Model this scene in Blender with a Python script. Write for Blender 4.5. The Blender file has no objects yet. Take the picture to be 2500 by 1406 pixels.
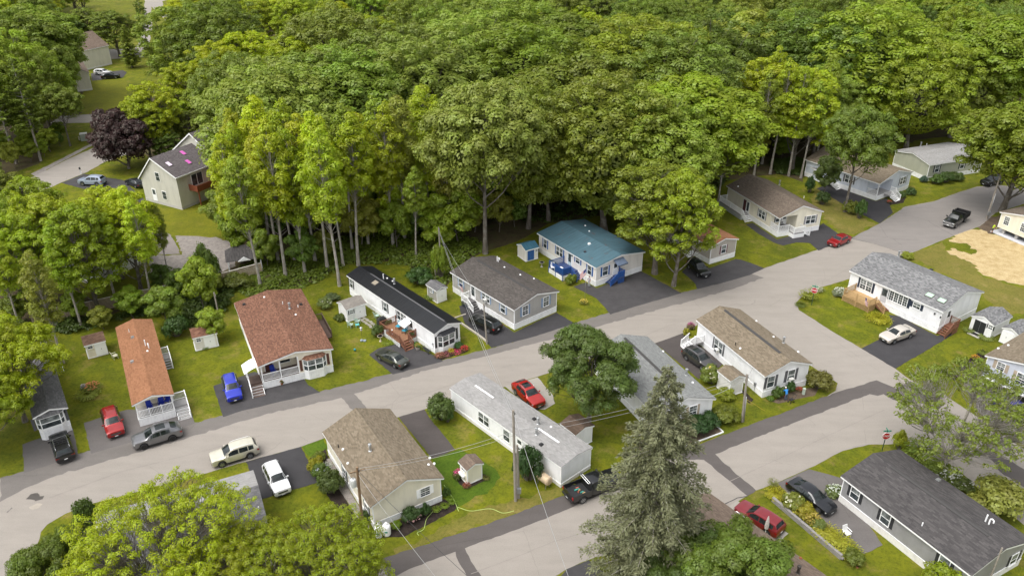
import bpy, math, random
import numpy as np
from mathutils import Vector, Matrix
from mathutils.geometry import tessellate_polygon

SC = bpy.context.scene
COL = SC.collection
R = math.radians

# ------------------------------------------------------------------ camera
CAM_H = 55.0
PITCH = R(28.5)
FOC = 1944.0
PW, PH = 2500.0, 1406.0
cam_d = bpy.data.cameras.new('camera')
cam = bpy.data.objects.new('camera', cam_d)
COL.objects.link(cam)
cam.location = (0, 0, CAM_H)
cam.rotation_euler = (math.pi / 2 - PITCH, 0, 0)
cam_d.sensor_width = 36.0
cam_d.sensor_fit = 'HORIZONTAL'
cam_d.lens = FOC / PW * 36.0
cam_d.clip_start = 1.0
cam_d.clip_end = 3000.0
SC.camera = cam

# ------------------------------------------------------------------ sky, sun, exposure (overcast day)
SUN_EL, SUN_AZ = R(64), R(-120)      # azimuth measured from +Y, clockwise
wd = bpy.data.worlds.new('World')
SC.world = wd
wd.use_nodes = True
wn = wd.node_tree
wn.nodes.clear()
w_out = wn.nodes.new('ShaderNodeOutputWorld')
w_bg = wn.nodes.new('ShaderNodeBackground')
w_hsv = wn.nodes.new('ShaderNodeHueSaturation')
w_sky = wn.nodes.new('ShaderNodeTexSky')
w_sky.sky_type = 'NISHITA'
w_sky.sun_disc = False
w_sky.sun_elevation = SUN_EL
w_sky.sun_rotation = SUN_AZ
w_sky.dust_density = 4.0
w_hsv.inputs['Saturation'].default_value = 0.2
w_bg.inputs['Strength'].default_value = 0.15
wn.links.new(w_sky.outputs[0], w_hsv.inputs['Color'])
wn.links.new(w_hsv.outputs[0], w_bg.inputs['Color'])
wn.links.new(w_bg.outputs[0], w_out.inputs['Surface'])
sun_d = bpy.data.lights.new('sun', 'SUN')
sun_d.energy = 0.6
sun_d.angle = R(45)
sun_d.color = (1.0, 0.96, 0.90)
sun = bpy.data.objects.new('sun', sun_d)
COL.objects.link(sun)
sdir = Vector((math.sin(SUN_AZ) * math.cos(SUN_EL), math.cos(SUN_AZ) * math.cos(SUN_EL), math.sin(SUN_EL)))
sun.rotation_euler = sdir.to_track_quat('Z', 'Y').to_euler()
sun.location = (0, 60, 120)

SC.view_settings.view_transform = 'Standard'
SC.view_settings.look = 'None'
SC.view_settings.exposure = 1.08
SC.view_settings.gamma = 1.0
SC.render.engine = 'CYCLES'
SC.cycles.use_denoising = True
SC.cycles.max_bounces = 6
SC.cycles.diffuse_bounces = 4
SC.cycles.glossy_bounces = 2
SC.cycles.transmission_bounces = 3
SC.cycles.transparent_max_bounces = 4
SC.cycles.sample_clamp_indirect = 6.0

# ------------------------------------------------------------------ surveying: photo point -> point of the place
CP, SP = math.cos(PITCH), math.sin(PITCH)
def ray(px, py):
 a, b = px - PW / 2, -(py - PH / 2)
 return Vector((a, b * SP + FOC * CP, b * CP - FOC * SP))
def G(px, py, z=0.0):
 d = ray(px, py)
 t = (z - CAM_H) / d.z
 return Vector((d.x * t, d.y * t, z))

# ------------------------------------------------------------------ scene bookkeeping
def tag(o, label, cat, group=None):
 o['label'] = label
 o['category'] = cat
 if group:
  o['group'] = group
 return o
def thing(name, label, cat, loc=(0, 0, 0), rz=0.0, group=None):
 o = bpy.data.objects.new(name, None)
 o.empty_display_size = 0.3
 COL.objects.link(o)
 o.location = loc
 o.rotation_euler = (0, 0, rz)
 return tag(o, label, cat, group)
def ob(name, me, parent=None, kind=None, label=None):
 o = bpy.data.objects.new(name, me)
 COL.objects.link(o)
 if parent is not None:
  o.parent = parent
 if kind:
  o['kind'] = kind
 if label:
  o['label'] = label
 return o
def copy_tree(o, parent=None):
 c = o.copy()
 COL.objects.link(c)
 c.parent = parent
 for ch in o.children:
  copy_tree(ch, c)
 return c

class MB:
 """collects simple shapes of one part, then links them as one mesh object"""
 def __init__(s):
  s.v, s.f, s.m = [], [], []
  s.mi = 0
 def add(s, vs, fs):
  n = len(s.v)
  s.v += [tuple(p) for p in vs]
  s.f += [tuple(i + n for i in f) for f in fs]
  s.m += [s.mi] * len(fs)
  return s
 def box(s, x0, x1, y0, y1, z0, z1):
  x0, x1 = min(x0, x1), max(x0, x1); y0, y1 = min(y0, y1), max(y0, y1); z0, z1 = min(z0, z1), max(z0, z1)
  return s.add([(x0, y0, z0), (x1, y0, z0), (x1, y1, z0), (x0, y1, z0), (x0, y0, z1), (x1, y0, z1), (x1, y1, z1), (x0, y1, z1)],
                     [(0, 3, 2, 1), (4, 5, 6, 7), (0, 1, 5, 4), (1, 2, 6, 5), (2, 3, 7, 6), (3, 0, 4, 7)])
 def bar(s, p, q, w, h, up=(0, 0, 1)):
  p, q = Vector(p), Vector(q)
  d = (q - p).normalized()
  u = Vector(up)
  if abs(d.dot(u)) > .98:
   u = Vector((1, 0, 0))
  a = d.cross(u).normalized() * (w / 2)
  b = a.cross(d).normalized() * (h / 2)
  vs = [p - a - b, p + a - b, p + a + b, p - a + b, q - a - b, q + a - b, q + a + b, q - a + b]
  return s.add(vs, [(0, 1, 2, 3), (4, 7, 6, 5), (0, 4, 5, 1), (1, 5, 6, 2), (2, 6, 7, 3), (3, 7, 4, 0)])
 def tube(s, pts, rad, n=6, caps=True):
  pts = [Vector(p) for p in pts]
  if not isinstance(rad, (list, tuple)):
   rad = [rad] * len(pts)
  vs, fs = [], []
  ref = Vector((0.31, 0.95, 0.05))
  for i, p in enumerate(pts):
   d = (pts[min(i + 1, len(pts) - 1)] - pts[max(i - 1, 0)])
   if d.length < 1e-6:
    d = Vector((0, 0, 1))
   d.normalize()
   a = d.cross(ref)
   if a.length < .05:
    a = d.cross(Vector((1, 0, 0)))
   a.normalize()
   b = d.cross(a)
   for k in range(n):
    t = 2 * math.pi * k / n
    vs.append(p + (a * math.cos(t) + b * math.sin(t)) * rad[i])
  for i in range(len(pts) - 1):
   for k in range(n):
    k2 = (k + 1) % n
    fs.append((i * n + k, i * n + k2, (i + 1) * n + k2, (i + 1) * n + k))
  if caps:
   fs.append(tuple(range(n)))
   fs.append(tuple(reversed(range((len(pts) - 1) * n, len(pts) * n))))
  return s.add(vs, fs)
 def cyl(s, c, r, h, n=12, r2=None, axis='z'):
  c = Vector(c)
  ax = {'z': Vector((0, 0, 1)), 'x': Vector((1, 0, 0)), 'y': Vector((0, 1, 0))}[axis]
  return s.tube([c, c + ax * h], [r, r if r2 is None else r2], n)
 def lathe(s, c, prof, n=12):
  c = Vector(c)
  return s.tube([c + Vector((0, 0, z)) for r_, z in prof], [max(r_, .002) for r_, z in prof], n)
 def prism(s, poly, y0, y1, axis='y'):
  """poly: list of (a,z); extruded along y (a=x) or along x (a=y)"""
  n = len(poly)
  if axis == 'y':
   vs = [(a, y0, z) for a, z in poly] + [(a, y1, z) for a, z in poly]
  else:
   vs = [(y0, a, z) for a, z in poly] + [(y1, a, z) for a, z in poly]
  fs = [tuple(range(n)), tuple(reversed(range(n, 2 * n)))]
  for i in range(n):
   j = (i + 1) % n
   fs.append((i, i + n, j + n, j))
  return s.add(vs, fs)
 def slab(s, poly, z0, z1):
  """poly: list of (x,y), convex or not"""
  n = len(poly)
  vs = [(x, y, z0) for x, y in poly] + [(x, y, z1) for x, y in poly]
  fs = [tuple(reversed(range(n))), tuple(range(n, 2 * n))]
  for i in range(n):
   j = (i + 1) % n
   fs.append((i, j, j + n, i + n))
  return s.add(vs, fs)
 def ball(s, c, r, nu=10, nv=6, sz=1.0):
  c = Vector(c)
  prof = []
  for i in range(nv + 1):
   t = math.pi * i / nv
   prof.append((r * math.sin(t), -r * sz * math.cos(t)))
  return s.lathe(c, prof, nu)
 def mesh(s, name, mats, smooth=False, angle=None):
  me = bpy.data.meshes.new(name)
  me.from_pydata(s.v, [], s.f)
  if not isinstance(mats, (list, tuple)):
   mats = [mats]
  for m in mats:
   me.materials.append(m)
  if any(s.m):
   me.polygons.foreach_set('material_index', s.m)
  fix_normals(me)
  if smooth:
   me.polygons.foreach_set('use_smooth', [True] * len(me.polygons))
   if angle:
    me.set_sharp_from_angle(angle=R(angle))
  me.update()
  return me
 def build(s, name, mats, parent=None, smooth=False, angle=None, kind=None, label=None):
  return ob(name, s.mesh(name, mats, smooth, angle), parent, kind, label)

import bmesh
def fix_normals(me):
 b = bmesh.new()
 b.from_mesh(me)
 bmesh.ops.recalc_face_normals(b, faces=b.faces)
 b.to_mesh(me)
 b.free()

# ------------------------------------------------------------------ materials
MATS = {}
class NT:
 def __init__(s, name):
  s.mat = bpy.data.materials.new(name)
  s.mat.use_nodes = True
  s.nt = s.mat.node_tree
  s.bsdf = s.nt.nodes['Principled BSDF']
  s.out = s.nt.nodes['Material Output']
 def n(s, t, **kw):
  nd = s.nt.nodes.new('ShaderNode' + t)
  for k, v in kw.items():
   if hasattr(nd, k):
    setattr(nd, k, v)
   else:
    s.set(nd, k.replace('_', ' '), v)
  return nd
 def set(s, nd, key, v):
  inp = nd.inputs[key]
  if isinstance(v, bpy.types.NodeSocket):
   s.nt.links.new(v, inp)
  elif isinstance(v, bpy.types.Node):
   s.nt.links.new(v.outputs[0], inp)
  else:
   inp.default_value = v
 def coords(s, kind='Object'):
  return s.n('TexCoord').outputs[kind]
 def mapping(s, vec, scale=(1, 1, 1), rot=(0, 0, 0), loc=(0, 0, 0)):
  m = s.n('Mapping')
  s.set(m, 'Vector', vec); s.set(m, 'Scale', scale); s.set(m, 'Rotation', rot); s.set(m, 'Location', loc)
  return m.outputs[0]
 def noise(s, vec, scale, detail=3.0, rough=.55, out=0):
  nd = s.n('TexNoise')
  s.set(nd, 'Vector', vec); s.set(nd, 'Scale', scale); s.set(nd, 'Detail', detail); s.set(nd, 'Roughness', rough)
  return nd.outputs[out]
 def ramp(s, fac, stops, interp='LINEAR'):
  r_ = s.n('ValToRGB')
  r_.color_ramp.interpolation = interp
  el = r_.color_ramp.elements
  while len(el) < len(stops):
   el.new(.5)
  for e, (p, c) in zip(el, stops):
   e.position = p
   e.color = (*c, 1) if len(c) == 3 else c
  s.set(r_, 'Fac', fac)
  return r_.outputs[0]
 def mix(s, fac, a, b, mode='MIX'):
  m = s.n('MixRGB')
  m.blend_type = mode
  s.set(m, 'Fac', fac)
  for k, v in (('Color1', a), ('Color2', b)):
   s.set(m, k, (*v, 1) if isinstance(v, tuple) and len(v) == 3 else v)
  return m.outputs[0]
 def math(s, op, a, b=0.0, clamp=False):
  m = s.n('Math')
  m.operation = op
  m.use_clamp = clamp
  for i, v in enumerate((a, b)):
   if isinstance(v, bpy.types.NodeSocket):
    s.nt.links.new(v, m.inputs[i])
   else:
    m.inputs[i].default_value = v
  return m.outputs[0]
 def grain(s, c, f, lo, hi):
  return s.mix(1.0, c, s.math('ADD', lo, s.math('MULTIPLY', f, hi - lo)), 'MULTIPLY')
 def bump(s, h, strength=.3, dist=.02):
  b = s.n('Bump')
  s.set(b, 'Height', h); s.set(b, 'Strength', strength); s.set(b, 'Distance', dist)
  s.set(s.bsdf, 'Normal', b.outputs[0])
 def base(s, c, rough=.6, metal=0.0, spec=None):
  s.set(s.bsdf, 'Base Color', (*c, 1) if isinstance(c, tuple) and len(c) == 3 else c)
  s.set(s.bsdf, 'Roughness', rough)
  s.set(s.bsdf, 'Metallic', metal)
  if spec is not None:
   s.set(s.bsdf, 'Specular IOR Level', spec)
def sc(c, k):
 return tuple(min(1.0, x * k) for x in c)
def srgb(r, g, b):
 f = lambda x: (x / 255 / 12.92) if x / 255 <= .04045 else ((x / 255 + .055) / 1.055) ** 2.4
 return (f(r), f(g), f(b))

def plain(name, col, rough=.55, metal=0.0, var=.12, scale=1.5):
 """painted or plain surface with gentle wear and dirt of its own"""
 if name in MATS:
  return MATS[name]
 t = NT(name)
 co = t.coords()
 f = t.noise(co, scale, 5.0, .62)
 c = t.ramp(f, [(.25, sc(col, 1 - var)), (.6, col), (.85, sc(col, 1 + var * .4))])
 t.base(c, rough, metal)
 MATS[name] = t.mat
 return t.mat
def siding(name, col, pitch=.115):
 if name in MATS:
  return MATS[name]
 t = NT(name)
 co = t.coords()
 sx = t.n('SeparateXYZ'); t.set(sx, 'Vector', co)
 h = t.math('FRACT', t.math('DIVIDE', sx.outputs['Z'], pitch))
 dirt = t.noise(t.mapping(co, (1.2, 1.2, .35)), 1.0, 5.0, .65)
 c = t.ramp(dirt, [(.3, sc(col, .86)), (.55, col), (.8, sc(col, 1.04))])
 lap = t.math('GREATER_THAN', h, .86)
 c = t.mix(t.math('MULTIPLY', lap, .16), c, sc(col, .45))  # thin shade line under each lap, put into the siding colour
 t.base(c, .5)
 t.bump(h, .5, .02)
 MATS[name] = t.mat
 return t.mat
def skirt_mat(name, col):
 if name in MATS:
  return MATS[name]
 t = NT(name)
 co = t.coords()
 sx = t.n('SeparateXYZ'); t.set(sx, 'Vector', co)
 s_ = t.math('ADD', sx.outputs['X'], sx.outputs['Y'])
 h = t.math('FRACT', t.math('DIVIDE', s_, .3))
 g = t.math('GREATER_THAN', h, .92)
 dirt = t.noise(co, 1.6, 5.0, .65)
 c = t.ramp(dirt, [(.28, sc(col, .78)), (.5, col), (.8, sc(col, 1.03))])
 c = t.mix(t.math('MULTIPLY', g, .22), c, sc(col, .4))
 t.base(c, .5)
 t.bump(h, .35, .02)
 MATS[name] = t.mat
 return t.mat
def shingle(name, cols, tab=.32, course=.145, streak=.25, tint=None):
 """asphalt shingles: courses along local Y, tabs of mixed granule colours"""
 if name in MATS:
  return MATS[name]
 t = NT(name)
 co = t.coords()
 sx = t.n('SeparateXYZ'); t.set(sx, 'Vector', co)
 cb = t.n('CombineXYZ'); t.set(cb, 'X', sx.outputs['Y']); t.set(cb, 'Y', sx.outputs['X'])
 br = t.n('TexBrick')
 br.offset = .5
 t.set(br, 'Vector', cb.outputs[0]); t.set(br, 'Scale', 1.0); t.set(br, 'Mortar Size', .006)
 t.set(br, 'Brick Width', tab); t.set(br, 'Row Height', course); t.set(br, 'Bias', 0.0)
 t.set(br, 'Color1', (0, 0, 0, 1)); t.set(br, 'Color2', (1, 1, 1, 1)); t.set(br, 'Mortar', (.1, .1, .1, 1))
 c = t.ramp(br.outputs['Color'], [(0, cols[0]), (.5, cols[1]), (1, cols[2])])
 wear = t.noise(t.mapping(co, (.9, .5, .9)), .9, 6.0, .68)
 c = t.mix(streak, c, t.ramp(wear, [(.3, sc(cols[0], .75)), (.52, cols[1]), (.8, sc(cols[2], 1.1))]))
 gr = t.noise(co, 42.0, 2.0)
 c = t.grain(c, gr, .7, 1.3)
 t.base(c, .9, 0, .25)
 hh = t.math('FRACT', t.math('DIVIDE', t.math('ABSOLUTE', sx.outputs['X']), course))
 t.bump(t.math('ADD', t.math('MULTIPLY', br.outputs['Fac'], -.6), t.math('ADD', hh, t.math('MULTIPLY', gr, .4))), .5, .02)
 MATS[name] = t.mat
 return t.mat
def metal_roof(name, col, rust=None, rough=.45):
 if name in MATS:
  return MATS[name]
 t = NT(name)
 co = t.coords()
 f = t.noise(t.mapping(co, (.35, 5.0, 1)), 1.2, 5.0, .6)
 c = t.ramp(f, [(.3, sc(col, .62)), (.52, col), (.75, sc(col, 1.3))])
 g = t.noise(co, .7, 4.0)
 c = t.mix(t.math('MULTIPLY', g, .5), c, sc(col, .75))
 if rust:
  k = t.noise(t.mapping(co, (1, .6, 1)), 1.1, 6.0, .72)
  m = t.ramp(k, [(.60, (0, 0, 0)), (.66, (1, 1, 1))])
  c = t.mix(m, c, rust)
 t.base(c, rough, .2)
 MATS[name] = t.mat
 return t.mat
def asphalt(name, col, var=.18, crack=.5, tan=None, patch=0.0):
 if name in MATS:
  return MATS[name]
 t = NT(name)
 co = t.coords()
 big = t.noise(co, .09, 5.0, .6)
 mid = t.noise(t.mapping(co, (1, 1, 1), (0, 0, .3)), .7, 5.0, .65)
 fine = t.noise(co, 14.0, 3.0, .7)
 c = t.ramp(big, [(.3, sc(col, 1 - var)), (.5, col), (.72, sc(col, 1 + var))])
 c = t.mix(.5, c, t.ramp(mid, [(.25, sc(col, 1 - var * 1.3)), (.55, col), (.8, sc(col, 1 + var * 1.2))]))
 c = t.grain(c, fine, .6, 1.4)
 # long streaks of traffic wear
 st = t.noise(t.mapping(co, (.5, 2.6, 1), (0, 0, R(-24))), .35, 4.0, .6)
 c = t.mix(.3, c, t.ramp(st, [(.35, sc(col, .8)), (.62, sc(col, 1.1))]))
 if crack:
  vo = t.n('TexVoronoi')
  vo.feature = 'DISTANCE_TO_EDGE'
  wv = t.mix(.35, co, t.noise(co, .8, 3.0, out=1), 'ADD')
  t.set(vo, 'Vector', wv); t.set(vo, 'Scale', .11)
  line = t.math('LESS_THAN', vo.outputs['Distance'], .0035)
  msk = t.math('GREATER_THAN', t.noise(co, .13, 2.0), .5)
  k = t.math('MULTIPLY', t.math('MULTIPLY', line, msk), crack)
  c = t.mix(k, c, sc(col, .45))
 t.base(c, .88, 0, .3)
 t.bump(fine, .25, .01)
 MATS[name] = t.mat
 return t.mat
def grass_mat(name, lush, mid, dry, dry_amt=.5, off=0.0):
 if name in MATS:
  return MATS[name]
 t = NT(name)
 co = t.mapping(t.coords(), (1, 1, 1), (0, 0, .4), (off, off * .7, 0))
 a = t.noise(co, .16, 5.0, .62)
 b = t.noise(co, .55, 6.0, .68)
 e = t.noise(co, 3.2, 4.0, .7)
 f = t.noise(co, 17.0, 3.0, .7)
 c = t.ramp(a, [(.36, lush), (.47, mid), (.54, lush), (.64, mid)])
 c = t.mix(t.ramp(t.noise(co, .33, 6.0, .7), [(.59 - .06 * dry_amt, (0, 0, 0)), (.70 - .06 * dry_amt, (dry_amt,) * 3)]), c, dry)
 c = t.mix(t.ramp(b, [(.45, (0, 0, 0)), (.68, (.7,) * 3)]), c, sc(lush, .8))
 c = t.mix(.42, c, t.ramp(e, [(.3, sc(lush, .55)), (.5, mid), (.75, sc(mid, 1.35))]))
 c = t.grain(t.grain(c, f, .3, 1.6), t.noise(co, .07, 3.0), .65, 1.35)
 t.base(c, .9, 0, .15)
 t.bump(t.math('ADD', t.math('MULTIPLY', e, .6), f), .8, .06)
 MATS[name] = t.mat
 return t.mat
def earth(name, cols, s1=.8, s2=9.0, bump=.05):
 if name in MATS:
  return MATS[name]
 t = NT(name)
 co = t.coords()
 a = t.noise(co, s1, 6.0, .68)
 f = t.noise(co, s2, 4.0, .75)
 c = t.ramp(a, [(.3, cols[0]), (.5, cols[1]), (.72, cols[2])])
 c = t.grain(c, f, .25, 1.75)
 t.base(c, .95, 0, .15)
 t.bump(f, .9, bump)
 MATS[name] = t.mat
 return t.mat
def glass_mat(name='window_glass', col=(.035, .045, .05), rough=.06, spec=.5):
 if name in MATS:
  return MATS[name]
 t = NT(name)
 co = t.coords()
 f = t.noise(co, 1.7, 2.0)
 t.base(t.ramp(f, [(.35, sc(col, .5)), (.65, sc(col, 1.7))]), rough, 0, spec)
 MATS[name] = t.mat
 return t.mat
def paint(name, col, metal=.35, rough=.32):
 if name in MATS:
  return MATS[name]
 t = NT(name)
 f = t.noise(t.coords(), 2.5, 3.0)
 t.base(t.ramp(f, [(.3, sc(col, .93)), (.7, sc(col, 1.04))]), rough, metal)
 t.set(t.bsdf, 'Coat Weight', .8)
 t.set(t.bsdf, 'Coat Roughness', .06)
 MATS[name] = t.mat
 return t.mat
def leaf_mat(name, rough=.6, trans=.36):
 """leaves: the tree's own colour (object colour) varied leaf by leaf"""
 if name in MATS:
  return MATS[name]
 t = NT(name)
 oi = t.n('ObjectInfo')
 at = t.n('Attribute'); at.attribute_name = 'lv'
 hs = t.n('HueSaturation')
 t.set(hs, 'Color', oi.outputs['Color'])
 t.set(hs, 'Hue', t.math('ADD', .485, t.math('MULTIPLY', at.outputs['Fac'], .03)))
 t.set(hs, 'Value', t.math('ADD', .72, t.math('MULTIPLY', at.outputs['Fac'], .56)))
 c = hs.outputs[0]
 d = t.n('BsdfDiffuse'); t.set(d, 'Color', c)
 tr = t.n('BsdfTranslucent'); t.set(tr, 'Color', t.mix(1.0, c, (1.25, 1.35, .9), 'MULTIPLY'))
 g = t.n('BsdfGlossy'); t.set(g, 'Roughness', .5); t.set(g, 'Color', (.55, .6, .5, 1))
 m1 = t.n('MixShader'); t.set(m1, 'Fac', trans)
 t.nt.links.new(d.outputs[0], m1.inputs[1]); t.nt.links.new(tr.outputs[0], m1.inputs[2])
 m2 = t.n('MixShader'); t.set(m2, 'Fac', .05)
 t.nt.links.new(m1.outputs[0], m2.inputs[1]); t.nt.links.new(g.outputs[0], m2.inputs[2])
 t.nt.links.new(m2.outputs[0], t.out.inputs['Surface'])
 MATS[name] = t.mat
 return t.mat
def bark_mat(name, cols):
 if name in MATS:
  return MATS[name]
 t = NT(name)
 co = t.coords()
 f = t.noise(t.mapping(co, (1, 1, .25)), 5.0, 5.0, .7)
 g = t.noise(co, 1.1, 4.0)
 c = t.ramp(f, [(.3, cols[0]), (.7, cols[1])])
 c = t.mix(t.ramp(g, [(.5, (0, 0, 0)), (.62, (.6, .6, .6))]), c, cols[2])
 t.base(c, .9, 0, .2)
 t.bump(f, .8, .05)
 MATS[name] = t.mat
 return t.mat

WHITE = plain('white_trim', (.88, .88, .87), .45, 0, .04)
VINYL = plain('white_vinyl', (.87, .87, .86), .4, 0, .04)
GLASS = glass_mat('window_glass', (.045, .055, .058))
GLASS2 = glass_mat('curtained_glass', (.15, .165, .16), .12)
CARGLASS = glass_mat('car_glass', (.012, .016, .016), .08, .5)
BLACKP = plain('black_plastic', (.018, .018, .019), .55, 0, .15, 4)
RUBBER = plain('tyre_rubber', (.02, .02, .02), .85, 0, .2, 6)
CHROME = plain('bright_metal', (.62, .63, .64), .22, .9, .08)
GREYM = plain('grey_metal', (.32, .33, .34), .45, .6, .15, 3)
GALV = plain('galvanised_metal', (.45, .46, .46), .4, .7, .15, 3)
BARK = bark_mat('bark', ((.075, .062, .05), (.19, .165, .135), (.26, .25, .22)))
PALEBARK = bark_mat('pale_bark', ((.17, .15, .125), (.40, .365, .315), (.46, .45, .40)))
LEAF = leaf_mat('leaves')
NEEDLE = leaf_mat('needles', trans=.12)
PETAL = leaf_mat('petals', trans=.25)
# ------------------------------------------------------------------ ground, roads, drives
RNG = random.Random(7)
def smooth_poly(pts, step=.6, jit=.0, curve=False, rng=RNG):
 out = []
 n = len(pts)
 for i in range(n):
  p, q = pts[i], pts[(i + 1) % n]
  if curve:
   a, b = pts[i - 1], pts[(i + 2) % n]
  L = (q - p).length
  k = max(1, int(L / step))
  for j in range(k):
   t = j / k
   if curve:
    x = .5 * ((2 * p) + (q - a) * t + (2 * a - 5 * p + 4 * q - b) * t * t + (3 * p - a - 3 * q + b) * t ** 3)
   else:
    x = p.lerp(q, t)
   if jit and j:
    x = x + Vector((rng.gauss(0, jit), rng.gauss(0, jit), 0))
   out.append(x)
 return out
SHEETS = []
def sheet(name, px, z, mat, jit=0.0, step=.6, curve=False, world=False):
 pts = [Vector((x, y, 0)) for x, y in px] if world else [G(x, y) for x, y in px]
 for p in pts:
  p.z = 0
 pts = smooth_poly(pts, step, jit, curve)
 z += .0002 * (len(SHEETS) % 19)
 SHEETS.append(name)
 tris = tessellate_polygon([pts])
 me = bpy.data.meshes.new(name)
 me.from_pydata([(p.x, p.y, z) for p in pts], [], [tuple(t) for t in tris])
 me.materials.append(mat)
 o = bpy.data.objects.new(name, me)
 COL.objects.link(o)
 o['kind'] = 'structure'
 fz = [p.normal.z for p in me.polygons]
 if fz and sum(fz) < 0:
  me.flip_normals()
 return o

GRASS = grass_mat('lawn_grass', (.058, .085, .007), (.150, .157, .008), (.215, .160, .055), .95)
LUSH = grass_mat('lush_grass', (.050, .100, .008), (.085, .135, .010), (.12, .13, .02), .2, 30)
DRYG = grass_mat('dry_grass', (.120, .125, .018), (.175, .150, .035), (.26, .20, .08), .9, 60)
FARG = grass_mat('field_grass', (.11, .125, .010), (.165, .165, .010), (.2, .16, .04), .5, 90)
LITTER = earth('leaf_litter', ((.045, .038, .020), (.08, .062, .032), (.07, .088, .024)), .5, 5.0)
ROADM = asphalt('weathered_asphalt', (.264, .238, .208), .08, .22)
OLDROAD = asphalt('far_asphalt', (.27, .245, .215), .1, .5)
GREYROAD = asphalt('grey_asphalt', (.205, .187, .172), .10, .5)
STRIP = asphalt('patched_asphalt', (.150, .136, .124), .16, .3)
DARKSTRIP = asphalt('trench_asphalt', (.093, .082, .076), .16, .2)
BLACKTOP = asphalt('driveway_asphalt', (.055, .052, .053), .42, .2)
BLACKTOP2 = asphalt('new_blacktop', (.043, .041, .043), .34, .1)
BROWNTOP = asphalt('brown_asphalt', (.070, .060, .056), .2, .1)
GREYTOP = asphalt('faded_driveway', (.125, .114, .108), .16, .3)
CONCRETE = asphalt('concrete', (.29, .27, .235), .12, .3)
GRAVEL = earth('gravel', ((.17, .15, .135), (.24, .215, .195), (.30, .27, .24)), 1.5, 12.0, .03)
MULCH = earth('dark_mulch', ((.018, .013, .011), (.032, .024, .02), (.05, .038, .03)), 2.0, 14.0, .04)
SOIL = earth('bare_soil', ((.075, .055, .04), (.11, .082, .058), (.15, .11, .075)), .9, 9.0)
STRAW = earth('straw_mulch', ((.30, .215, .095), (.42, .32, .165), (.49, .39, .22)), .9, 7.0, .05)
WATERST = plain('wet_patch', (.075, .066, .058), .5, 0, .25, 2.0)

sheet('ground', [(-900, -200), (900, -200), (900, 1600), (-900, 1600)], 0.0, GRASS, step=400, world=True)
# woodland floor
sheet('woodland_floor', [(-60, 770), (60, 790), (180, 800), (270, 770), (400, 720), (560, 690), (640, 730), (760, 690), (850, 640), (985, 640), (1090, 700), (1130, 640),
      (1190, 612), (1260, 590), (1340, 545), (1500, 520), (1700, 500), (1780, 440), (1900, 425), (1960, 445), (1985, 385), (2180, 352), (2330, 330), (2600, 300),
      (2700, 40), (430, 60), (440, 180), (300, 290), (370, 400), (530, 430), (640, 560), (560, 610), (440, 690), (250, 740), (40, 690), (-60, 700)], .004, LITTER, .25, 2.0)
sheet('woodland_floor', [(-200, 200), (60, 190), (200, 215), (215, 265), (120, 330), (95, 400), (40, 420), (-200, 480)], .004, LITTER, .2, 2.0)
# street across the photo
ST1_UP = [(-160, 1215), (0, 1168), (58, 1152), (190, 1110), (345, 1072), (475, 1033), (545, 1016), (600, 1000), (782, 958), (959, 913), (1082, 881), (1191, 855), (1300, 822),
          (1403, 790), (1485, 766), (1560, 745), (1664, 716), (1760, 690), (1866, 655), (1990, 612), (2020, 602), (2100, 572), (2150, 545), (2210, 505), (2280, 492),
          (2340, 470), (2385, 456), (2440, 452), (2520, 462), (2640, 470)]
ST1_LO = [(2640, 505), (2520, 492), (2430, 520), (2392, 553), (2330, 575), (2215, 622), (2160, 640), (2073, 681), (2002, 702), (1960, 722), (1943, 739), (1950, 757), (2030, 808),
          (2103, 851), (2186, 900), (2222, 927), (2300, 960), (2420, 1040), (2520, 1110), (2660, 1190), (2660, 1400), (2500, 1281), (2385, 1189), (2338, 1144), (2260, 1095), (2184, 1083),
          (2120, 1085), (2058, 1100), (1976, 1142), (1897, 1178), (1845, 1197), (1823, 1211), (1740, 1262), (1640, 1330), (1490, 1352), (1437, 1366), (1380, 1390), (1300, 1440), (1150, 1530),
          (900, 1480), (935, 1365), (1035, 1333), (1200, 1277), (1371, 1213), (1500, 1166), (1681, 1096), (1800, 1051), (2015, 970), (2040, 954), (2045, 935), (1985, 896),
          (1900, 850), (1800, 795), (1735, 775), (1667, 815), (1599, 838), (1520, 850), (1338, 911), (1292, 925), (1232, 944), (1150, 968), (1100, 978), (1036, 999), (973, 1018), (880, 1040), (790, 1070), (735, 1090),
          (600, 1127), (486, 1159), (317, 1205), (217, 1231), (159, 1254), (115, 1280), (100, 1298), (87, 1349), (69, 1406), (40, 1530), (-300, 1530)]
sheet('road', ST1_UP + ST1_LO, .012, ROADM, .035, .7)
sheet('road_surface', [(2075, 583), (2150, 545), (2210, 506), (2280, 493), (2340, 471), (2385, 457), (2440, 453), (2520, 463), (2640, 471), (2640, 504), (2520, 491), (2430, 519), (2392, 552), (2330, 574), (2215, 621), (2208, 618), (2140, 596)],
      .016, GREYROAD, .05, .7)
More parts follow.
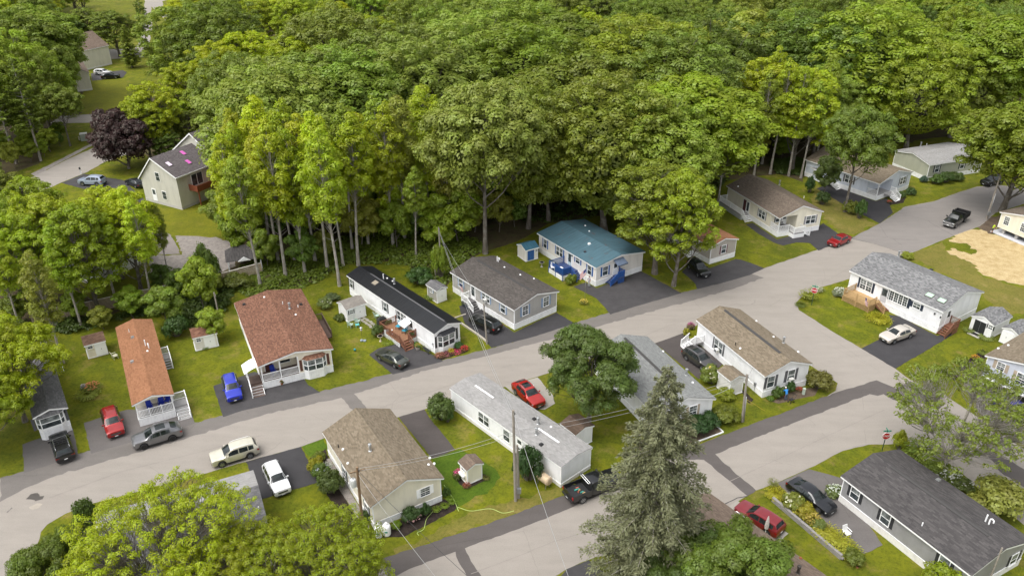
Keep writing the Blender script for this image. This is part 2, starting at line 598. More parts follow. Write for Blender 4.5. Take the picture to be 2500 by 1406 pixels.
# long patched strip along its far side
sheet('road_patch', [(0, 1166), (58, 1150), (190, 1108), (345, 1070), (475, 1031), (545, 1014), (600, 998), (782, 956), (959, 911), (1082, 879), (1191, 853), (1300, 820), (1403, 788), (1485, 764), (1560, 743), (1664, 714),
      (1760, 692), (1830, 668), (1866, 678), (1805, 700), (1690, 734), (1600, 757), (1463, 797), (1357, 826), (1200, 866), (1038, 905), (864, 961), (885, 985), (905, 1010), (880, 1030), (862, 1000), (833, 971), (645, 1012), (560, 1038), (440, 1075), (240, 1131),
      (140, 1160), (60, 1192), (0, 1225)], .018, STRIP, .08, .5)
sheet('road_patch', [(935, 1363), (1035, 1330), (1200, 1275), (1371, 1211), (1500, 1164), (1681, 1094), (1800, 1049), (2015, 968), (2050, 955), (2140, 928), (2188, 948), (2222, 930), (2290, 965), (2300, 985), (2230, 985), (2181, 976), (2157, 962), (2143, 966), (2123, 962),
      (1990, 1012), (1860, 1062), (1746, 1108), (1790, 1150), (1846, 1197), (1824, 1210), (1770, 1165), (1718, 1122), (1640, 1122), (1500, 1190), (1401, 1236), (1280, 1285), (1135, 1338), (1150, 1370), (1185, 1420), (1155, 1425), (1120, 1372), (1112, 1346), (1000, 1388), (950, 1410), (935, 1372)], .018, DARKSTRIP, .05, .5)
sheet('road_patch', [(2395, 1085), (2430, 1098), (2520, 1160), (2600, 1210), (2600, 1240), (2500, 1190), (2440, 1150)], .018, DARKSTRIP, .05, .5)
sheet('wet_patch', [(63, 1218), (75, 1206), (92, 1203), (97, 1211), (108, 1210), (104, 1218), (86, 1223), (78, 1219)], .022, WATERST, .03, .2)
sheet('road_stain', [(70, 1238), (90, 1228), (104, 1230), (95, 1240), (80, 1244)], .022, plain('pale_stain', (.33, .295, .245), .9, 0, .2), .06, .3)
for q in ([(37, 1195), (60, 1180), (88, 1172), (82, 1184), (58, 1190)], [(15, 1250), (28, 1238), (31, 1240), (19, 1251)]):
 sheet('road_stain', q, .022, STRIP, .05, .3)
JOINT = asphalt('sealed_joint', (.235, .21, .186), .1, 0)
def joint(pts, w=.035, m=None):
 P = [G(*q) for q in pts]
 up_, lo_ = [], []
 for i, p in enumerate(P):
  d = (P[min(i + 1, len(P) - 1)] - P[max(i - 1, 0)]).normalized()
  n = Vector((-d.y, d.x, 0)) * w
  up_.append((p + n)[:2]); lo_.append((p - n)[:2])
 sheet('road_joint', up_ + lo_[::-1], .021, m or JOINT, .012, .5, world=True)
for q in ([(1150, 1400), (1268, 1356), (1350, 1322), (1445, 1293)], [(120, 1215), (300, 1150), (480, 1105), (640, 1062)], [(1480, 860), (1620, 800), (1800, 740)], [(1780, 1175), (1900, 1120), (2050, 1050), (2160, 1000)], [(2010, 690), (2100, 640), (2200, 600)], [(1990, 800), (2080, 860), (2150, 910)], [(920, 1000), (1100, 940), (1250, 890)]):
 joint(q)
joint([(2078, 582), (2140, 597), (2208, 619)], .04, BLACKTOP)
joint([(1760, 1235), (1800, 1215), (1824, 1211)], .05, BLACKTOP)
# drives and paths
DR = [('driveway', [(55, 1085), (90, 1072), (178, 1045), (192, 1112), (60, 1154)], GREYTOP), ('driveway', [(205, 1032), (310, 1000), (330, 1000), (460, 985), (476, 1034), (345, 1072), (222, 1108)], GREYTOP),
      ('driveway', [(521, 942), (620, 908), (740, 922), (752, 940), (782, 958), (590, 1003), (545, 1018)], BLACKTOP),
      ('driveway', [(901, 866), (925, 850), (975, 838), (1010, 848), (1062, 868), (1082, 882), (959, 914)], BLACKTOP), ('driveway', [(1120, 748), (1155, 740), (1255, 812), (1358, 763), (1403, 790), (1300, 823), (1200, 849), (1190, 838), (1135, 790)], BLACKTOP2),
      ('driveway', [(1400, 700), (1430, 690), (1456, 704), (1563, 662), (1580, 670), (1656, 712), (1664, 716), (1560, 746), (1490, 768), (1478, 752), (1455, 728)], BLACKTOP), ('driveway', [(1665, 664), (1690, 640), (1733, 655), (1796, 633), (1808, 634), (1866, 655), (1830, 672), (1760, 692), (1702, 706), (1698, 694), (1680, 676)], BLACKTOP),
      ('driveway', [(1820, 548), (1838, 545), (1897, 585), (1990, 560), (2010, 545), (2062, 582), (2090, 578), (1998, 612), (1978, 594), (1945, 592), (1912, 600), (1888, 592), (1850, 570)], BLACKTOP2),
      ('driveway', [(1994, 461), (2025, 446), (2042, 456), (2138, 492), (2165, 483), (2180, 520), (2148, 546), (2060, 500)], BLACKTOP2),
      ('driveway', [(2170, 768), (2195, 772), (2287, 820), (2335, 812), (2186, 900), (2103, 851), (2145, 830), (2180, 790)], BLACKTOP2),
      ('driveway', [(1599, 838), (1667, 814), (1700, 838), (1770, 884), (1745, 905), (1706, 925)], BROWNTOP), ('driveway', [(973, 1018), (1036, 999), (1048, 1020), (1112, 1098), (1055, 1119)], BROWNTOP),
      ('driveway', [(600, 1127), (735, 1090), (778, 1177), (700, 1200), (640, 1218)], BLACKTOP2), ('driveway', [(1232, 943), (1312, 921), (1350, 965), (1355, 985), (1330, 1000), (1300, 998)], CONCRETE),
      ('driveway', [(1897, 1179), (1975, 1145), (2068, 1170), (2080, 1220), (2155, 1330), (2100, 1356), (2010, 1290), (1935, 1215)], GREYTOP), ('driveway', [(1760, 1250), (1800, 1222), (1925, 1302), (1895, 1330), (1850, 1300)], CONCRETE),
      ('driveway', [(1437, 1367), (1480, 1400), (1500, 1420), (1340, 1440), (1385, 1388)], BLACKTOP), ('driveway', [(2392, 930), (2560, 1000), (2560, 1120), (2440, 1050), (2380, 1000)], GREYTOP),
      ('driveway', [(225, 198), (300, 190), (310, 178), (300, 172), (222, 180)], BLACKTOP), ('driveway', [(150, 447), (205, 425), (300, 440), (355, 490), (352, 500), (290, 470), (205, 462)], BLACKTOP)]
for nm, q, m in DR:
 sheet(nm, q, .022, m, .03, .6)
sheet('paving', [(358, 590), (375, 560), (415, 572), (438, 610), (440, 620), (400, 622), (360, 618)], .012, asphalt('old_pavement', (.21, .185, .17), .15, .4), .06, .6)
sheet('gravel_yard', [(428, 576), (500, 572), (560, 590), (575, 650), (520, 672), (455, 660), (440, 690), (385, 694), (370, 660), (356, 622), (400, 624), (445, 622)], .008, GRAVEL, .12, .6)
# far street on the left
sheet('far_road', [(70, 438), (160, 392), (259, 347), (268, 330), (330, 312), (330, 370), (256, 396), (205, 424), (106, 464), (60, 480), (-200, 560), (-200, 500)], .012, OLDROAD, .06, 1.0)
sheet('far_road', [(120, 302), (150, 283), (215, 280), (330, 283), (330, 302), (268, 304), (218, 300)], .012, OLDROAD, .06, 1.0)
sheet('far_road', [(369, 17), (372, 68), (362, 120), (350, 140), (200, 150), (200, 122), (330, 120), (345, 90), (352, 30), (355, -60), (420, -60), (410, 0), (396, 4), (403, 27), (423, 44), (410, 60), (395, 40)], .012, OLDROAD, .1, 1.5)
sheet('footpath', [(75, 425), (150, 388), (262, 330), (262, 336), (150, 396), (85, 430)], .010, GRAVEL, .06, .7)
sheet('field', [(190, 250), (210, 215), (235, 198), (310, 193), (310, 284), (215, 280), (200, 275)], .008, FARG, .1, 1.0)
sheet('field', [(370, 505), (440, 512), (520, 480), (600, 470), (640, 560), (560, 580), (430, 575), (380, 540)], .008, FARG, .15, 1.0)
# straw covered lot, dry and lush lawns, beds
sheet('straw_lot', [(2318, 590), (2345, 560), (2395, 560), (2420, 572), (2450, 580), (2520, 610), (2520, 700), (2460, 690), (2400, 672), (2370, 640), (2320, 622), (2310, 612), (2325, 606), (2372, 622), (2385, 615), (2365, 598), (2330, 592)], .008, STRAW, .22, .5)
sheet('straw_lot', [(2445, 560), (2470, 545), (2560, 470), (2560, 500), (2480, 510)], .008, STRAW, .2, .5)
sheet('bare_soil', [(2385, 550), (2410, 533), (2440, 525), (2440, 562), (2418, 576), (2400, 570)], .006, SOIL, .2, .5)
sheet('dry_lawn', [(2215, 625), (2300, 590), (2312, 612), (2372, 642), (2400, 676), (2460, 694), (2520, 705), (2520, 760), (2440, 770), (2400, 720), (2330, 680)], .004, DRYG, .25, .8)
sheet('dry_lawn', [(960, 1340), (1050, 1305), (1180, 1240), (1370, 1190), (1372, 1210), (1200, 1274), (1035, 1328), (965, 1352)], .004, DRYG, .2, .6)
sheet('dry_lawn', [(1990, 450), (2060, 505), (2140, 548), (2100, 568), (2060, 575), (2020, 540), (1980, 500)], .004, DRYG, .25, .6)
sheet('lush_lawn', [(1055, 1120), (1125, 1096), (1210, 1145), (1222, 1165), (1190, 1205), (1160, 1210), (1115, 1245), (1090, 1222)], .006, LUSH, .1, .5)
sheet('lush_lawn', [(736, 1090), (790, 1071), (800, 1095), (756, 1116)], .006, LUSH, .05, .5)
sheet('flower_bed', [(756, 1118), (795, 1095), (812, 1150), (850, 1230), (905, 1300), (880, 1305), (800, 1210), (775, 1170)], .010, MULCH, .05, .4)
sheet('gravel_bed', [(797, 1120), (806, 1118), (900, 1275), (902, 1292), (886, 1285), (820, 1180)], .012, GRAVEL, .03, .4)
sheet('flower_bed', [(905, 1300), (930, 1290), (1085, 1218), (1118, 1232), (1110, 1246), (985, 1310), (935, 1312)], .010, MULCH, .04, .4)
sheet('flower_bed', [(1110, 1155), (1130, 1140), (1185, 1158), (1196, 1168), (1140, 1193), (1122, 1182)], .012, MULCH, .03, .3)
sheet('flower_bed', [(1062, 868), (1074, 880), (1142, 858), (1132, 840), (1120, 845)], .010, MULCH, .03, .3)
sheet('flower_bed', [(1560, 1078), (1620, 1050), (1700, 1030), (1752, 1044), (1765, 1055), (1680, 1092), (1640, 1105), (1560, 1112)], .010, SOIL, .05, .4)
sheet('flower_bed', [(1884, 980), (1950, 950), (2000, 945), (1990, 965), (1900, 985)], .010, SOIL, .04, .4)
sheet('flower_bed', [(2320, 920), (2345, 890), (2400, 852), (2412, 862), (2405, 880), (2350, 905), (2330, 930)], .010, MULCH, .05, .4)
sheet('flower_bed', [(2130, 500), (2190, 488), (2212, 482), (2206, 495), (2150, 506)], .010, MULCH, .05, .4)
sheet('flower_bed', [(1800, 940), (1760, 905), (1840, 975), (1830, 985)], .010, MULCH, .05, .4)
# ------------------------------------------------------------------ foliage
def leaf_mesh(name, c, nrm, size, tint, rng, aspect=.6, fold=.12, mat=None, along=None):
 """c (N,3) centres, nrm (N,3), size (N,), tint (N,) -> one mesh of folded diamond leaves"""
 N = len(c)
 nrm = nrm / np.maximum(np.linalg.norm(nrm, axis=1, keepdims=True), 1e-6)
 if along is None:
  rv = rng.normal(size=(N, 3))
 else:
  rv = along
 t = rv - nrm * np.sum(rv * nrm, axis=1, keepdims=True)
 t /= np.maximum(np.linalg.norm(t, axis=1, keepdims=True), 1e-6)
 b = np.cross(nrm, t)
 s = size[:, None]
 v = np.empty((N, 4, 3), dtype=np.float32)
 v[:, 0] = c + t * s - nrm * s * fold
 v[:, 1] = c + b * s * aspect
 v[:, 2] = c - t * s - nrm * s * fold
 v[:, 3] = c - b * s * aspect
 me = bpy.data.meshes.new(name)
 me.vertices.add(N * 4)
 me.vertices.foreach_set('co', v.reshape(-1))
 me.loops.add(N * 4)
 me.loops.foreach_set('vertex_index', np.arange(N * 4, dtype=np.int32))
 me.polygons.add(N)
 me.polygons.foreach_set('loop_start', np.arange(0, N * 4, 4, dtype=np.int32))
 me.polygons.foreach_set('loop_total', np.full(N, 4, dtype=np.int32))
 at = me.attributes.new('lv', 'FLOAT', 'FACE')
 at.data.foreach_set('value', np.clip(tint, 0, 1).astype(np.float32))
 me.materials.append(mat or LEAF)
 me.update(calc_edges=True)
 return me
def unit(v):
 return v / np.maximum(np.linalg.norm(v, axis=-1, keepdims=True), 1e-6)
def puffs_to_leaves(rng, pc, pr, per, size, flat=.8, up=.30, jit=.22, inner=.62, bot=-.3):
 """leaves spread through round tufts: pc (P,3), pr (P,)"""
 P = len(pc)
 k = np.maximum(8, (per * (pr / pr.mean()) ** 2).astype(int))
 idx = np.repeat(np.arange(P), k)
 N = len(idx)
 d = unit(rng.normal(size=(N, 3)))
 low = d[:, 2] < bot
 d[low, 2] *= -1
 f = inner + (1 - inner) * rng.random(N) ** .6
 r = (pr[idx] * f)[:, None]
 lump = 1 + .22 * np.sin(d[:, :1] * 5 + idx[:, None]) * np.cos(d[:, 1:2] * 6 + idx[:, None] * 2)
 c = pc[idx] + d * r * lump * np.array([1, 1, flat])
 n = d + np.array([0, 0, up]) + rng.normal(size=(N, 3)) * jit
 ptint = rng.random(P)
 tint = .5 + (ptint[idx] - .5) * .5 + rng.normal(size=N) * .17
 s = size * (.65 + .7 * rng.random(N))
 return c, n, s, tint
def limb(mb, p, q, r0, r1, rng, bend=.12, n=6, seg=5):
 p, q = np.array(p, float), np.array(q, float)
 L = np.linalg.norm(q - p)
 off = rng.normal(size=3) * L * bend
 off[2] *= .4
 pts, rad = [], []
 for i in range(seg + 1):
  t = i / seg
  pts.append(Vector(p + (q - p) * t + off * math.sin(math.pi * t)))
  rad.append(r0 + (r1 - r0) * t ** .8)
 mb.tube(pts, rad, n, caps=False)
 return pts
def broad_tree(seed, H=20.0, Rc=6.5, base=.38, subs=9, puffs=12, pr=1.25, per=95, size=.30, airy=0.0, flatten=.85, slim=1.0, lean=0.0, bark=BARK, trunk_r=.34, forks=1):
 """deciduous tree: trunk, limbs that reach sub-crowns, each sub-crown made of leafy tufts"""
 rng = np.random.default_rng(seed)
 zc0, zc1 = H * base, H
 cz = (zc0 + zc1) / 2
 hz = (zc1 - zc0) / 2
 lv = np.array([rng.normal() * lean, rng.normal() * lean, 0])
 cen = []
 ga = rng.random() * 6.28
 for i in range(subs):
  t = (i + .5) / subs
  zz = -0.72 + 1.5 * t
  rr = math.sqrt(max(.05, 1 - min(.98, zz) ** 2)) if zz < 1 else .1
  a = ga + i * 2.39996
  k = .62 + .14 * rng.random()
  cen.append(np.array([math.cos(a) * rr * Rc * k * slim, math.sin(a) * rr * Rc * k * slim, cz + zz * hz * .66]) + lv)
 cen.append(np.array([0, 0, cz + hz * .55]) + lv)
 mb = MB()
 top = np.array([0, 0, cz + hz * .35]) + lv * .9
 bow = rng.normal(size=3) * .25
 spine = []
 for i in range(9):
  t = i / 8
  p = top * t + bow * math.sin(t * 3.1) * 1.2
  p[2] = top[2] * t
  spine.append(Vector(p))
 rad = [trunk_r * (1.35 if i == 0 else 1) * (1 - .8 * (i / 8) ** 1.15) for i in range(9)]
 mb.tube(spine, rad, 8, caps=False)
 pcs, prs = [], []
 for c in cen:
  zs = max(H * base * .55, c[2] - Rc * (.55 + .3 * rng.random()))
  t = min(.97, zs / top[2])
  i = min(7, int(t * 8)); fr = t * 8 - i
  p0 = spine[i].lerp(spine[i + 1], fr)
  r0 = trunk_r * (.16 + .28 * (1 - t))
  pts = limb(mb, p0, c, r0, r0 * .35, rng, .08, 6)
  R2 = Rc * (.40 + .12 * rng.random())
  m = max(4, int(puffs * (.75 + .5 * rng.random())))
  for j in range(m):
   d = unit(rng.normal(size=3))
   if d[2] < -.25:
    d[2] *= -1
   out = unit(c - np.array([0, 0, cz - hz * .4]))
   d = unit(d + out * .45)
   q = c + d * R2 * (.55 + .45 * rng.random()) * np.array([1, 1, flatten])
   pcs.append(q)
   prs.append(pr * (.7 + .6 * rng.random()))
   if j % 2 == 0 or airy:
    limb(mb, pts[3 + (j % 2)], q, r0 * .3, .02, rng, .1, 4, 3)
 pcs, prs = np.array(pcs), np.array(prs)
 c, n, s, tnt = puffs_to_leaves(rng, pcs, prs, per, size)
 if size > .15 and pr > .5:                # inner leaves that close the crown
  m = 260
  ii = np.repeat(np.arange(len(cen)), m)
  d = unit(rng.normal(size=(len(ii), 3)))
  c2 = np.array(cen)[ii] + d * Rc * .30 * (.7 + .5 * rng.random((len(ii), 1)))
  c = np.concatenate([c, c2]); n = np.concatenate([n, d + np.array([0, 0, .5])]); s = np.concatenate([s, np.full(len(ii), size * 1.25)]); tnt = np.concatenate([tnt, np.full(len(ii), .45)])
 if airy:
  keep = rng.random(len(c)) > airy
  c, n, s, tnt = c[keep], n[keep], s[keep], tnt[keep]
 return leaf_mesh('crown', c, n, s, tnt, rng), mb.mesh('trunk', bark, True)
def dome_tree(seed, H=22.0, Rc=7.6, base=.14, n=260, pr=1.05, per=135, size=.19, trunk_r=.42, rag=.16):
 """full-grown forest oak: one broad uneven dome of leafy tufts on spreading limbs"""
 rng = np.random.default_rng(seed)
 z0 = H * base
 cz = z0 + (H - z0) * .48
 up, dn = H - cz - pr * .6, cz - z0
 ph = rng.random(6) * 6.28
 mb = MB()
 mb.tube([Vector((.3 * math.sin(i * .7 + ph[0]), .3 * math.cos(i * .6 + ph[1]), cz * i / 6)) for i in range(7)], [trunk_r * (1.35 if i == 0 else 1) * (1 - .62 * i / 6) for i in range(7)], 8, caps=False)
 P, Rr = [], []
 for i in range(n):
  zz = 1 - 1.72 * (i + .5) / n
  a = i * 2.39996 + rng.normal() * .12
  rr = math.sqrt(max(0, 1 - zz * zz))
  und = 1 + rag * (math.sin(2 * a + ph[0]) * rr + .8 * math.sin(3 * a + 4 * zz + ph[1]) + .6 * math.sin(5 * a - 6 * zz + ph[2])) * .6 + rng.normal() * .045
  if rng.random() < .12:
   und *= .82
  und *= 1 - .25 * max(0, -zz)
  P.append(np.array([math.cos(a) * rr * Rc * und, math.sin(a) * rr * Rc * und, cz + zz * (up if zz > 0 else dn) * und]))
  Rr.append(pr * (.7 + .55 * rng.random()))
  if i % 9 == 0:
   limb(mb, (0, 0, cz * (.45 + .5 * rng.random())), P[-1] * np.array([.93, .93, .97]), .13, .03, rng, .08, 5, 4)
 P, Rr = np.array(P), np.array(Rr)
 c, nn, s, t = puffs_to_leaves(rng, P, Rr, per, size)
 m = 5200
 d = unit(rng.normal(size=(m, 3)))
 c2 = np.array([0, 0, cz]) + d * np.array([Rc * .84, Rc * .84, 0]) + d * np.array([0, 0, 1.0]) * np.where(d[:, 2:3] > 0, up, dn) * .84
 c = np.concatenate([c, c2]); nn = np.concatenate([nn, d + np.array([0, 0, .3])]); s = np.concatenate([s, np.full(m, size * 1.3)]); t = np.concatenate([t, np.full(m, .45)])
 return leaf_mesh('crown', c, nn, s, t, rng), mb.mesh('trunk', BARK, True)
def slender_tree(seed, H=24.0, base=.42, Rc=2.9, tufts=60, pr=.95, per=85, size=.27, fork=True, trunk_r=.26):
 """forest-edge tree: long bare pale trunk, narrow crown high up"""
 rng = np.random.default_rng(seed)
 mb = MB()
 b1 = rng.normal(size=2) * .9
 def sp(t):
  return np.array([b1[0] * math.sin(t * 2.4) * t, b1[1] * math.sin(t * 2.0 + .5) * t, H * .93 * t])
 mb.tube([Vector(sp(i / 10)) for i in range(11)], [trunk_r * (1.3 if i == 0 else 1) * (1 - .88 * i / 10) for i in range(11)], 8, caps=False)
 pcs, prs = [], []
 for j in range(tufts):
  t = base + (1 - base) * (j + rng.random()) / tufts
  u_ = (t - base) / (1 - base)
  env = Rc * (math.sin(math.pi * min(1, u_ * .86 + .12)) ** .7) * (.5 + .5 * rng.random())
  a = rng.random() * 6.283
  s0 = sp(max(.2, t - .10 - .05 * rng.random()))
  q = sp(t) + np.array([math.cos(a) * env, math.sin(a) * env, .4 * rng.normal()])
  limb(mb, s0, q, .06 * (1.3 - t), .012, rng, .08, 4, 3)
  pcs.append(q); prs.append(pr * (.65 + .6 * rng.random()) * (1.15 - .4 * u_))
 for j in range(7):                       # a few dead side twigs below the crown
  t = base * (.45 + .5 * rng.random())
  a = rng.random() * 6.283
  s0 = sp(t)
  limb(mb, s0, s0 + np.array([math.cos(a) * 1.3, math.sin(a) * 1.3, .9]), .04, .01, rng, .1, 4, 3)
 c, n, s, tnt = puffs_to_leaves(rng, np.array(pcs), np.array(prs), per, size, flat=.85)
 return leaf_mesh('crown', c, n, s, tnt, rng), mb.mesh('trunk', PALEBARK, True)
def conifer(seed, H=22.0, Rb=5.2, z0=.08, whorls=30, per_w=8, droop=.25, clump=13, size=.30, layered=False, bare=0.0, shape=1.0, trunk_r=.32, gaps=0.0, fill=1.0):
 rng = np.random.default_rng(seed)
 mb = MB()
 mb.tube([Vector((0, 0, H * i / 8)) for i in range(9)], [trunk_r * (1 - .93 * i / 8) for i in range(9)], 8, caps=False)
 C, Nn, A, S = [], [], [], []
 for w in range(whorls):
  t = z0 + (1 - z0) * (w + rng.random() * .5) / whorls
  z = H * t
  L = Rb * (1 - t) ** shape * (1 - .45 * max(0, (.25 - t) / .25)) + .25
  nb = per_w if t < .85 else max(4, per_w - 2)
  a0 = rng.random() * 6.28
  for k in range(nb):
   if rng.random() < gaps:
    continue
   a = a0 + 6.283 * k / nb + rng.normal() * .15
   Lk = L * (.50 + .68 * rng.random())
   d = np.array([math.cos(a), math.sin(a), 0.0])
   rise = .30 if layered else .12
   pts = []
   for i in range(6):
    u_ = i / 5
    pts.append(np.array([0, 0, z]) + d * Lk * u_ + np.array([0, 0, Lk * (rise * u_ - droop * u_ * u_ * 1.6)]))
   mb.tube([Vector(p) for p in pts], [.045 * (1 - .8 * i / 5) * (1.4 - t) + .006 for i in range(6)], 4, caps=False)
   side = np.array([-d[1], d[0], 0])
   m = max(5, int(clump * fill * Lk))
   u_ = (bare + (1 - bare) * rng.random(m) ** .75)
   wv = rng.normal(size=m) * .26 * Lk * (1.1 - u_ * .75) * .5
   P = np.array(pts)
   ii = np.clip((u_ * 5).astype(int), 0, 4)
   fr = (u_ * 5 - ii)[:, None]
   pos = P[ii] * (1 - fr) + P[ii + 1] * fr + side * wv[:, None]
   pos[:, 2] += rng.normal(size=m) * .12 - np.abs(wv) * (.25 if not layered else .05)
   C.append(pos)
   al = d[None] * (.7 + .3 * rng.random((m, 1))) + side[None] * np.sign(wv)[:, None] * .7 + np.array([0, 0, -.25 if not layered else .15]) + rng.normal(size=(m, 3)) * .25
   A.append(al)
   Nn.append(np.array([0, 0, 1.0]) + rng.normal(size=(m, 3)) * (.55 if not layered else .4) + d * .25)
   S.append(size * (.6 + .7 * rng.random(m)))
 C, Nn, A, S = np.concatenate(C), np.concatenate(Nn), np.concatenate(A), np.concatenate(S)
 tint = .5 + rng.normal(size=len(C)) * .2
 return leaf_mesh('crown', C, Nn, S, tint, rng, aspect=.34, mat=NEEDLE, along=A), mb.mesh('trunk', PALEBARK if bare > .1 else BARK, True)
def bush(seed, tufts=30, pr=.34, per=170, size=.055, tall=1.0, spread=1.0, mat=None):
 """shrub of about 1 m radius"""
 rng = np.random.default_rng(seed)
 mb = MB()
 pcs, prs = [], []
 for j in range(tufts):
  a = rng.random() * 6.283
  e = rng.random()
  r = math.sqrt(rng.random()) * .72 * spread
  z = tall * (.12 + .70 * math.sqrt(max(0, 1 - (r / (.8 * spread)) ** 2)) * (.3 + .7 * e))
  q = np.array([math.cos(a) * r, math.sin(a) * r, z])
  pcs.append(q); prs.append(pr * (.7 + .5 * rng.random()))
  limb(mb, (q[0] * .2, q[1] * .2, 0), q, .025, .008, rng, .08, 4, 3)
 c, n, s, tnt = puffs_to_leaves(rng, np.array(pcs), np.array(prs), per, size, inner=.5)
 c[:, 2] = np.maximum(c[:, 2], .04)
 return leaf_mesh('foliage', c, n, s, tnt, rng, mat=mat), mb.mesh('stems', BARK, True)
def fountain(seed, n=190, H=1.0, Rr=.9, leaf=.085):
 """clump of arching strap leaves (hosta, daylily, ornamental grass)"""
 rng = np.random.default_rng(seed)
 C, Nn, A, S = [], [], [], []
 for i in range(n):
  a = rng.random() * 6.283
  d = np.array([math.cos(a), math.sin(a), 0])
  L = .6 + .5 * rng.random()
  for u_ in np.linspace(.15, 1, 5):
   p = d * Rr * L * u_ + np.array([0, 0, H * L * (1.75 * u_ - 1.25 * u_ * u_)])
   C.append(p + rng.normal(size=3) * .02)
   tdir = d * Rr + np.array([0, 0, H * (1.75 - 2.5 * u_)])
   A.append(tdir)
   Nn.append(np.array([0, 0, 1.0]) + d * .3 + rng.normal(size=3) * .3)
   S.append(leaf * (.8 + .5 * rng.random()))
 C, Nn, A, S = map(np.array, (C, Nn, A, S))
 return leaf_mesh('foliage', C, Nn, S, .5 + rng.normal(size=len(C)) * .2, rng, aspect=.3, along=A)
def blossoms(seed, n=40, Rr=.8, z0=.35, z1=.9, size=.07, dome=True):
 rng = np.random.default_rng(seed)
 C = []
 for i in range(n):
  a = rng.random() * 6.283
  r = math.sqrt(rng.random()) * Rr
  z = z0 + (z1 - z0) * (math.sqrt(max(0, 1 - (r / (Rr * 1.05)) ** 2)) if dome else rng.random()) + .05
  for k in range(5):
   C.append(np.array([math.cos(a) * r, math.sin(a) * r, z]) + rng.normal(size=3) * size * .5)
 C = np.array(C)
 return leaf_mesh('blossom', C, rng.normal(size=(len(C), 3)) * .6 + np.array([0, 0, 1.0]), np.full(len(C), size), .5 + rng.normal(size=len(C)) * .2, rng, aspect=.9, mat=PETAL)

TREE = {}
TREE['oak'] = [broad_tree(11 + i, H=22, Rc=7.2, base=.10 + .06 * (i % 3), subs=22, puffs=14, pr=1.1, per=175, size=.20, flatten=.9, trunk_r=.40) for i in range(2)] + [dome_tree(21 + i, Rc=7.4 + .4 * (i % 3), base=.10 + .05 * (i % 2), rag=.12 + .05 * (i % 3)) for i in range(5)]
TREE['highoak'] = [broad_tree(31 + i, H=22, Rc=6.8, base=.33, subs=18, puffs=17, pr=1.0, per=150, size=.18, flatten=.9, trunk_r=.30) for i in range(2)]
TREE['maple'] = [broad_tree(41 + i, H=20, Rc=5.6, base=.05, subs=22, puffs=14, pr=.72, per=130, size=.145, flatten=1.0, slim=.85, airy=.12, trunk_r=.32) for i in range(4)]
TREE['slender'] = [slender_tree(71 + i, H=24, base=.40 + .08 * (i % 3), Rc=2.7 + .3 * (i % 2), tufts=115, per=125, size=.15) for i in range(5)]
TREE['under'] = [broad_tree(91 + i, H=9, Rc=3.0, base=.08, subs=11, puffs=10, pr=.75, per=90, size=.17, flatten=.75, trunk_r=.11) for i in range(3)]
TREE['pine'] = [conifer(121 + i, H=26, Rb=6.0, z0=.30, whorls=24, per_w=6, droop=.04, clump=26, size=.36, layered=True, bare=.35, shape=.62, gaps=.15, trunk_r=.36) for i in range(2)]
TREE['fir'] = [conifer(131, H=16, Rb=4.2, z0=.06, whorls=26, per_w=8, droop=.10, clump=24, size=.30, layered=True, shape=.85)]
BUSH = [bush(201 + i, tall=.95 + .15 * i) for i in range(4)]
FOUNT = [fountain(221), fountain(222, 210, .8, 1.0, .095)]
BLOOM = [blossoms(231), blossoms(232, 60, .85, .2, .55, .06)]

def tree(kind, var, loc, H, col, label, group=None, name='tree', wide=1.0, rz=None, nominal=None, tz=0.0):
 cm, tm = TREE[kind][var % len(TREE[kind])]
 nom = nominal or {'oak': 22, 'highoak': 22, 'maple': 20, 'slender': 24, 'under': 9, 'pine': 26, 'fir': 16}.get(kind, 1.0)
 t = thing(name, label, 'tree', (loc[0], loc[1], 0), RNG.random() * 6.28 if rz is None else rz, group)
 k = H / nom
 t.scale = (k * wide, k * wide, k)
 c = ob('crown', cm, t)
 c.color = (*col, 1)
 ob('trunk', tm, t)
 return t
def shrub(label, px, py, r, h, col, kind='bush', var=0, name='shrub', group=None, flower=None, cat='shrub', z=0.0, world=None):
 p = world if world is not None else G(px, py, z)
 t = thing(name, label, cat, (p[0], p[1], z), RNG.random() * 6.28, group)
 t.scale = (r, r, h)
 if kind == 'bush':
  fm, sm = BUSH[var % len(BUSH)]
  f = ob('foliage', fm, t); ob('stems', sm, t)
 else:
  f = ob('foliage', FOUNT[var % 2], t)
 f.color = (*col, 1)
 if flower:
  b = ob('blossom', BLOOM[var % 2], t)
  b.color = (*flower, 1)
 return t
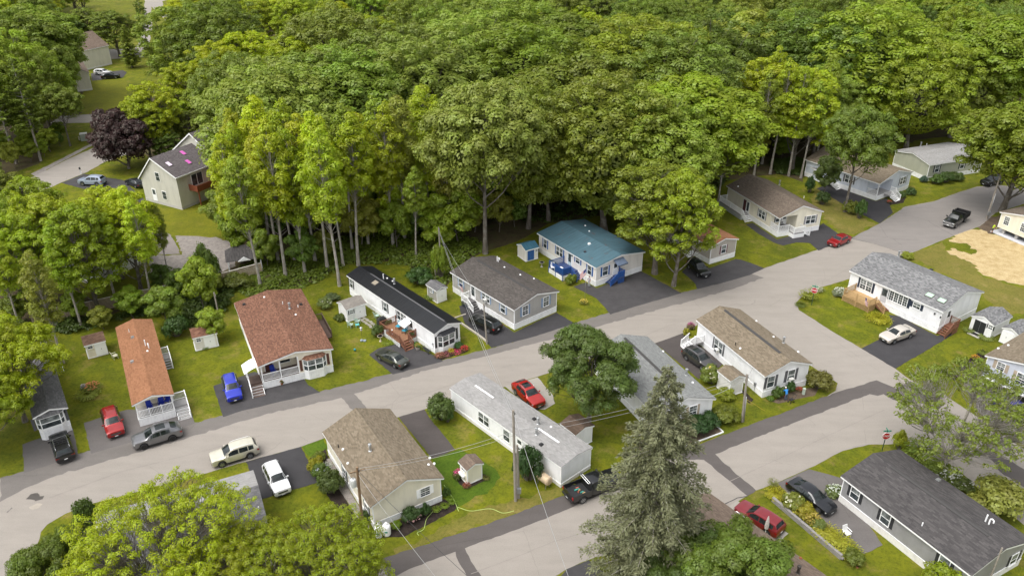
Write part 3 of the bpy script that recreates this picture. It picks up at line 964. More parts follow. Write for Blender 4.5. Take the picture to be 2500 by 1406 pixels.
# ------------------------------------------------------------------ homes
class Home:
 """long low house; local X across the gable front, local Y along its length, Z up, origin at the near left corner"""
 def __init__(s, name, label, a=None, b=None, c=None, right=None, L=None, W=None, ze=3.2, oh=.22, og=.18, zs=.75, base=False, apex=None, rise=.28,
                 wall=None, roof=None, skirt=None, trim=None, porch=None, cat='house', far=None, z0=0.0, ridge_vent=None, group=None, no_skirt=False, floor=None):
  zp = 0.0 if base else ze
  if base:
   s_oh, s_og = 0.0, 0.0
  else:
   s_oh, s_og = oh, og
  if right is not None:                     # far and near corner of the right-hand eave, width given
   d, cc = G(*right[0], zp), G(*right[1], zp)
   y = (d - cc).normalized()
   x = Vector((y.y, -y.x, 0))
   Lo = (d - cc).length if L is None else L
   Wo = W
   bb = cc - x * Wo
  elif a is not None:
   aa, bb = G(*a, zp), G(*b, zp)
   y = (aa - bb).normalized()
   x = Vector((y.y, -y.x, 0))
   Lo = (aa - bb).length if L is None else L
   if W is not None:
    Wo = W
   elif far is not None:
    Wo = (G(*far, zp) - aa).dot(x)
   else:
    Wo = (G(*c, zp) - bb).dot(x)
  else:
   bb, cc = G(*b, zp), G(*c, zp)
   x = (cc - bb).normalized()
   y = Vector((-x.y, x.x, 0))
   Lo = L
   Wo = (cc - bb).length if W is None else W
  s.w, s.l = Wo - 2 * s_oh, Lo - 2 * s_og
  s.oh, s.og = oh, og
  o = bb + x * s_oh + y * s_og
  s.o = Vector((o.x, o.y, 0))
  s.x, s.y = x, y
  s.ze, s.zs = ze, zs
  s.name = name
  s.root = thing(name, label, cat, s.o, math.atan2(x.y, x.x), group)
  s.white = trim or WHITE
  s.wallm, s.roofm, s.skirtm = wall, roof, skirt
  s.pd = porch[1] if porch else 0.0
  s.px1 = porch[0] * s.w if porch else 0.0    # porch from X=0 to X=px1
  s.zr = ze + (s.w / 2 + oh) * rise
  if apex is not None:
   p = s.hit('G', *apex)
   s.zr = p.z
  s.shell(porch, floor, no_skirt)
  if ridge_vent:
   s.vent_strip(*ridge_vent)
 # ---- frames
 def loc(s, p):
  d = Vector(p) - s.o
  return Vector((d.dot(s.x), d.dot(s.y), d.z))
 def world(s, x, y, z=0.0):
  return s.o + s.x * x + s.y * y + Vector((0, 0, z))
 def at(s, px, py, z=0.0):
  return s.loc(G(px, py, z))
 def plane(s, wall):
  return {'F': (Vector((0, 0, 0)), Vector((0, -1, 0))), 'G': (Vector((0, -s.og, 0)), Vector((0, -1, 0))), 'P': (Vector((0, s.pd, 0)), Vector((0, -1, 0))), 'L': (Vector((0, 0, 0)), Vector((-1, 0, 0))),
    'R': (Vector((s.w, 0, 0)), Vector((1, 0, 0))), 'Q': (Vector((s.px1, 0, 0)), Vector((-1, 0, 0))), 'B': (Vector((0, s.l, 0)), Vector((0, 1, 0)))}[wall]
 def hit(s, wall, px, py):
  o, n = s.plane(wall)
  d = ray(px, py)
  dl = Vector((d.dot(s.x), d.dot(s.y), d.z))
  c = s.loc((0, 0, CAM_H))
  t = (o - c).dot(n) / dl.dot(n)
  return c + dl * t
 def roof_hit(s, px, py):
  d = ray(px, py)
  dl = Vector((d.dot(s.x), d.dot(s.y), d.z))
  c = s.loc((0, 0, CAM_H))
  k = (s.zr - s.ze) / (s.w / 2 + s.oh)
  best = None
  for sg in (1, -1):
   # left slope z = ze + k*(x+oh); right slope z = ze + k*(w+oh-x)
   base = s.ze + k * s.oh if sg == 1 else s.ze + k * (s.w + s.oh)
   t = (base + k * sg * c.x - c.z) / (dl.z - k * sg * dl.x)
   p = c + dl * t
   if (sg == 1 and p.x <= s.w / 2 + .01) or (sg == -1 and p.x >= s.w / 2 - .01):
    best = p if best is None or t < bt else best
    bt = t
  return best if best is not None else Vector((s.w / 2, s.l / 2, s.zr))
 # ---- shell
 def shell(s, porch, floor, no_skirt):
  w, l, ze, zr, zs, oh, og = s.w, s.l, s.ze, s.zr, s.zs, s.oh, s.og
  k = (zr - ze) / (w / 2 + oh)
  zt = ze + k * oh - .135                    # wall top under the roof slab
  za = zr - .13
  m = MB()
  pd = s.pd
  pent = [(0, zs), (w, zs), (w, zt), (w / 2, za), (0, zt)]
  m.prism(pent, pd, l)
  if porch:
   x1 = s.px1
   if x1 < w - .05:                      # closed part beside the porch
    def top(x):
     return zt + k * x if x <= w / 2 else zt + k * (w - x)
    m.add([(x1, 0, zs), (w, 0, zs), (w, 0, zt), (x1, 0, zt), (x1, pd, zs), (w, pd, zs), (w, pd, zt), (x1, pd, zt)],
                      [(0, 1, 2, 3), (1, 5, 6, 2), (0, 3, 7, 4), (3, 2, 6, 7)])
   if porch[2] if len(porch) > 2 else True:
    m.prism([(0, zt), (w, zt), (w / 2, za)], 0, .1)
  m.build('wall', s.wallm, s.root)
  if not no_skirt:
   e = .025
   MB().box(-e, w + e, -e, l + e, -.05, zs - .004).build('skirting', s.skirtm or VINYL, s.root)
   tb = MB()
   for (x0, x1, y0, y1) in ((-.045, w + .045, -.045, -.002), (-.045, w + .045, l + .002, l + .045), (-.045, -.002, -.0015, l + .0015), (w + .002, w + .045, -.0015, l + .0015)):
    tb.box(x0, x1, y0, y1, zs - .05, zs + .03)
   tb.build('skirting_trim', s.white, s.root)
  if porch:
   MB().box(.03, s.px1 - .003, .03, pd - .003, zs - .02, zs + .035).build('porch_floor', floor or plain('porch_boards', (.20, .18, .165), .8, 0, .2), s.root)
  # roof: two slopes, each a slab
  for sg in (0, 1):
   xe = -oh if sg == 0 else w + oh
   r = MB()
   e_ = .06 if sg else -.06
   r.prism([(xe + e_, ze - .05 - .06 * k), (xe + e_, ze - .06 * k), (w / 2, zr), (w / 2, zr - .05)], -og - .06, l + og + .06)
   r.build('roof', s.roofm, s.root)
  t = .022
  for xe, sg in ((-oh, -1), (w + oh, 1)):
   MB().box(xe + sg * .002, xe + sg * (t + .04), -og - t, l + og + t, ze - .22, ze - .056).build('fascia', s.white, s.root)
  for ye, sg in ((-og, -1), (l + og, 1)):
   for xe in (-oh, w + oh):
    b = MB()
    b.prism([(xe, ze - .25), (xe, ze - .054), (w / 2, zr - .054), (w / 2, zr - .25)], ye - sg * .002, ye + sg * (t + .01))
    b.build('rake_board', s.white, s.root)
  # ridge cap
  c = MB()
  for xe in (-1, 1):
   c.prism([(w / 2, zr + .02), (w / 2 + xe * .16, zr - .16 * k + .02), (w / 2 + xe * .16, zr - .16 * k + .004), (w / 2, zr + .004)], -og - .062, l + og + .062)
  c.build('ridge_cap', s.roofm, s.root)
  for x_, y_ in ((0, 0), (w, 0), (0, l), (w, l)):
   if porch and y_ == 0 and (x_ == 0 or s.px1 > w - .05):
    continue
   sx, sy = (-1 if x_ == 0 else 1), (-1 if y_ == 0 else 1)
   cb = MB()
   cb.box(x_ + sx * .012, x_ - sx * .09, y_ + sy * .001, y_ + sy * .012, zs + .04, zt)
   cb.box(x_ + sx * .001, x_ + sx * .012, y_ + sy * .0005, y_ - sy * .09, zs + .04, zt)
   cb.build('corner_board', s.white, s.root)
 def vent_strip(s, y0, y1, mat, width=.28, off=0.0):
  w, zr = s.w, s.zr
  k = (zr - s.ze) / (w / 2 + s.oh)
  c = MB()
  for sg in (-1, 1):
   c.prism([(w / 2, zr + .07), (w / 2 + sg * width, zr - k * width + .06), (w / 2 + sg * width, zr - k * width + .022), (w / 2, zr + .022)], s.l * y0, s.l * y1)
  c.build('ridge_vent', mat, s.root)
 # ---- pieces on walls
 def wbox(s, mb, wall, s0, s1, z0, z1, d0, d1):
  o, n = s.plane(wall)
  if wall in ('F', 'B', 'P', 'G'):
   y0, y1 = o.y + n.y * d0, o.y + n.y * d1
   mb.box(s0, s1, y0, y1, z0, z1)
  else:
   x0, x1 = o.x + n.x * d0, o.x + n.x * d1
   mb.box(x0, x1, s0, s1, z0, z1)
 def wpos(s, wall, px, py):
  p = s.hit(wall, px, py)
  return (p.x if wall in ('F', 'B', 'P', 'G') else p.y), p.z
 def window(s, wall, px, py, w=.85, h=1.3, shutter=None, sash=1, grid=None, zc=None, sw=.33, frame=None, pos=None, ac=False, glass=None, split=True):
  sc_, zc_ = s.wpos(wall, px, py) if pos is None else pos
  if zc is not None:
   zc_ = zc
  z0, z1 = zc_ - h / 2, zc_ + h / 2
  s0, s1 = sc_ - w / 2, sc_ + w / 2
  fm = frame or s.white
  f = MB()
  t = .07
  s.wbox(f, wall, s0 - t, s1 + t, z1, z1 + t, -.01, .06)
  s.wbox(f, wall, s0 - t, s1 + t, z0 - t, z0, -.01, .075)
  s.wbox(f, wall, s0 - t, s0, z0, z1, -.01, .06)
  s.wbox(f, wall, s1, s1 + t, z0, z1, -.01, .06)
  for i in range(1, sash):
   q = s0 + w * i / sash
   s.wbox(f, wall, q - .05, q + .05, z0, z1, -.01, .055)
  win = f.build('window', fm, s.root)
  n_z = 2 if split else 1
  for i in range(sash):
   a0 = s0 + w * i / sash + (.05 if i else 0)
   a1 = s0 + w * (i + 1) / sash - (.05 if i < sash - 1 else 0)
   for j in range(n_z):
    b0, b1 = z0 + h * j / n_z, z0 + h * (j + 1) / n_z
    pn = MB()
    s.wbox(pn, wall, a0, a1, b0 + (.025 if j else 0), b1 - (.025 if j < n_z - 1 else 0), .002, .02 + .012 * j)
    pn.build('pane', glass or (GLASS2 if j else GLASS), win)
   if n_z == 2:
    rl = MB()
    s.wbox(rl, wall, a0, a1, zc_ - .03, zc_ + .03, -.005, .045)
    rl.build('meeting_rail', fm, win)
   if grid:
    g = MB()
    gx, gz = grid
    for q in range(1, gx):
     u_ = a0 + (a1 - a0) * q / gx
     s.wbox(g, wall, u_ - .010, u_ + .010, z0, z1, .0, .042)
    for q in range(1, gz):
     u_ = z0 + h * q / gz
     if n_z == 2 and abs(u_ - zc_) < .02:
      continue
     s.wbox(g, wall, a0, a1, u_ - .010, u_ + .010, .0, .041)
    g.build('glazing_bars', fm, win)
  if shutter:
   for q in (s0 - t - sw - .01, s1 + t + .01):
    sh = MB()
    s.wbox(sh, wall, q, q + sw, z0 - .05, z1 + .05, -.005, .028)
    for zz in (z0 + .02, zc_ + .02):
     for i in range(7):
      zi = zz + (h / 2 - .08) * i / 7
      s.wbox(sh, wall, q + .04, q + sw - .04, zi, zi + .035, .02, .04)
    sh.build('shutter', shutter, win)
  if ac:
   a_ = MB()
   s.wbox(a_, wall, sc_ - .28, sc_ + .28, z0 + .02, z0 + .42, .0, .42)
   a_.build('air_conditioner', plain('cream_plastic', (.72, .71, .66), .5, 0, .08), win)
   a2 = MB()
   s.wbox(a2, wall, sc_ - .24, sc_ + .24, z0 + .07, z0 + .37, .421, .432)
   a2.build('air_conditioner_grille', GREYM, win)
  return win
 def door(s, wall, px, py, w=.9, h=2.0, mat=None, glassy=.5, pos=None, zb=None):
  sc_, zc_ = s.wpos(wall, px, py) if pos is None else pos
  z0 = (s.zs + .04) if zb is None else zb
  f = MB()
  t = .08
  s.wbox(f, wall, sc_ - w / 2 - t, sc_ - w / 2, z0, z0 + h + t, -.01, .05)
  s.wbox(f, wall, sc_ + w / 2, sc_ + w / 2 + t, z0, z0 + h + t, -.01, .05)
  s.wbox(f, wall, sc_ - w / 2, sc_ + w / 2, z0 + h, z0 + h + t, -.01, .05)
  d0 = f.build('door', s.white, s.root)
  l_ = MB()
  s.wbox(l_, wall, sc_ - w / 2, sc_ + w / 2, z0, z0 + h, .0, .03)
  l_.build('door_leaf', mat or s.white, d0)
  if glassy:
   g = MB()
   s.wbox(g, wall, sc_ - w / 2 + .12, sc_ + w / 2 - .12, z0 + h * (1 - glassy), z0 + h - .12, .02, .036)
   g.build('pane', GLASS, d0)
  hd = MB()
  s.wbox(hd, wall, sc_ + w / 2 - .1, sc_ + w / 2 - .05, z0 + .95, z0 + 1.05, .02, .09)
  hd.build('door_handle', CHROME, d0)
  return d0
 def wall_lamp(s, wall, px, py):
  a, z = s.wpos(wall, px, py)
  m = MB(); s.wbox(m, wall, a - .07, a + .07, z - .12, z + .12, 0, .14)
  m.build('wall_lamp', BLACKP, s.root)
 def meter(s, wall, px, py, w=.3, h=.5, mat=None):
  a, z = s.wpos(wall, px, py)
  m = MB(); s.wbox(m, wall, a - w / 2, a + w / 2, z - h / 2, z + h / 2, 0, .14)
  s.wbox(m, wall, a - .03, a + .03, z - h / 2 - .6, z - h / 2, 0, .06)
  m.build('meter_box', mat or GREYM, s.root)
 # ---- things on the roof
 def vent(s, kind, px, py, mat=None, size=1.0):
  p = s.roof_hit(px, py)
  k = (s.zr - s.ze) / (s.w / 2 + s.oh) * (1 if p.x < s.w / 2 else -1)
  m = MB()
  x, y, z = p
  if kind == 'pipe':
   m.cyl((x, y, z - .05), .05 * size, .42 * size, 8)
   m.build('vent_pipe', mat or WHITE, s.root, True, 40)
  elif kind == 'bend':
   pts = [(x, y, z - .05), (x, y, z + .55)] + [(x, y - .16 + .16 * math.cos(t), z + .55 + .16 * math.sin(t)) for t in (.6, 1.2, 1.57, 2.0, 2.6, 3.1)] + [(x, y - .32, z + .42)]
   m.tube(pts, .065, 8)
   m.build('vent_pipe', mat or WHITE, s.root, True, 40)
  elif kind == 'tall':
   m.cyl((x, y, z - .05), .065 * size, .85 * size, 8)
   m.build('vent_pipe', mat or WHITE, s.root, True, 40)
  elif kind == 'flue':
   m.lathe((x, y, z - .08), [(.2, 0), (.19, .12), (.12, .16), (.12, .62), (.15, .64), (.15, .70), (.11, .72), (.17, .80), (.17, .92), (.05, .97)], 12)
   m.build('flue', mat or GALV, s.root, True, 35)
  elif kind == 'cap':
   m.lathe((x, y, z - .05), [(.13, 0), (.13, .12), (.09, .17), (.03, .2)], 10)
   m.build('vent_cap', mat or WHITE, s.root, True, 40)
  elif kind == 'box':
   e = .2 * size
   m.add([(x - e, y - e, z - e * k - .02), (x + e, y - e, z + e * k - .02), (x + e, y + e, z + e * k - .02), (x - e, y + e, z - e * k - .02),
                   (x - e * .8, y - e * .8, z + .16), (x + e * .8, y - e * .8, z + .16 + .2 * e * k), (x + e * .8, y + e * .8, z + .16 + .2 * e * k), (x - e * .8, y + e * .8, z + .16)],
                  [(0, 3, 2, 1), (4, 5, 6, 7), (0, 1, 5, 4), (1, 2, 6, 5), (2, 3, 7, 6), (3, 0, 4, 7)])
   m.build('roof_vent', mat or GALV, s.root)
  elif kind == 'skylight':
   a, b = .42 * size, .55 * size
   def q(dx, dy, dz):
    return (x + dx, y + dy, z + dx * k + dz)
   m.add([q(-a, -b, -.02), q(a, -b, -.02), q(a, b, -.02), q(-a, b, -.02), q(-a, -b, .09), q(a, -b, .09), q(a, b, .09), q(-a, b, .09)],
                  [(0, 3, 2, 1), (4, 5, 6, 7), (0, 1, 5, 4), (1, 2, 6, 5), (2, 3, 7, 6), (3, 0, 4, 7)])
   f = m.build('skylight', plain('skylight_frame', (.12, .11, .1), .5, .3, .1), s.root)
   g = MB()
   a, b = a - .07, b - .07
   g.add([q(-a, -b, .08), q(a, -b, .08), q(a, b, .08), q(-a, b, .08), q(-a, -b, .105), q(a, -b, .105), q(a, b, .105), q(-a, b, .105)],
                  [(0, 3, 2, 1), (4, 5, 6, 7), (0, 1, 5, 4), (1, 2, 6, 5), (2, 3, 7, 6), (3, 0, 4, 7)])
   g.build('pane', mat or plain('skylight_glass', (.40, .56, .42), .3, 0, .15), f)
 def bay(s, wall, px, py, w=2.4, h=1.35, d=.55, roofm=None, zc=None, shutter=None, down=True, cm=None):
  """angled bay window with three panes and its own small roof (front wall only)"""
  sc_, z = s.wpos(wall, px, py)
  if zc is not None:
   z = zc
  z0, z1 = z - h / 2, z + h / 2
  x0, x1 = sc_ - w / 2, sc_ + w / 2
  xi0, xi1 = x0 + d * .9, x1 - d * .9
  pl = [(x0, 0), (x1, 0), (xi1, -d), (xi0, -d)]
  mb = MB()
  mb.slab([(p[0], p[1] - (0 if p[1] == 0 else .0)) for p in pl], z0 - .28, z0)
  mb.slab(pl, z1, z1 + .14)
  for a, b in ((pl[3], pl[2]), (pl[2], pl[1]), (pl[0], pl[3])):
   pass
  for p in (pl[3], pl[2]):
   mb.box(p[0] - .05, p[0] + .05, p[1] - .02, p[1] + .08, z0, z1)
  for p in (pl[0], pl[1]):
   mb.box(p[0] - .05, p[0] + .05, -.1, 0, z0, z1)
  bw = mb.build('bay_window', cm or s.white, s.root)
  def pane(p, q, n=1, split=True):
   p, q = Vector((p[0], p[1], 0)), Vector((q[0], q[1], 0))
   dd = (q - p).normalized()
   nn = Vector((dd.y, -dd.x, 0))
   L = (q - p).length
   for i in range(n):
    a = p + dd * (L * i / n + .05)
    b = p + dd * (L * (i + 1) / n - .05)
    for j in (0, 1):
     za, zb_ = z0 + .03 + j * h / 2, z0 + (j + 1) * h / 2 - .03
     g = MB()
     o1, o2 = nn * .0, nn * -.05
     g.add([a + o1 + Vector((0, 0, za)), b + o1 + Vector((0, 0, za)), b + o1 + Vector((0, 0, zb_)), a + o1 + Vector((0, 0, zb_)),
                           a + o2 + Vector((0, 0, za)), b + o2 + Vector((0, 0, za)), b + o2 + Vector((0, 0, zb_)), a + o2 + Vector((0, 0, zb_))],
                          [(0, 1, 2, 3), (7, 6, 5, 4), (0, 4, 5, 1), (1, 5, 6, 2), (2, 6, 7, 3), (3, 7, 4, 0)])
     g.build('pane', GLASS2 if j else GLASS, bw)
    r = MB()
    r.bar(a + Vector((0, 0, z)), b + Vector((0, 0, z)), .09, .07)
    if i:
     r.bar(p + dd * L * i / n + Vector((0, 0, z0)), p + dd * L * i / n + Vector((0, 0, z1)), .1, .1)
    r.build('meeting_rail', cm or s.white, bw)
  pane(pl[0], pl[3])
  pane(pl[3], pl[2], 2 if w > 2.6 else 1)
  pane(pl[2], pl[1])
  rf = MB()
  e = .12
  base = [(x0 - e, 0), (xi0 - e * .5, -d - e), (xi1 + e * .5, -d - e), (x1 + e, 0)]
  vs = [(p[0], p[1], z1 + .141) for p in base] + [(x0 + .3, -.0, z1 + .5), (x1 - .3, -.0, z1 + .5)]
  rf.add(vs, [(0, 1, 4), (1, 2, 5, 4), (2, 3, 5), (0, 4, 5, 3), (0, 3, 2, 1)])
  rf.build('bay_roof', roofm or s.roofm, bw)
  if shutter:
   for q in (x0 - .42, x1 + .12):
    sh = MB(); sh.box(q, q + .3, -.03, -.001, z0 - .1, z1 + .1)
    for i in range(12):
     zi = z0 + h * i / 12
     sh.box(q + .03, q + .27, -.045, -.02, zi, zi + .045)
    sh.build('shutter', shutter, bw)
  if down:
   sk = MB(); sk.slab([(x0, -.026), (x1, -.026), (xi1, -d + .05), (xi0, -d + .05)], -.03, z0 - .285)
   sk.build('bay_base', s.skirtm or VINYL, bw)
  return bw

# ---- decks, steps and rails in a home's frame
def rail(parent, p, q, h=.95, mat=WHITE, z=None, balus=.115, post=.1, posts=(True, True), bw=.032, rail_w=.08, low=.1, cap=False):
 """straight railing from p to q (points at floor level)"""
 p, q = Vector(p), Vector(q)
 L = (q - p).length
 if L < .05:
  return
 u_ = Vector((0, 0, 1))
 for a, flag in ((p, posts[0]), (q, posts[1])):
  if flag:
   m = MB()
   m.box(a.x - post / 2, a.x + post / 2, a.y - post / 2, a.y + post / 2, a.z - .12, a.z + h + .12)
   if cap:
    m.box(a.x - post * .68, a.x + post * .68, a.y - post * .68, a.y + post * .68, a.z + h + .12, a.z + h + .16)
   m.build('post', mat, parent)
 MB().bar(p + u_ * h, q + u_ * h, rail_w, .06).build('top_rail', mat, parent)
 MB().bar(p + u_ * low, q + u_ * low, .05, .05).build('bottom_rail', mat, parent)
 n = max(2, int(L / balus))
 b = MB()
 for i in range(1, n):
  a = p.lerp(q, i / n)
  b.bar(a + u_ * (low + .027), a + u_ * (h - .032), bw, bw)
 o = b.build('balusters', mat, parent, kind='stuff')
def steps(parent, o, d, width, n, rise, run, mat, smat=None, z_top=None, riser=None, treads=.045):
 """flight descending from o (top edge centre, floor level) in direction d"""
 o, d = Vector(o), Vector(d).normalized()
 s_ = Vector((d.y, -d.x, 0))
 for i in range(n):
  z = o.z - rise * (i + 1)
  if z < .02:
   break
  a = o + d * (run * i)
  b = o + d * (run * (i + 1) + .03)
  c = [a + s_ * width / 2, b + s_ * width / 2, b - s_ * width / 2, a - s_ * width / 2]
  MB().slab([(v.x, v.y) for v in c], z - treads, z).build('step', mat, parent)
  if riser:
   e = b - d * .035
   MB().bar(e + s_ * (width / 2 - .02) + Vector((0, 0, z - treads - (rise - treads) / 2 - o.z)), e - s_ * (width / 2 - .02) + Vector((0, 0, z - treads - (rise - treads) / 2 - o.z)), .02, rise - treads - .004).build('riser', riser, parent)
 for sg in (-1, 1):
  p = o + s_ * sg * (width / 2 - .03) - Vector((0, 0, rise + .12))
  q = p + d * run * n - Vector((0, 0, rise * (n - 1)))
  q.z = max(q.z, .1)
  MB().bar(p, q, .05, .2).build('stringer', smat or mat, parent)
def stair_rail(parent, o, d, width, n, rise, run, mat, side, h=.9, balus=.13, bw=.032):
 o, d = Vector(o), Vector(d).normalized()
 s_ = Vector((d.y, -d.x, 0)) * side * (width / 2)
 p = o + s_
 q = p + d * run * n - Vector((0, 0, rise * n))
 rail(parent, p, q, h, mat, balus=balus, posts=(False, True), bw=bw)
def platform(parent, poly, z, mat, th=.09, joist=None, board=.14, axis='x'):
 """deck floor of single boards"""
 xs = [p[0] for p in poly]; ys = [p[1] for p in poly]
 x0, x1, y0, y1 = min(xs), max(xs), min(ys), max(ys)
 MB().box(x0 + .02, x1 - .02, y0 + .02, y1 - .02, z - .2, z - .036).build('deck_frame', joist or mat, parent)
 m = MB()
 a0, a1 = (y0, y1) if axis == 'x' else (x0, x1)
 n = max(1, int((a1 - a0) / board))
 bwid = (a1 - a0) / n
 for i in range(n):
  u0, u1 = a0 + bwid * i + .004, a0 + bwid * (i + 1) - .004
  if axis == 'x':
   m.box(x0, x1, u0, u1, z - .034, z)
  else:
   m.box(u0, u1, y0, y1, z - .034, z)
 m.build('deck_boards', mat, parent, kind='stuff')
def lattice(parent, p, q, z0, z1, mat, frame=True):
 p, q = Vector(p), Vector(q)
 L = (q - p).length
 d = (q - p).normalized()
 b = MB()
 h = z1 - z0
 n = int((L + h) / .17)
 for i in range(n + 1):
  a = i * .17
  for sg in (1, -1):
   if sg == 1:
    s0, s1 = a - h, a
   else:
    s0, s1 = a, a - h
   pa, pb = [s0, z0], [s1, z1]
   lo, hi = 0, L
   def clip(A, B):
    (sa, za), (sb, zb) = A, B
    if sa == sb:
     return None
    t0, t1 = 0.0, 1.0
    for bound, sign in ((lo, 1), (hi, -1)):
     da = (sa - bound) * sign; db = (sb - bound) * sign
     if da < 0 and db < 0:
      return None
     if da < 0:
      t0 = max(t0, da / (da - db))
     elif db < 0:
      t1 = min(t1, da / (da - db))
    if t1 - t0 < .05:
     return None
    return (sa + (sb - sa) * t0, za + (zb - za) * t0), (sa + (sb - sa) * t1, za + (zb - za) * t1)
   r = clip(pa, pb)
   if r:
    (sa, za), (sb, zb) = r
    nn = Vector((d.y, -d.x, 0)) * (.006 * sg)
    A = p + d * sa + nn; B = p + d * sb + nn
    A.z, B.z = za, zb
    b.bar(A, B, .01, .04, up=(d.y, -d.x, 0)) if False else b.bar(A, B, .045, .01, up=Vector((d.y, -d.x, 0)))
 b.build('lattice', mat, parent, kind='stuff')
# ------------------------------------------------------------------ the homes of the park
def Zm(ox, oy, k):
 return lambda x, y: (ox + x / k, oy + y / k)
z1, z2, z3, z4, z5 = Zm(0, 0, 2.93), Zm(0, 380, 2.93), Zm(0, 760, 2.93), Zm(560, 620, 2.93), Zm(560, 926, 2.93)
z6, z7, z8, zG, zS, zR = Zm(1050, 500, 2.93), Zm(1050, 880, 2.93), Zm(1500, 680, 2.93), Zm(1600, 320, 2.93), Zm(1860, 926, 2.93), Zm(1400, 926, 2.93)
zI, zK, zC, zE, zA, zB, zT, zU, zQ, zM = Zm(1960, 320, 3.515), Zm(1920, 580, 3.269), Zm(840, 640, 5.86), Zm(1300, 520, 5.86), Zm(200, 880, 5.86), Zm(560, 860, 5.86), Zm(2180, 380, 5.86), Zm(200, 250, 4.261), Zm(0, 1080, 3.906), Zm(500, 100, 2.344)

ROOF_ORANGE = shingle('orange_shingles', ((.205, .092, .045), (.262, .122, .062), (.31, .150, .080)), streak=.3)
ROOF_BROWN = shingle('red_brown_shingles', ((.095, .046, .031), (.160, .076, .048), (.23, .120, .078)), streak=.2)
ROOF_BROWN2 = shingle('brown_shingles', ((.105, .062, .042), (.155, .092, .062), (.21, .13, .09)), streak=.25)
ROOF_TAN = shingle('tan_shingles', ((.125, .100, .068), (.170, .137, .096), (.225, .185, .135)), streak=.2)
ROOF_TAUPE = shingle('taupe_shingles', ((.100, .078, .060), (.135, .106, .082), (.175, .142, .113)), streak=.2)
ROOF_CHAR = shingle('charcoal_shingles', ((.046, .043, .043), (.066, .061, .060), (.096, .089, .086)), streak=.25, tab=.5)
ROOF_CHARB = shingle('weathered_charcoal_shingles', ((.052, .046, .042), (.078, .069, .062), (.115, .102, .092)), streak=.35)
ROOF_GREY = shingle('grey_shingles', ((.095, .095, .097), (.165, .165, .165), (.25, .25, .248)), streak=.15)
ROOF_PALE = shingle('pale_grey_shingles', ((.215, .208, .20), (.265, .258, .248), (.315, .308, .296)), streak=.3)
ROOF_SLATE = shingle('grey_green_shingles', ((.15, .155, .150), (.195, .20, .192), (.24, .245, .236)), streak=.2)
ROOF_DARKG = shingle('dark_grey_shingles', ((.095, .093, .095), (.13, .127, .128), (.18, .176, .175)), streak=.25)
ROOF_BARN = shingle('faded_brown_shingles', ((.110, .080, .060), (.150, .112, .085), (.20, .152, .118)), streak=.35)
ROOF_BLACK = metal_roof('black_metal_roof', (.022, .023, .026), None, .42)
ROOF_BLUE = metal_roof('blue_metal_roof', (.085, .165, .205), (.15, .075, .06), .55)
W_CREAM = siding('cream_siding', (.80, .74, .60))
W_CREAM2 = siding('pale_cream_siding', (.82, .77, .63))
W_BEIGE = siding('beige_siding', (.74, .70, .60))
W_WHITE = siding('white_siding', (.87, .87, .87))
W_GREIGE = siding('greige_siding', (.40, .385, .36))
W_GREY = siding('grey_siding', (.33, .325, .325))
W_DGREY = siding('mid_grey_siding', (.29, .285, .285))
W_LBLUE = siding('pale_blue_siding', (.60, .64, .70))
W_SAGE = siding('sage_siding', (.42, .425, .34))
W_TAUPE = siding('taupe_siding', (.45, .41, .36))
W_PINK = siding('pinkish_white_siding', (.78, .74, .69))
SK_W = skirt_mat('white_skirting', (.86, .86, .855))
SK_O = skirt_mat('offwhite_skirting', (.74, .72, .68))
SK_STONE = earth('stone_skirting', ((.38, .33, .27), (.5, .45, .38), (.6, .55, .47)), 3.0, 5.0)
SH_NAVY = plain('navy_shutter', (.022, .032, .055), .5)
SH_BLACK = plain('black_shutter', (.03, .031, .034), .5)
SH_GREY = plain('grey_shutter', (.10, .10, .108), .5)
SH_LGREY = plain('light_grey_shutter', (.27, .265, .27), .5)
SH_BLUE = plain('blue_shutter', (.03, .11, .33), .45)
SH_SLATE = plain('slate_blue_shutter', (.22, .30, .42), .5)
SH_TAN = plain('tan_shutter', (.42, .35, .27), .5)
SH_BROWN = plain('brown_shutter', (.115, .045, .033), .5)
SH_MAROON = plain('maroon_shutter', (.19, .10, .11), .5)
WOOD_NEW = plain('new_deck_wood', (.45, .295, .135), .75, 0, .25, 4)
WOOD_RED = plain('red_stained_wood', (.21, .088, .05), .7, 0, .25, 4)
WOOD_BRN = plain('brown_deck_wood', (.25, .125, .065), .75, 0, .25, 4)
WOOD_BLUE = plain('blue_painted_wood', (.020, .085, .30), .5, 0, .2, 3)
WOOD_BLUED = plain('blue_deck_paint', (.045, .075, .19), .6, 0, .3, 3)
GREYDECK = plain('grey_deck_boards', (.33, .32, .31), .7, 0, .15, 4)
DARKDECK = plain('dark_deck_boards', (.12, .115, .115), .7, 0, .2, 4)
BROWNDK = plain('brown_composite', (.115, .075, .06), .7, 0, .2, 4)
CLOUD = plain('awning_white', (.85, .85, .84), .4, 0, .03)

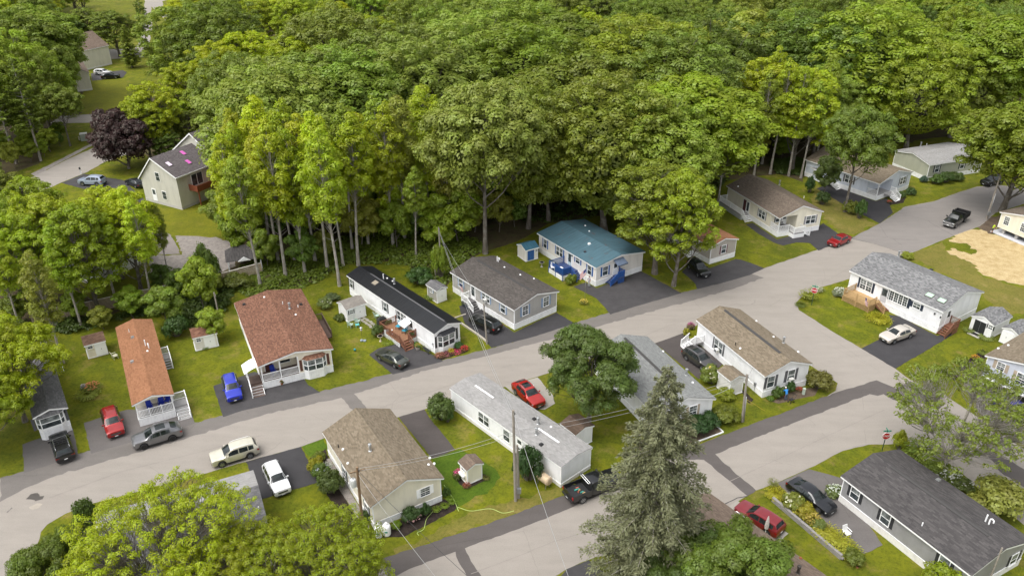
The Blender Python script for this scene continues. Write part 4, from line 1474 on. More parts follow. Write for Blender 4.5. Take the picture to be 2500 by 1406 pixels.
# ---- A: orange roof, front porch
hA = Home('mobile_home', 'narrow mobile home with orange shingle roof and white railed front porch', (282.6, 799.2), (322.5, 988), (423.2, 961.4), ze=3.15, apex=zA(1000, 488), porch=(1.0, 2.3), zs=.95,
          wall=W_CREAM, roof=ROOF_ORANGE, skirt=SK_W, floor=GREYDECK)
w, zf = hA.w, hA.zs + .035
for x_ in (.06, w - .06):
 MB().box(x_ - .06, x_ + .06, .04, .16, zf, hA.ze - .1).build('porch_post', WHITE, hA.root)
rr = thing('porch_railing', 'white baluster railing along the front porch of the orange-roofed home', 'railing', hA.o, hA.root.rotation_euler.z)
for i in range(3):
 rail(rr, (w * i / 3 + (.12 if i == 0 else 0), .08, zf), (w * (i + 1) / 3 - (.12 if i == 2 else 0), .08, zf), .95, WHITE, posts=(i > 0, False), bw=.045, balus=.14)
hA.window('P', 0, 0, 1.3, .7, pos=(w * .25, 2.35), split=False)
hA.window('P', 0, 0, 1.3, .6, pos=(w * .68, 2.45), split=False)
for kd, q in (('bend', z3(1065, 262)), ('tall', z3(1042, 245)), ('pipe', z3(925, 148)), ('box', z3(948, 188)), ('box', z3(945, 362)), ('cap', z3(1055, 285))):
 hA.vent(kd, *q)
st = thing('porch_steps', 'grey front steps with white handrail beside the orange-roofed home', 'steps', hA.o, hA.root.rotation_euler.z)
platform(st, [(w + .06, .5), (w + 1.45, 1.75)], zf, GREYDECK)
steps(st, (w + .75, .5, zf), (0, -1, 0), 1.3, 5, .19, .30, GREYDECK, WHITE, riser=WHITE)
rail(st, (w + .1, 1.72, zf), (w + 1.42, 1.72, zf), .95, WHITE, posts=(True, True))
rail(st, (w + 1.42, 1.72, zf), (w + 1.42, .5, zf), .95, WHITE, posts=(False, True))
stair_rail(st, (w + .75, .5, zf), (0, -1, 0), 1.36, 5, .19, .30, WHITE, -1)
yb = hA.at(*z3(1200, 330), 1.0).y
sb = thing('side_steps', 'white side stoop with railings by the orange-roofed home', 'steps', hA.o, hA.root.rotation_euler.z)
platform(sb, [(w + .06, yb), (w + 1.15, yb + 1.2)], .9, GREYDECK)
rail(sb, (w + 1.1, yb + 1.15, .9), (w + 1.1, yb, .9), .95, WHITE)
rail(sb, (w + .1, yb + 1.17, .9), (w + 1.05, yb + 1.17, .9), .95, WHITE, posts=(True, False))
steps(sb, (w + .6, yb, .9), (0, -1, 0), 1.05, 4, .2, .28, GREYDECK, WHITE)
stair_rail(sb, (w + .6, yb, .9), (0, -1, 0), 1.05, 4, .2, .28, WHITE, -1)

# ---- B: brown roof, double wide
hB = Home('mobile_home', 'wide home with red-brown shingle roof, white railed porch and bay window', (572, 739.5), (630, 894), (811.9, 848.7), ze=3.4, apex=z4(490, 690), porch=(.53, 2.1), zs=.95,
          wall=W_CREAM, roof=ROOF_BROWN, skirt=SK_W, floor=BROWNDK)
w, zf = hB.w, hB.zs + .035
x1 = hB.px1
for x_ in (.08, x1 * .5, x1 - .08):
 MB().box(x_ - .07, x_ + .07, .04, .18, zf, hB.ze - .05).build('porch_post', WHITE, hB.root)
rr = thing('porch_railing', 'white baluster railing on the porch of the red-brown roofed home', 'railing', hB.o, hB.root.rotation_euler.z)
rail(rr, (.16, .1, zf), (x1 * .5 - .08, .1, zf), .95, WHITE, posts=(False, False), bw=.045, balus=.13)
rail(rr, (x1 * .5 + .08, .1, zf), (x1 - .16, .1, zf), .95, WHITE, posts=(False, False), bw=.045, balus=.13)
hB.bay('F', *zB(1220, 140), w=2.7, h=1.35, d=.5, roofm=ROOF_BROWN, shutter=SH_BROWN)
hB.door('P', 0, 0, mat=SH_BROWN, pos=(1.2, 0))
hB.window('P', 0, 0, 1.2, 1.1, pos=(x1 - 1.3, 2.2))
for kd, q in (('flue', z4(432, 390)), ('cap', z4(475, 435)), ('cap', z4(250, 310)), ('pipe', z4(382, 358)), ('box', z4(512, 362)), ('pipe', z4(492, 382)), ('box', z4(105, 362))):
 hB.vent(kd, *q, mat=BLACKP if kd == 'box' else None)
st = thing('porch_steps', 'brown treads with white risers and rail beside the red-brown roofed home', 'steps', hB.o, hB.root.rotation_euler.z)
platform(st, [(-1.5, .2), (-.06, 1.9)], zf, BROWNDK)
steps(st, (-.78, .2, zf), (0, -1, 0), 1.4, 5, .19, .29, BROWNDK, WHITE, riser=WHITE)
stair_rail(st, (-.78, .2, zf), (0, -1, 0), 1.44, 5, .19, .29, WHITE, 1)
rail(st, (-1.47, .2, zf), (-1.47, 1.87, zf), .95, WHITE)
aw = MB()
pr_ = []
for i in range(7):
 t = i / 6
 pr_.append((-1.85 + 1.8 * t, hB.ze - .75 + .62 * math.sin(t * math.pi / 2)))
aw.prism(pr_ + [(a, z - .04) for a, z in reversed(pr_)], .0, 2.1)
for y_ in (.06, 2.04):
 aw.box(-1.55, -1.48, y_ - .03, y_ + .03, hB.zs, hB.ze - .55)
aw.build('awning', CLOUD, hB.root)
dk = thing('side_deck', 'weathered brown deck rail behind the red-brown roofed home', 'deck', hB.o, hB.root.rotation_euler.z)
y0 = hB.at(*z4(690, 590), 1.0).y
y1 = hB.at(*z4(660, 460), 1.0).y
platform(dk, [(w + .08, y0), (w + 1.7, y1)], .8, BROWNDK)
rail(dk, (w + 1.65, y0, .8), (w + 1.65, y1, .8), .95, BROWNDK)
rail(dk, (w + .12, y1 - .05, .8), (w + 1.6, y1 - .05, .8), .95, BROWNDK, posts=(True, False))

# ---- C: black metal roof, single wide
hC = Home('mobile_home', 'long narrow white mobile home with ribbed black metal roof', (846.7, 671.2), (1060, 813.9), (1124.9, 785.5), ze=3.1, apex=zC(1490, 865), zs=.7, wall=W_WHITE, roof=ROOF_BLACK, skirt=SK_W, oh=.12)
k_ = (hC.zr - hC.ze) / (hC.w / 2 + hC.oh)
rb = MB()
n = int(hC.l / .30)
for i in range(n):
 yy = hC.l * (i + .5) / n
 for sg in (-1, 1):
  xe = hC.w / 2 + sg * (hC.w / 2 + hC.oh)
  rb.bar((xe, yy, hC.ze + .012), (hC.w / 2 + sg * .05, yy, hC.zr + .008), .045, .035)
rb.build('roof_ribs', ROOF_BLACK, hC.root, kind='stuff')
hC.vent_strip(.02, .86, plain('ridge_metal', (.11, .11, .115), .4, .3), .13)
for q, ww, ss in ((zC(105, 305), .75, 1), (zC(590, 640), .85, 1), (zC(812, 775), 1.6, 2)):
 hC.window('L', *q, ww, 1.35, SH_BLACK, ss, sw=.24)
hC.door('L', *zC(965, 910), .8, 1.95, WHITE, .6)
hC.bay('F', *zC(1465, 1085), w=2.75, h=1.5, d=.5, roofm=ROOF_BLACK, shutter=SH_BLACK)
a, z = hC.wpos('L', *zC(920, 850))
aw = MB()
aw.prism([(0, z + .25), (-1.1, z - .12), (-1.1, z - .3), (-1.06, z - .3), (-1.06, z - .16), (0, z + .2)], a - .75, a + .75)
aw.build('awning', CLOUD, hC.root)
for kd, q in (('flue', zC(720, 310)), ('cap', zC(618, 235)), ('cap', zC(695, 275)), ('tall', zC(565, 240))):
 hC.vent(kd, *q)
hC.vent('skylight', *zC(445, 300), mat=plain('skylight_tan', (.30, .26, .20), .35, 0, .15), size=.9)
hC.meter('L', *zC(1275, 1165), .1, .2)
y0, zf = hC.hit('L', *zC(1045, 1105)).y, .85
y1 = hC.hit('L', *zC(755, 905)).y
D_ = 2.6
dk = thing('deck', 'red-brown stained deck with steps on the black-roofed white home', 'deck', hC.o, hC.root.rotation_euler.z)
platform(dk, [(-D_, y0), (-.06, y1)], zf, WOOD_BRN, axis='y')
rail(dk, (-D_ + .05, y1 - .05, zf), (-.12, y1 - .05, zf), .9, WOOD_RED, posts=(True, True), bw=.03)
rail(dk, (-D_ + .05, y1 - .05, zf), (-D_ + .05, (y0 + y1) / 2, zf), .9, WOOD_RED, posts=(False, True), bw=.03)
rail(dk, (-D_ + .05, (y0 + y1) / 2, zf), (-D_ + .05, y0 + .05, zf), .9, WOOD_RED, posts=(False, True), bw=.03)
rail(dk, (-1.25, y0 + .05, zf), (-.12, y0 + .05, zf), .9, WOOD_RED, posts=(True, True), bw=.03)
steps(dk, (-1.92, y0, zf), (0, -1, 0), 1.2, 4, .2, .28, WOOD_RED)
for sd in (-1, 1):
 stair_rail(dk, (-1.92, y0, zf), (0, -1, 0), 1.24, 4, .2, .28, WOOD_RED, sd)
lattice(dk, (-D_ + .02, y0 + .05, 0), (-D_ + .02, y1 - .05, 0), .03, zf - .2, WHITE)
lattice(dk, (-1.25, y0 - .01, 0), (-.1, y0 - .01, 0), .03, zf - .2, WHITE)

# ---- D: greige home
hD = Home('manufactured_home', 'grey sided home with weathered charcoal roof and slate-blue shutters', (1099.5, 663), (1254.8, 756), (1364.7, 710), ze=3.24, apex=(1312.8, 715.7), zs=.85, wall=W_GREIGE, roof=ROOF_CHARB, skirt=SK_W,
          ridge_vent=(.06, .93, plain('dark_vent', (.05, .047, .045), .8), .2))
hD.window('L', *z6(222, 560), .85, 1.3, SH_SLATE, sw=.25)
hD.window('L', *z6(400, 663), 1.6, 1.2, SH_SLATE, 2, sw=.25, ac=True)
hD.window('L', *z6(522, 740), .95, 1.3, SH_SLATE, sw=.25)
hD.door('L', *z6(308, 622), .95, 2.05, WHITE, .75)
hD.window('F', *z6(680, 755), .95, 1.35, SH_SLATE, grid=(2, 4), sw=.3)
hD.window('F', *z6(829, 690), .95, 1.35, SH_SLATE, grid=(2, 4), sw=.3)
for kd, q in (('tall', z6(480, 405)), ('bend', z6(488, 408)), ('cap', z6(532, 448)), ('cap', z6(645, 502)), ('cap', z6(743, 530))):
 hD.vent(kd, *q)
yd = hD.hit('L', *z6(308, 622)).y
zf = hD.zs
st = thing('porch_steps', 'white railed stoop with lattice and dark treads on the grey home', 'steps', hD.o, hD.root.rotation_euler.z)
platform(st, [(-1.5, yd - .7), (-.06, yd + .8)], zf, DARKDECK)
rail(st, (-1.45, yd + .75, zf), (-1.45, yd - .7, zf), .95, WHITE)
rail(st, (-1.4, yd + .77, zf), (-.12, yd + .77, zf), .95, WHITE, posts=(False, True))
steps(st, (-.8, yd - .7, zf), (0, -1, 0), 1.3, 4, .2, .3, DARKDECK, WHITE)
stair_rail(st, (-.8, yd - .7, zf), (0, -1, 0), 1.36, 4, .2, .3, WHITE, 1)
lattice(st, (-1.48, yd - .7, 0), (-1.48, yd + .8, 0), .03, zf - .2, SH_NAVY)

# ---- E: blue roof
wE = (G(1454.4, 702) - G(1565.4, 662.1)).length + .44
hE = Home('manufactured_home', 'white home with faded rust-spotted blue metal roof and blue shutters', (1312.1, 568.3), (1455.1, 652.9), W=wE, ze=3.27, apex=zE(1290, 585), zs=.85, wall=W_PINK, roof=ROOF_BLUE, skirt=SK_W)
hE.window('L', *zE(184, 440), .8, 1.4, SH_BLUE, sw=.26)
hE.window('L', *zE(388, 555), 1.6, 1.4, SH_BLUE, 2, sw=.26)
hE.window('L', *zE(650, 678), .95, .95, SH_BLUE, sw=.28)
hE.window('L', *zE(818, 818), .85, 1.4, SH_BLUE, sw=.28)
hE.door('L', *zE(535, 655), .85, 2.0, plain('pale_blue_door', (.50, .60, .63), .4), .7)
hE.window('F', *zE(1040, 828), .95, 1.4, SH_BLUE, sw=.3)
hE.door('F', *zE(1185, 820), .85, 1.95, WHITE, .4)
a, z = hE.wpos('F', *zE(1225, 670))
aw = MB()
aw.prism([(0, z + .25), (-1.15, z - .25), (-1.15, z - .45), (-1.12, z - .45), (-1.12, z - .3), (0, z + .2)], a - .95, a + .95, axis='x')
aw.build('awning', plain('striped_awning', (.13, .17, .24), .5, .2, .3, 6), hE.root)
for kd, q in (('cap', zE(755, 185)), ('cap', zE(812, 265)), ('box', zE(812, 445))):
 hE.vent(kd, *q, mat=WHITE)
hE.vent('box', *zE(752, 558), mat=plain('dark_hatch', (.05, .05, .06), .6), size=.9)
hE.wall_lamp('L', *zE(572, 608))
yo = hE.hit('L', *zE(455, 700)).y
yn = yo - 3.4
zf = .95
dk = thing('deck', 'bright blue railed deck with white panels on the blue-roofed home', 'deck', hE.o, hE.root.rotation_euler.z)
X0 = -2.9
platform(dk, [(X0, yn), (-.06, yo)], zf, WOOD_BLUED)
rail(dk, (-.12, yo - .05, zf), (X0 + .05, yo - .05, zf), .95, WOOD_BLUE, bw=.04)
rail(dk, (X0 + .05, yo - .05, zf), (X0 + .05, (yo + yn) / 2, zf), .95, WOOD_BLUE, posts=(False, True), bw=.06, balus=.1)
rail(dk, (X0 + .05, (yo + yn) / 2, zf), (X0 + .05, yn + .05, zf), .95, WOOD_BLUE, posts=(False, True), bw=.06, balus=.1)
rail(dk, (X0 + .05, yn + .05, zf), (-1.35, yn + .05, zf), .95, WOOD_BLUE, posts=(False, True), bw=.06, balus=.1)
for (p, q) in (((X0, yn), (X0, (yo + yn) / 2 - .05)), ((X0, (yo + yn) / 2 + .05), (X0, yo)), ((X0 + .05, yn), (-1.35, yn))):
 MB().bar((p[0], p[1], .38), (q[0], q[1], .38), .04, .74).build('deck_panel', WHITE, dk)
for p in ((X0 - .02, yn - .02), (X0 - .02, (yo + yn) / 2), (X0 - .02, yo)):
 MB().box(p[0] - .05, p[0] + .05, p[1] - .05, p[1] + .05, 0, zf).build('leg', WOOD_BLUE, dk)
steps(dk, (-.72, yn, zf), (0, -1, 0), 1.2, 5, .19, .28, WOOD_BLUED)
stair_rail(dk, (-.72, yn, zf), (0, -1, 0), 1.24, 5, .19, .28, WOOD_BLUE, 1)
a, _ = hE.wpos('F', *zE(1185, 820))
st = thing('front_steps', 'bright blue wooden front steps under the awning of the blue-roofed home', 'steps', hE.o, hE.root.rotation_euler.z)
platform(st, [(a - .5, -1.25), (a + .75, -.06)], zf, WOOD_BLUED)
steps(st, (a - .5, -.66, zf), (-1, 0, 0), 1.15, 5, .19, .27, WOOD_BLUED)
stair_rail(st, (a - .5, -.66, zf), (-1, 0, 0), 1.2, 5, .19, .27, WOOD_BLUE, -1, bw=.07, balus=.12)
rail(st, (a - .5, -1.22, zf), (a + .72, -1.22, zf), .95, WOOD_BLUE, bw=.07, balus=.12)
rail(st, (a + .72, -1.22, zf), (a + .72, -.1, zf), .95, WOOD_BLUE, posts=(False, True), bw=.05)
lattice(st, (a - .5, -1.24, 0), (a + .75, -1.24, 0), .03, zf - .2, WOOD_BLUE)

# ---- F: small home half hidden behind the maple
hF = Home('mobile_home', 'taupe mobile home with rusty orange roof half hidden by a maple', b=zG(400, 825), c=zG(597, 768), L=15, ze=3.15, zs=.8, apex=zG(500, 765), wall=W_TAUPE, roof=ROOF_ORANGE, skirt=SK_W)
hF.window('F', *zG(488, 845), .9, 1.3, SH_MAROON, sw=.26)
st = thing('side_steps', 'white sloping handrails on the taupe home behind the maple', 'steps', hF.o, hF.root.rotation_euler.z)
platform(st, [(-1.3, 5.0), (-.06, 6.4)], .8, WHITE)
steps(st, (-.65, 5.0, .8), (0, -1, 0), 1.2, 4, .19, .4, WHITE)
stair_rail(st, (-.65, 5.0, .8), (0, -1, 0), 1.24, 4, .19, .4, WHITE, 1)
rail(st, (-1.28, 5.0, .8), (-1.28, 6.3, .8), .95, WHITE)

# ---- G: beige home with corner porch
hG = Home('manufactured_home', 'pale cream home with taupe roof, corner porch and white railed back deck', (1774.7, 453.1), (1903.8, 532.3), (2011.3, 515.2), ze=3.5, apex=zG(1065, 530), zs=.85, wall=W_CREAM2, roof=ROOF_TAUPE, skirt=SK_W, porch=(.42, 2.3), floor=GREYDECK)
w, x1, zf = hG.w, hG.px1, hG.zs + .035
MB().box(.0, .14, .0, .14, zf, hG.ze - .05).build('porch_post', WHITE, hG.root)
hG.window('L', *zG(763, 597), 1.7, 1.3, SH_LGREY, 2, sw=.3)
hG.window('F', *zG(1110, 633), 1.8, 1.35, SH_LGREY, 2, sw=.3)
hG.door('L', *zG(640, 530), .9, 2.0, plain('red_door', (.07, .012, .012), .4), 0)
hG.door('L', *zG(662, 545), .85, 2.0, WHITE, .85)
hG.window('P', 0, 0, .9, 1.2, SH_GREY, pos=(x1 * .45, 2.2), sw=.2)
hG.door('P', 0, 0, .85, 2.0, WHITE, .5, pos=(x1 - .7, 0))
for kd, q in (('flue', zG(887, 385)), ('cap', zG(592, 398)), ('pipe', zG(1062, 480))):
 hG.vent(kd, *q)
rr = thing('porch_railing', 'white railing and landing at the corner porch of the pale cream home', 'railing', hG.o, hG.root.rotation_euler.z)
rail(rr, (.07, 2.2, zf), (.07, .2, zf), .95, WHITE, posts=(False, False))
rail(rr, (.2, .07, zf), (x1 * .62, .07, zf), .95, WHITE, posts=(False, True))
platform(rr, [(x1 * .62, -1.35), (x1 * .62 + 2.1, -.06)], zf, GREYDECK)
MB().box(x1 * .62, x1 * .62 + 2.1, -1.37, -1.352, 0, zf - .2).build('deck_panel', WHITE, rr)
MB().box(x1 * .62 - .02, x1 * .62 - .002, -1.35, -.06, 0, zf - .2).build('deck_panel', WHITE, rr)
rail(rr, (x1 * .62 + .05, -1.3, zf), (x1 * .62 + 2.05, -1.3, zf), .95, WHITE)
rail(rr, (x1 * .62 + .05, -1.25, zf), (x1 * .62 + .05, -.1, zf), .95, WHITE, posts=(False, False))
steps(rr, (x1 * .62 + 2.1, -.7, zf), (1, 0, 0), 1.2, 4, .2, .28, WHITE)
stair_rail(rr, (x1 * .62 + 2.1, -.7, zf), (1, 0, 0), 1.24, 4, .2, .28, WHITE, 1)
stair_rail(rr, (x1 * .62 + 2.1, -.7, zf), (1, 0, 0), 1.24, 4, .2, .28, WHITE, -1)
yd = hG.hit('L', *zG(655, 540)).y
dk = thing('back_deck', 'grey skirted deck with white railing at the back of the pale cream home', 'deck', hG.o, hG.root.rotation_euler.z)
platform(dk, [(-1.6, yd - .9), (-.06, hG.l - .1)], zf, GREYDECK)
MB().box(-1.6, -1.57, yd - .9, hG.l - .1, 0, zf - .2).build('deck_panel', plain('grey_panel', (.42, .43, .43), .6), dk)
MB().box(-1.569, -.06, yd - .92, yd - .9, 0, zf - .2).build('deck_panel', plain('grey_panel', (.42, .43, .43), .6), dk)
ym = (yd - .9 + hG.l) / 2
rail(dk, (-1.55, hG.l - .15, zf), (-.1, hG.l - .15, zf), .95, WHITE)
rail(dk, (-1.55, hG.l - .15, zf), (-1.55, ym, zf), .95, WHITE, posts=(False, True))
rail(dk, (-1.55, ym, zf), (-1.55, yd - .85, zf), .95, WHITE, posts=(False, True))
steps(dk, (-.8, yd - .9, zf), (0, -1, 0), 1.3, 4, .2, .3, WHITE)
stair_rail(dk, (-.8, yd - .9, zf), (0, -1, 0), 1.34, 4, .2, .3, WHITE, 1)

# ---- H: behind the oak
hH = Home('manufactured_home', 'pale blue-white home behind the oak with white corner porch steps', (2039.7, 456), (2137.8, 490), (2217.5, 462), base=True, ze=3.4, zs=.85, wall=W_LBLUE, roof=ROOF_TAN, skirt=SK_W, porch=(.42, 2.2), floor=GREYDECK, L=15.5)
w, x1, zf = hH.w, hH.px1, hH.zs + .035
MB().box(.0, .14, .0, .14, zf, hH.ze - .05).build('porch_post', WHITE, hH.root)
hH.window('F', *zI(858, 425), 1.7, 1.35, SH_GREY, 2, sw=.3)
hH.window('L', 0, 0, 1.6, 1.3, SH_GREY, 2, pos=(6.0, 2.2))
hH.window('L', 0, 0, .9, 1.3, SH_GREY, 1, pos=(9.5, 2.2))
st = thing('porch_steps', 'white porch steps with railings at the pale blue-white home', 'steps', hH.o, hH.root.rotation_euler.z)
rail(st, (.07, 2.1, zf), (.07, .2, zf), .95, WHITE, posts=(False, False))
platform(st, [(x1 * .5, -1.2), (x1 * .5 + 2.0, -.06)], zf, GREYDECK)
steps(st, (x1 * .5 + .9, -1.2, zf), (0, -1, 0), 1.3, 4, .2, .3, WHITE)
for sd in (-1, 1):
 stair_rail(st, (x1 * .5 + .9, -1.2, zf), (0, -1, 0), 1.34, 4, .2, .3, WHITE, sd)
rail(st, (x1 * .5 + 1.95, -1.15, zf), (x1 * .5 + 1.95, -.1, zf), .95, WHITE)
sb = thing('side_steps', 'white side stairs at the far end of the pale blue-white home', 'steps', hH.o, hH.root.rotation_euler.z)
yy = hH.at(*zI(345, 420), .9).y
platform(sb, [(-1.3, yy), (-.06, yy + 1.4)], .85, WHITE)
steps(sb, (-.68, yy, .85), (0, -1, 0), 1.2, 4, .2, .3, WHITE)
rail(sb, (-1.25, yy + 1.35, .85), (-1.25, yy, .85), .95, WHITE)
stair_rail(sb, (-.68, yy, .85), (0, -1, 0), 1.24, 4, .2, .3, WHITE, 1)

# ---- I: sage home, gable towards us on the left
hI = Home('manufactured_home', 'sage green home with grey roof at the edge of the wood', b=(2183.3, 366.9), c=(2271.5, 402.5), L=14, ze=3.4, zs=.8, apex=zI(945, 185), wall=W_SAGE, roof=ROOF_PALE, skirt=SK_W)
hI.window('R', *zI(1152, 322), 1.0, 1.4, SH_BLACK, sw=.3)
hI.window('R', 0, 0, 1.0, 1.4, SH_BLACK, sw=.3, pos=(8.5, 2.2))
hI.vent('flue', *zI(1010, 130)); hI.vent('pipe', *zI(1062, 122))

# ---- J: new home standing on blocks
hJ = Home('manufactured_home', 'new cream home raised on blocks beside the straw covered lot', b=(2442, 516.5), c=(2592, 576), L=14, ze=3.7, zs=1.0, rise=.24, wall=W_CREAM2, roof=ROOF_TAUPE, no_skirt=True)
hJ.window('F', *zT(1630, 935), .85, 1.35, None, grid=(3, 4))
hJ.window('F', *zT(1868, 1032), .85, 1.35, None, grid=(3, 4))
MB().box(-.6, hJ.w + .5, -.6, hJ.l, 0, .12).build('concrete_pad', plain('pale_concrete', (.55, .55, .57), .8, 0, .15), hJ.root)
for i in range(4):
 b_ = MB(); b_.box(.8 + i * 2.3, 1.25 + i * 2.3, .2, .65, .121, .995)
 b_.build('block_pier', plain('cinder_block', (.36, .35, .33), .9, 0, .25, 3), hJ.root)
MB().box(.1, hJ.w - .1, .1, hJ.l - .1, .92, .998).build('floor_frame', plain('dark_steel', (.05, .05, .055), .7), hJ.root)

# ---- K: white home, grey roof, tan deck
hK = Home('manufactured_home', 'white home with mottled grey roof, two skylights and navy shutters', (2074.5, 659.5), (2303.9, 760.5), (2403.3, 712.2), ze=3.5, apex=zK(1445, 428), zs=.9, wall=W_WHITE, roof=ROOF_GREY, skirt=SK_W)
hK.window('L', *zK(636, 382), 1.75, 1.45, SH_NAVY, 2, grid=(2, 4), sw=.32)
hK.window('L', *zK(893, 487), 2.6, 1.35, SH_NAVY, 4, grid=(2, 4), sw=.36, split=False)
hK.window('L', *zK(1040, 545), .95, .75, SH_NAVY, grid=(2, 2), sw=.36)
hK.door('L', *zK(780, 455), .95, 2.1, plain('grey_door', (.50, .50, .52), .5), .55)
hK.door('F', *zK(1297, 610), .85, 2.0, WHITE, .5)
hK.wall_lamp('L', *zK(1185, 607)); hK.wall_lamp('L', *zK(1232, 635))
for q in (zK(1143, 462), zK(1240, 505)):
 hK.vent('skylight', *q, size=.95)
hK.vent('flue', *zK(893, 150)); hK.vent('box', *zK(1155, 258), mat=BLACKP); hK.vent('box', *zK(915, 155), mat=BLACKP, size=.8)
zf = .95
y1 = hK.hit('L', *zK(548, 420)).y
y0 = hK.hit('L', *zK(755, 510)).y
D_ = 2.7
dk = thing('deck', 'pale new wood deck with lattice skirt beside the stop sign corner', 'deck', hK.o, hK.root.rotation_euler.z)
platform(dk, [(-D_, y0), (-.06, y1)], zf, WOOD_NEW, axis='y')
rail(dk, (-.12, y1 - .05, zf), (-D_ + .05, y1 - .05, zf), .95, WOOD_NEW)
ym = (y0 + y1) / 2
BAL = plain('bronze_baluster', (.10, .06, .035), .5, .3)
for (p, q, f1, f2) in (((-D_ + .05, y1 - .05), (-D_ + .05, ym), False, True), ((-D_ + .05, ym), (-D_ + .05, y0 + .05), False, True), ((-D_ + .05, y0 + .05), (-1.25, y0 + .05), False, True)):
 rail(dk, (*p, zf), (*q, zf), .95, WOOD_NEW, posts=(f1, f2), bw=.028)
lattice(dk, (-D_, y0, 0), (-D_, y1, 0), .03, zf - .2, WOOD_NEW)
lattice(dk, (-D_, y0 - .01, 0), (-1.2, y0 - .01, 0), .03, zf - .2, WOOD_NEW)
for yy in (y0, ym, y1):
 MB().box(-D_ - .04, -D_ + .06, yy - .05, yy + .05, 0, zf - .2).build('leg', WOOD_NEW, dk)
steps(dk, (-.65, y0, zf), (0, -1, 0), 1.15, 5, .19, .29, WOOD_RED)
stair_rail(dk, (-.65, y0, zf), (0, -1, 0), 1.2, 5, .19, .29, WOOD_NEW, 1)
a, _ = hK.wpos('F', *zK(1297, 610))
st = thing('side_steps', 'brown wooden steps at the gable door of the white skylit home', 'steps', hK.o, hK.root.rotation_euler.z)
platform(st, [(a - .6, -1.3), (a + .75, -.06)], zf, WOOD_RED)
steps(st, (a - .6, -.68, zf), (-1, 0, 0), 1.2, 5, .19, .30, WOOD_RED)
rail(st, (a + .7, -.1, zf), (a + .7, -1.26, zf), .95, WOOD_RED)
rail(st, (a + .7, -1.26, zf), (a - .6, -1.26, zf), .95, WOOD_RED, posts=(False, True))
stair_rail(st, (a - .6, -.68, zf), (-1, 0, 0), 1.2, 5, .19, .30, WOOD_RED, -1)
lattice(st, (a - .6, -1.3, 0), (a + .75, -1.3, 0), .03, zf - .2, WOOD_RED)

# ---- L: white home, tan roof
hL = Home('manufactured_home', 'white home with tan shingle roof and dark shutters at the street corner', (1700.7, 779.7), (1868.6, 917.9), (1984, 887.5), ze=3.2, apex=z8(1270, 585), zs=.8, wall=W_WHITE, roof=ROOF_TAN, skirt=SK_W,
          ridge_vent=(.12, .93, plain('dark_vent', (.05, .047, .045), .8), .2))
hL.window('L', *z8(745, 485), 1.6, 1.5, SH_GREY, 2, sw=.28, ac=True)
hL.window('F', *z8(1118, 737), .95, 1.5, SH_GREY, sw=.38)
hL.window('F', *z8(1263, 690), .95, 1.5, SH_GREY, sw=.38, ac=True)
hL.meter('L', *z8(1010, 755))
for kd, q in (('pipe', z8(865, 475)), ('cap', z8(900, 500)), ('cap', z8(1138, 418)), ('flue', z8(1208, 460)), ('cap', z8(1015, 305)), ('cap', z8(1315, 525))):
 hL.vent(kd, *q, mat=BLACKP if kd == 'pipe' else None)
y1 = hL.l - .3
y0 = hL.hit('L', *z8(650, 400)).y
st = thing('porch_steps', 'white railed back stoop of the tan-roofed corner home', 'steps', hL.o, hL.root.rotation_euler.z)
platform(st, [(-1.4, y0), (-.06, y1)], .85, GREYDECK)
rail(st, (-1.35, y0 + .05, .85), (-.12, y0 + .05, .85), .95, WHITE)
rail(st, (-1.35, y0 + .05, .85), (-1.35, y1 - 1.1, .85), .95, WHITE, posts=(False, True))
steps(st, (-1.4, y1 - .55, .85), (-1, 0, 0), 1.05, 4, .2, .28, WHITE)
for sd in (-1, 1):
 stair_rail(st, (-1.4, y1 - .55, .85), (-1, 0, 0), 1.08, 4, .2, .28, WHITE, sd)
MB().box(-1.4, -1.37, y0, y1 - 1.1, 0, .65).build('deck_panel', WHITE, st)

# ---- M: grey roof home behind the trees
hM = Home('manufactured_home', 'white home with grey-green roof behind the round tree and spruce', right=((1580, 821.6), (1747.4, 971.8)), W=7.6, ze=3.1, zs=.75, apex=z8(555, 838), wall=W_WHITE, roof=ROOF_SLATE, skirt=SK_W,
          ridge_vent=(.1, .95, plain('dark_vent', (.05, .047, .045), .8), .18))
hM.window('F', *z8(560, 948), .95, 1.45, SH_TAN, grid=(2, 4), sw=.32)
hM.window('F', *z8(402, 1000), .95, 1.45, SH_TAN, grid=(2, 4), sw=.32)
for kd, q in (('flue', z8(513, 690)), ('cap', z8(560, 745)), ('cap', z8(348, 522))):
 hM.vent(kd, *q)

# ---- N: long white single wide
hN = Home('mobile_home', 'long plain white mobile home with pale grey roof along the utility poles', (1098.8, 946.6), (1370.8, 1138.7), (1449.3, 1093.3), ze=2.76, apex=z7(1060, 665), zs=.45, oh=.06, og=.06, wall=W_WHITE, roof=ROOF_PALE, skirt=SK_O)
hN.window('L', *z7(385, 420), 1.7, 1.25, None, 2)
hN.window('L', *z7(548, 538), .95, 1.35, None, 1)
hN.door('L', *z7(640, 585), .85, 1.9, WHITE, .3)
hN.meter('F', *z7(1075, 815))
for kd, q in (('cap', z7(865, 475)), ('flue', z7(760, 528)), ('box', z7(795, 602)), ('box', z7(745, 420)), ('flue', z7(772, 452))):
 hN.vent(kd, *q, mat=BLACKP if kd == 'box' else None)
k_ = (hN.zr - hN.ze) / (hN.w / 2 + hN.oh)
for (p, q) in ((z7(345, 172), z7(475, 260)), (z7(795, 478), z7(942, 578))):
 a_, b_ = hN.roof_hit(*p), hN.roof_hit(*q)
 MB().bar((hN.w / 2 - .1, a_.y, hN.zr + .05), (hN.w / 2 - .1, b_.y, hN.zr + .05), .2, .07).build('ridge_trim', WHITE, hN.root)

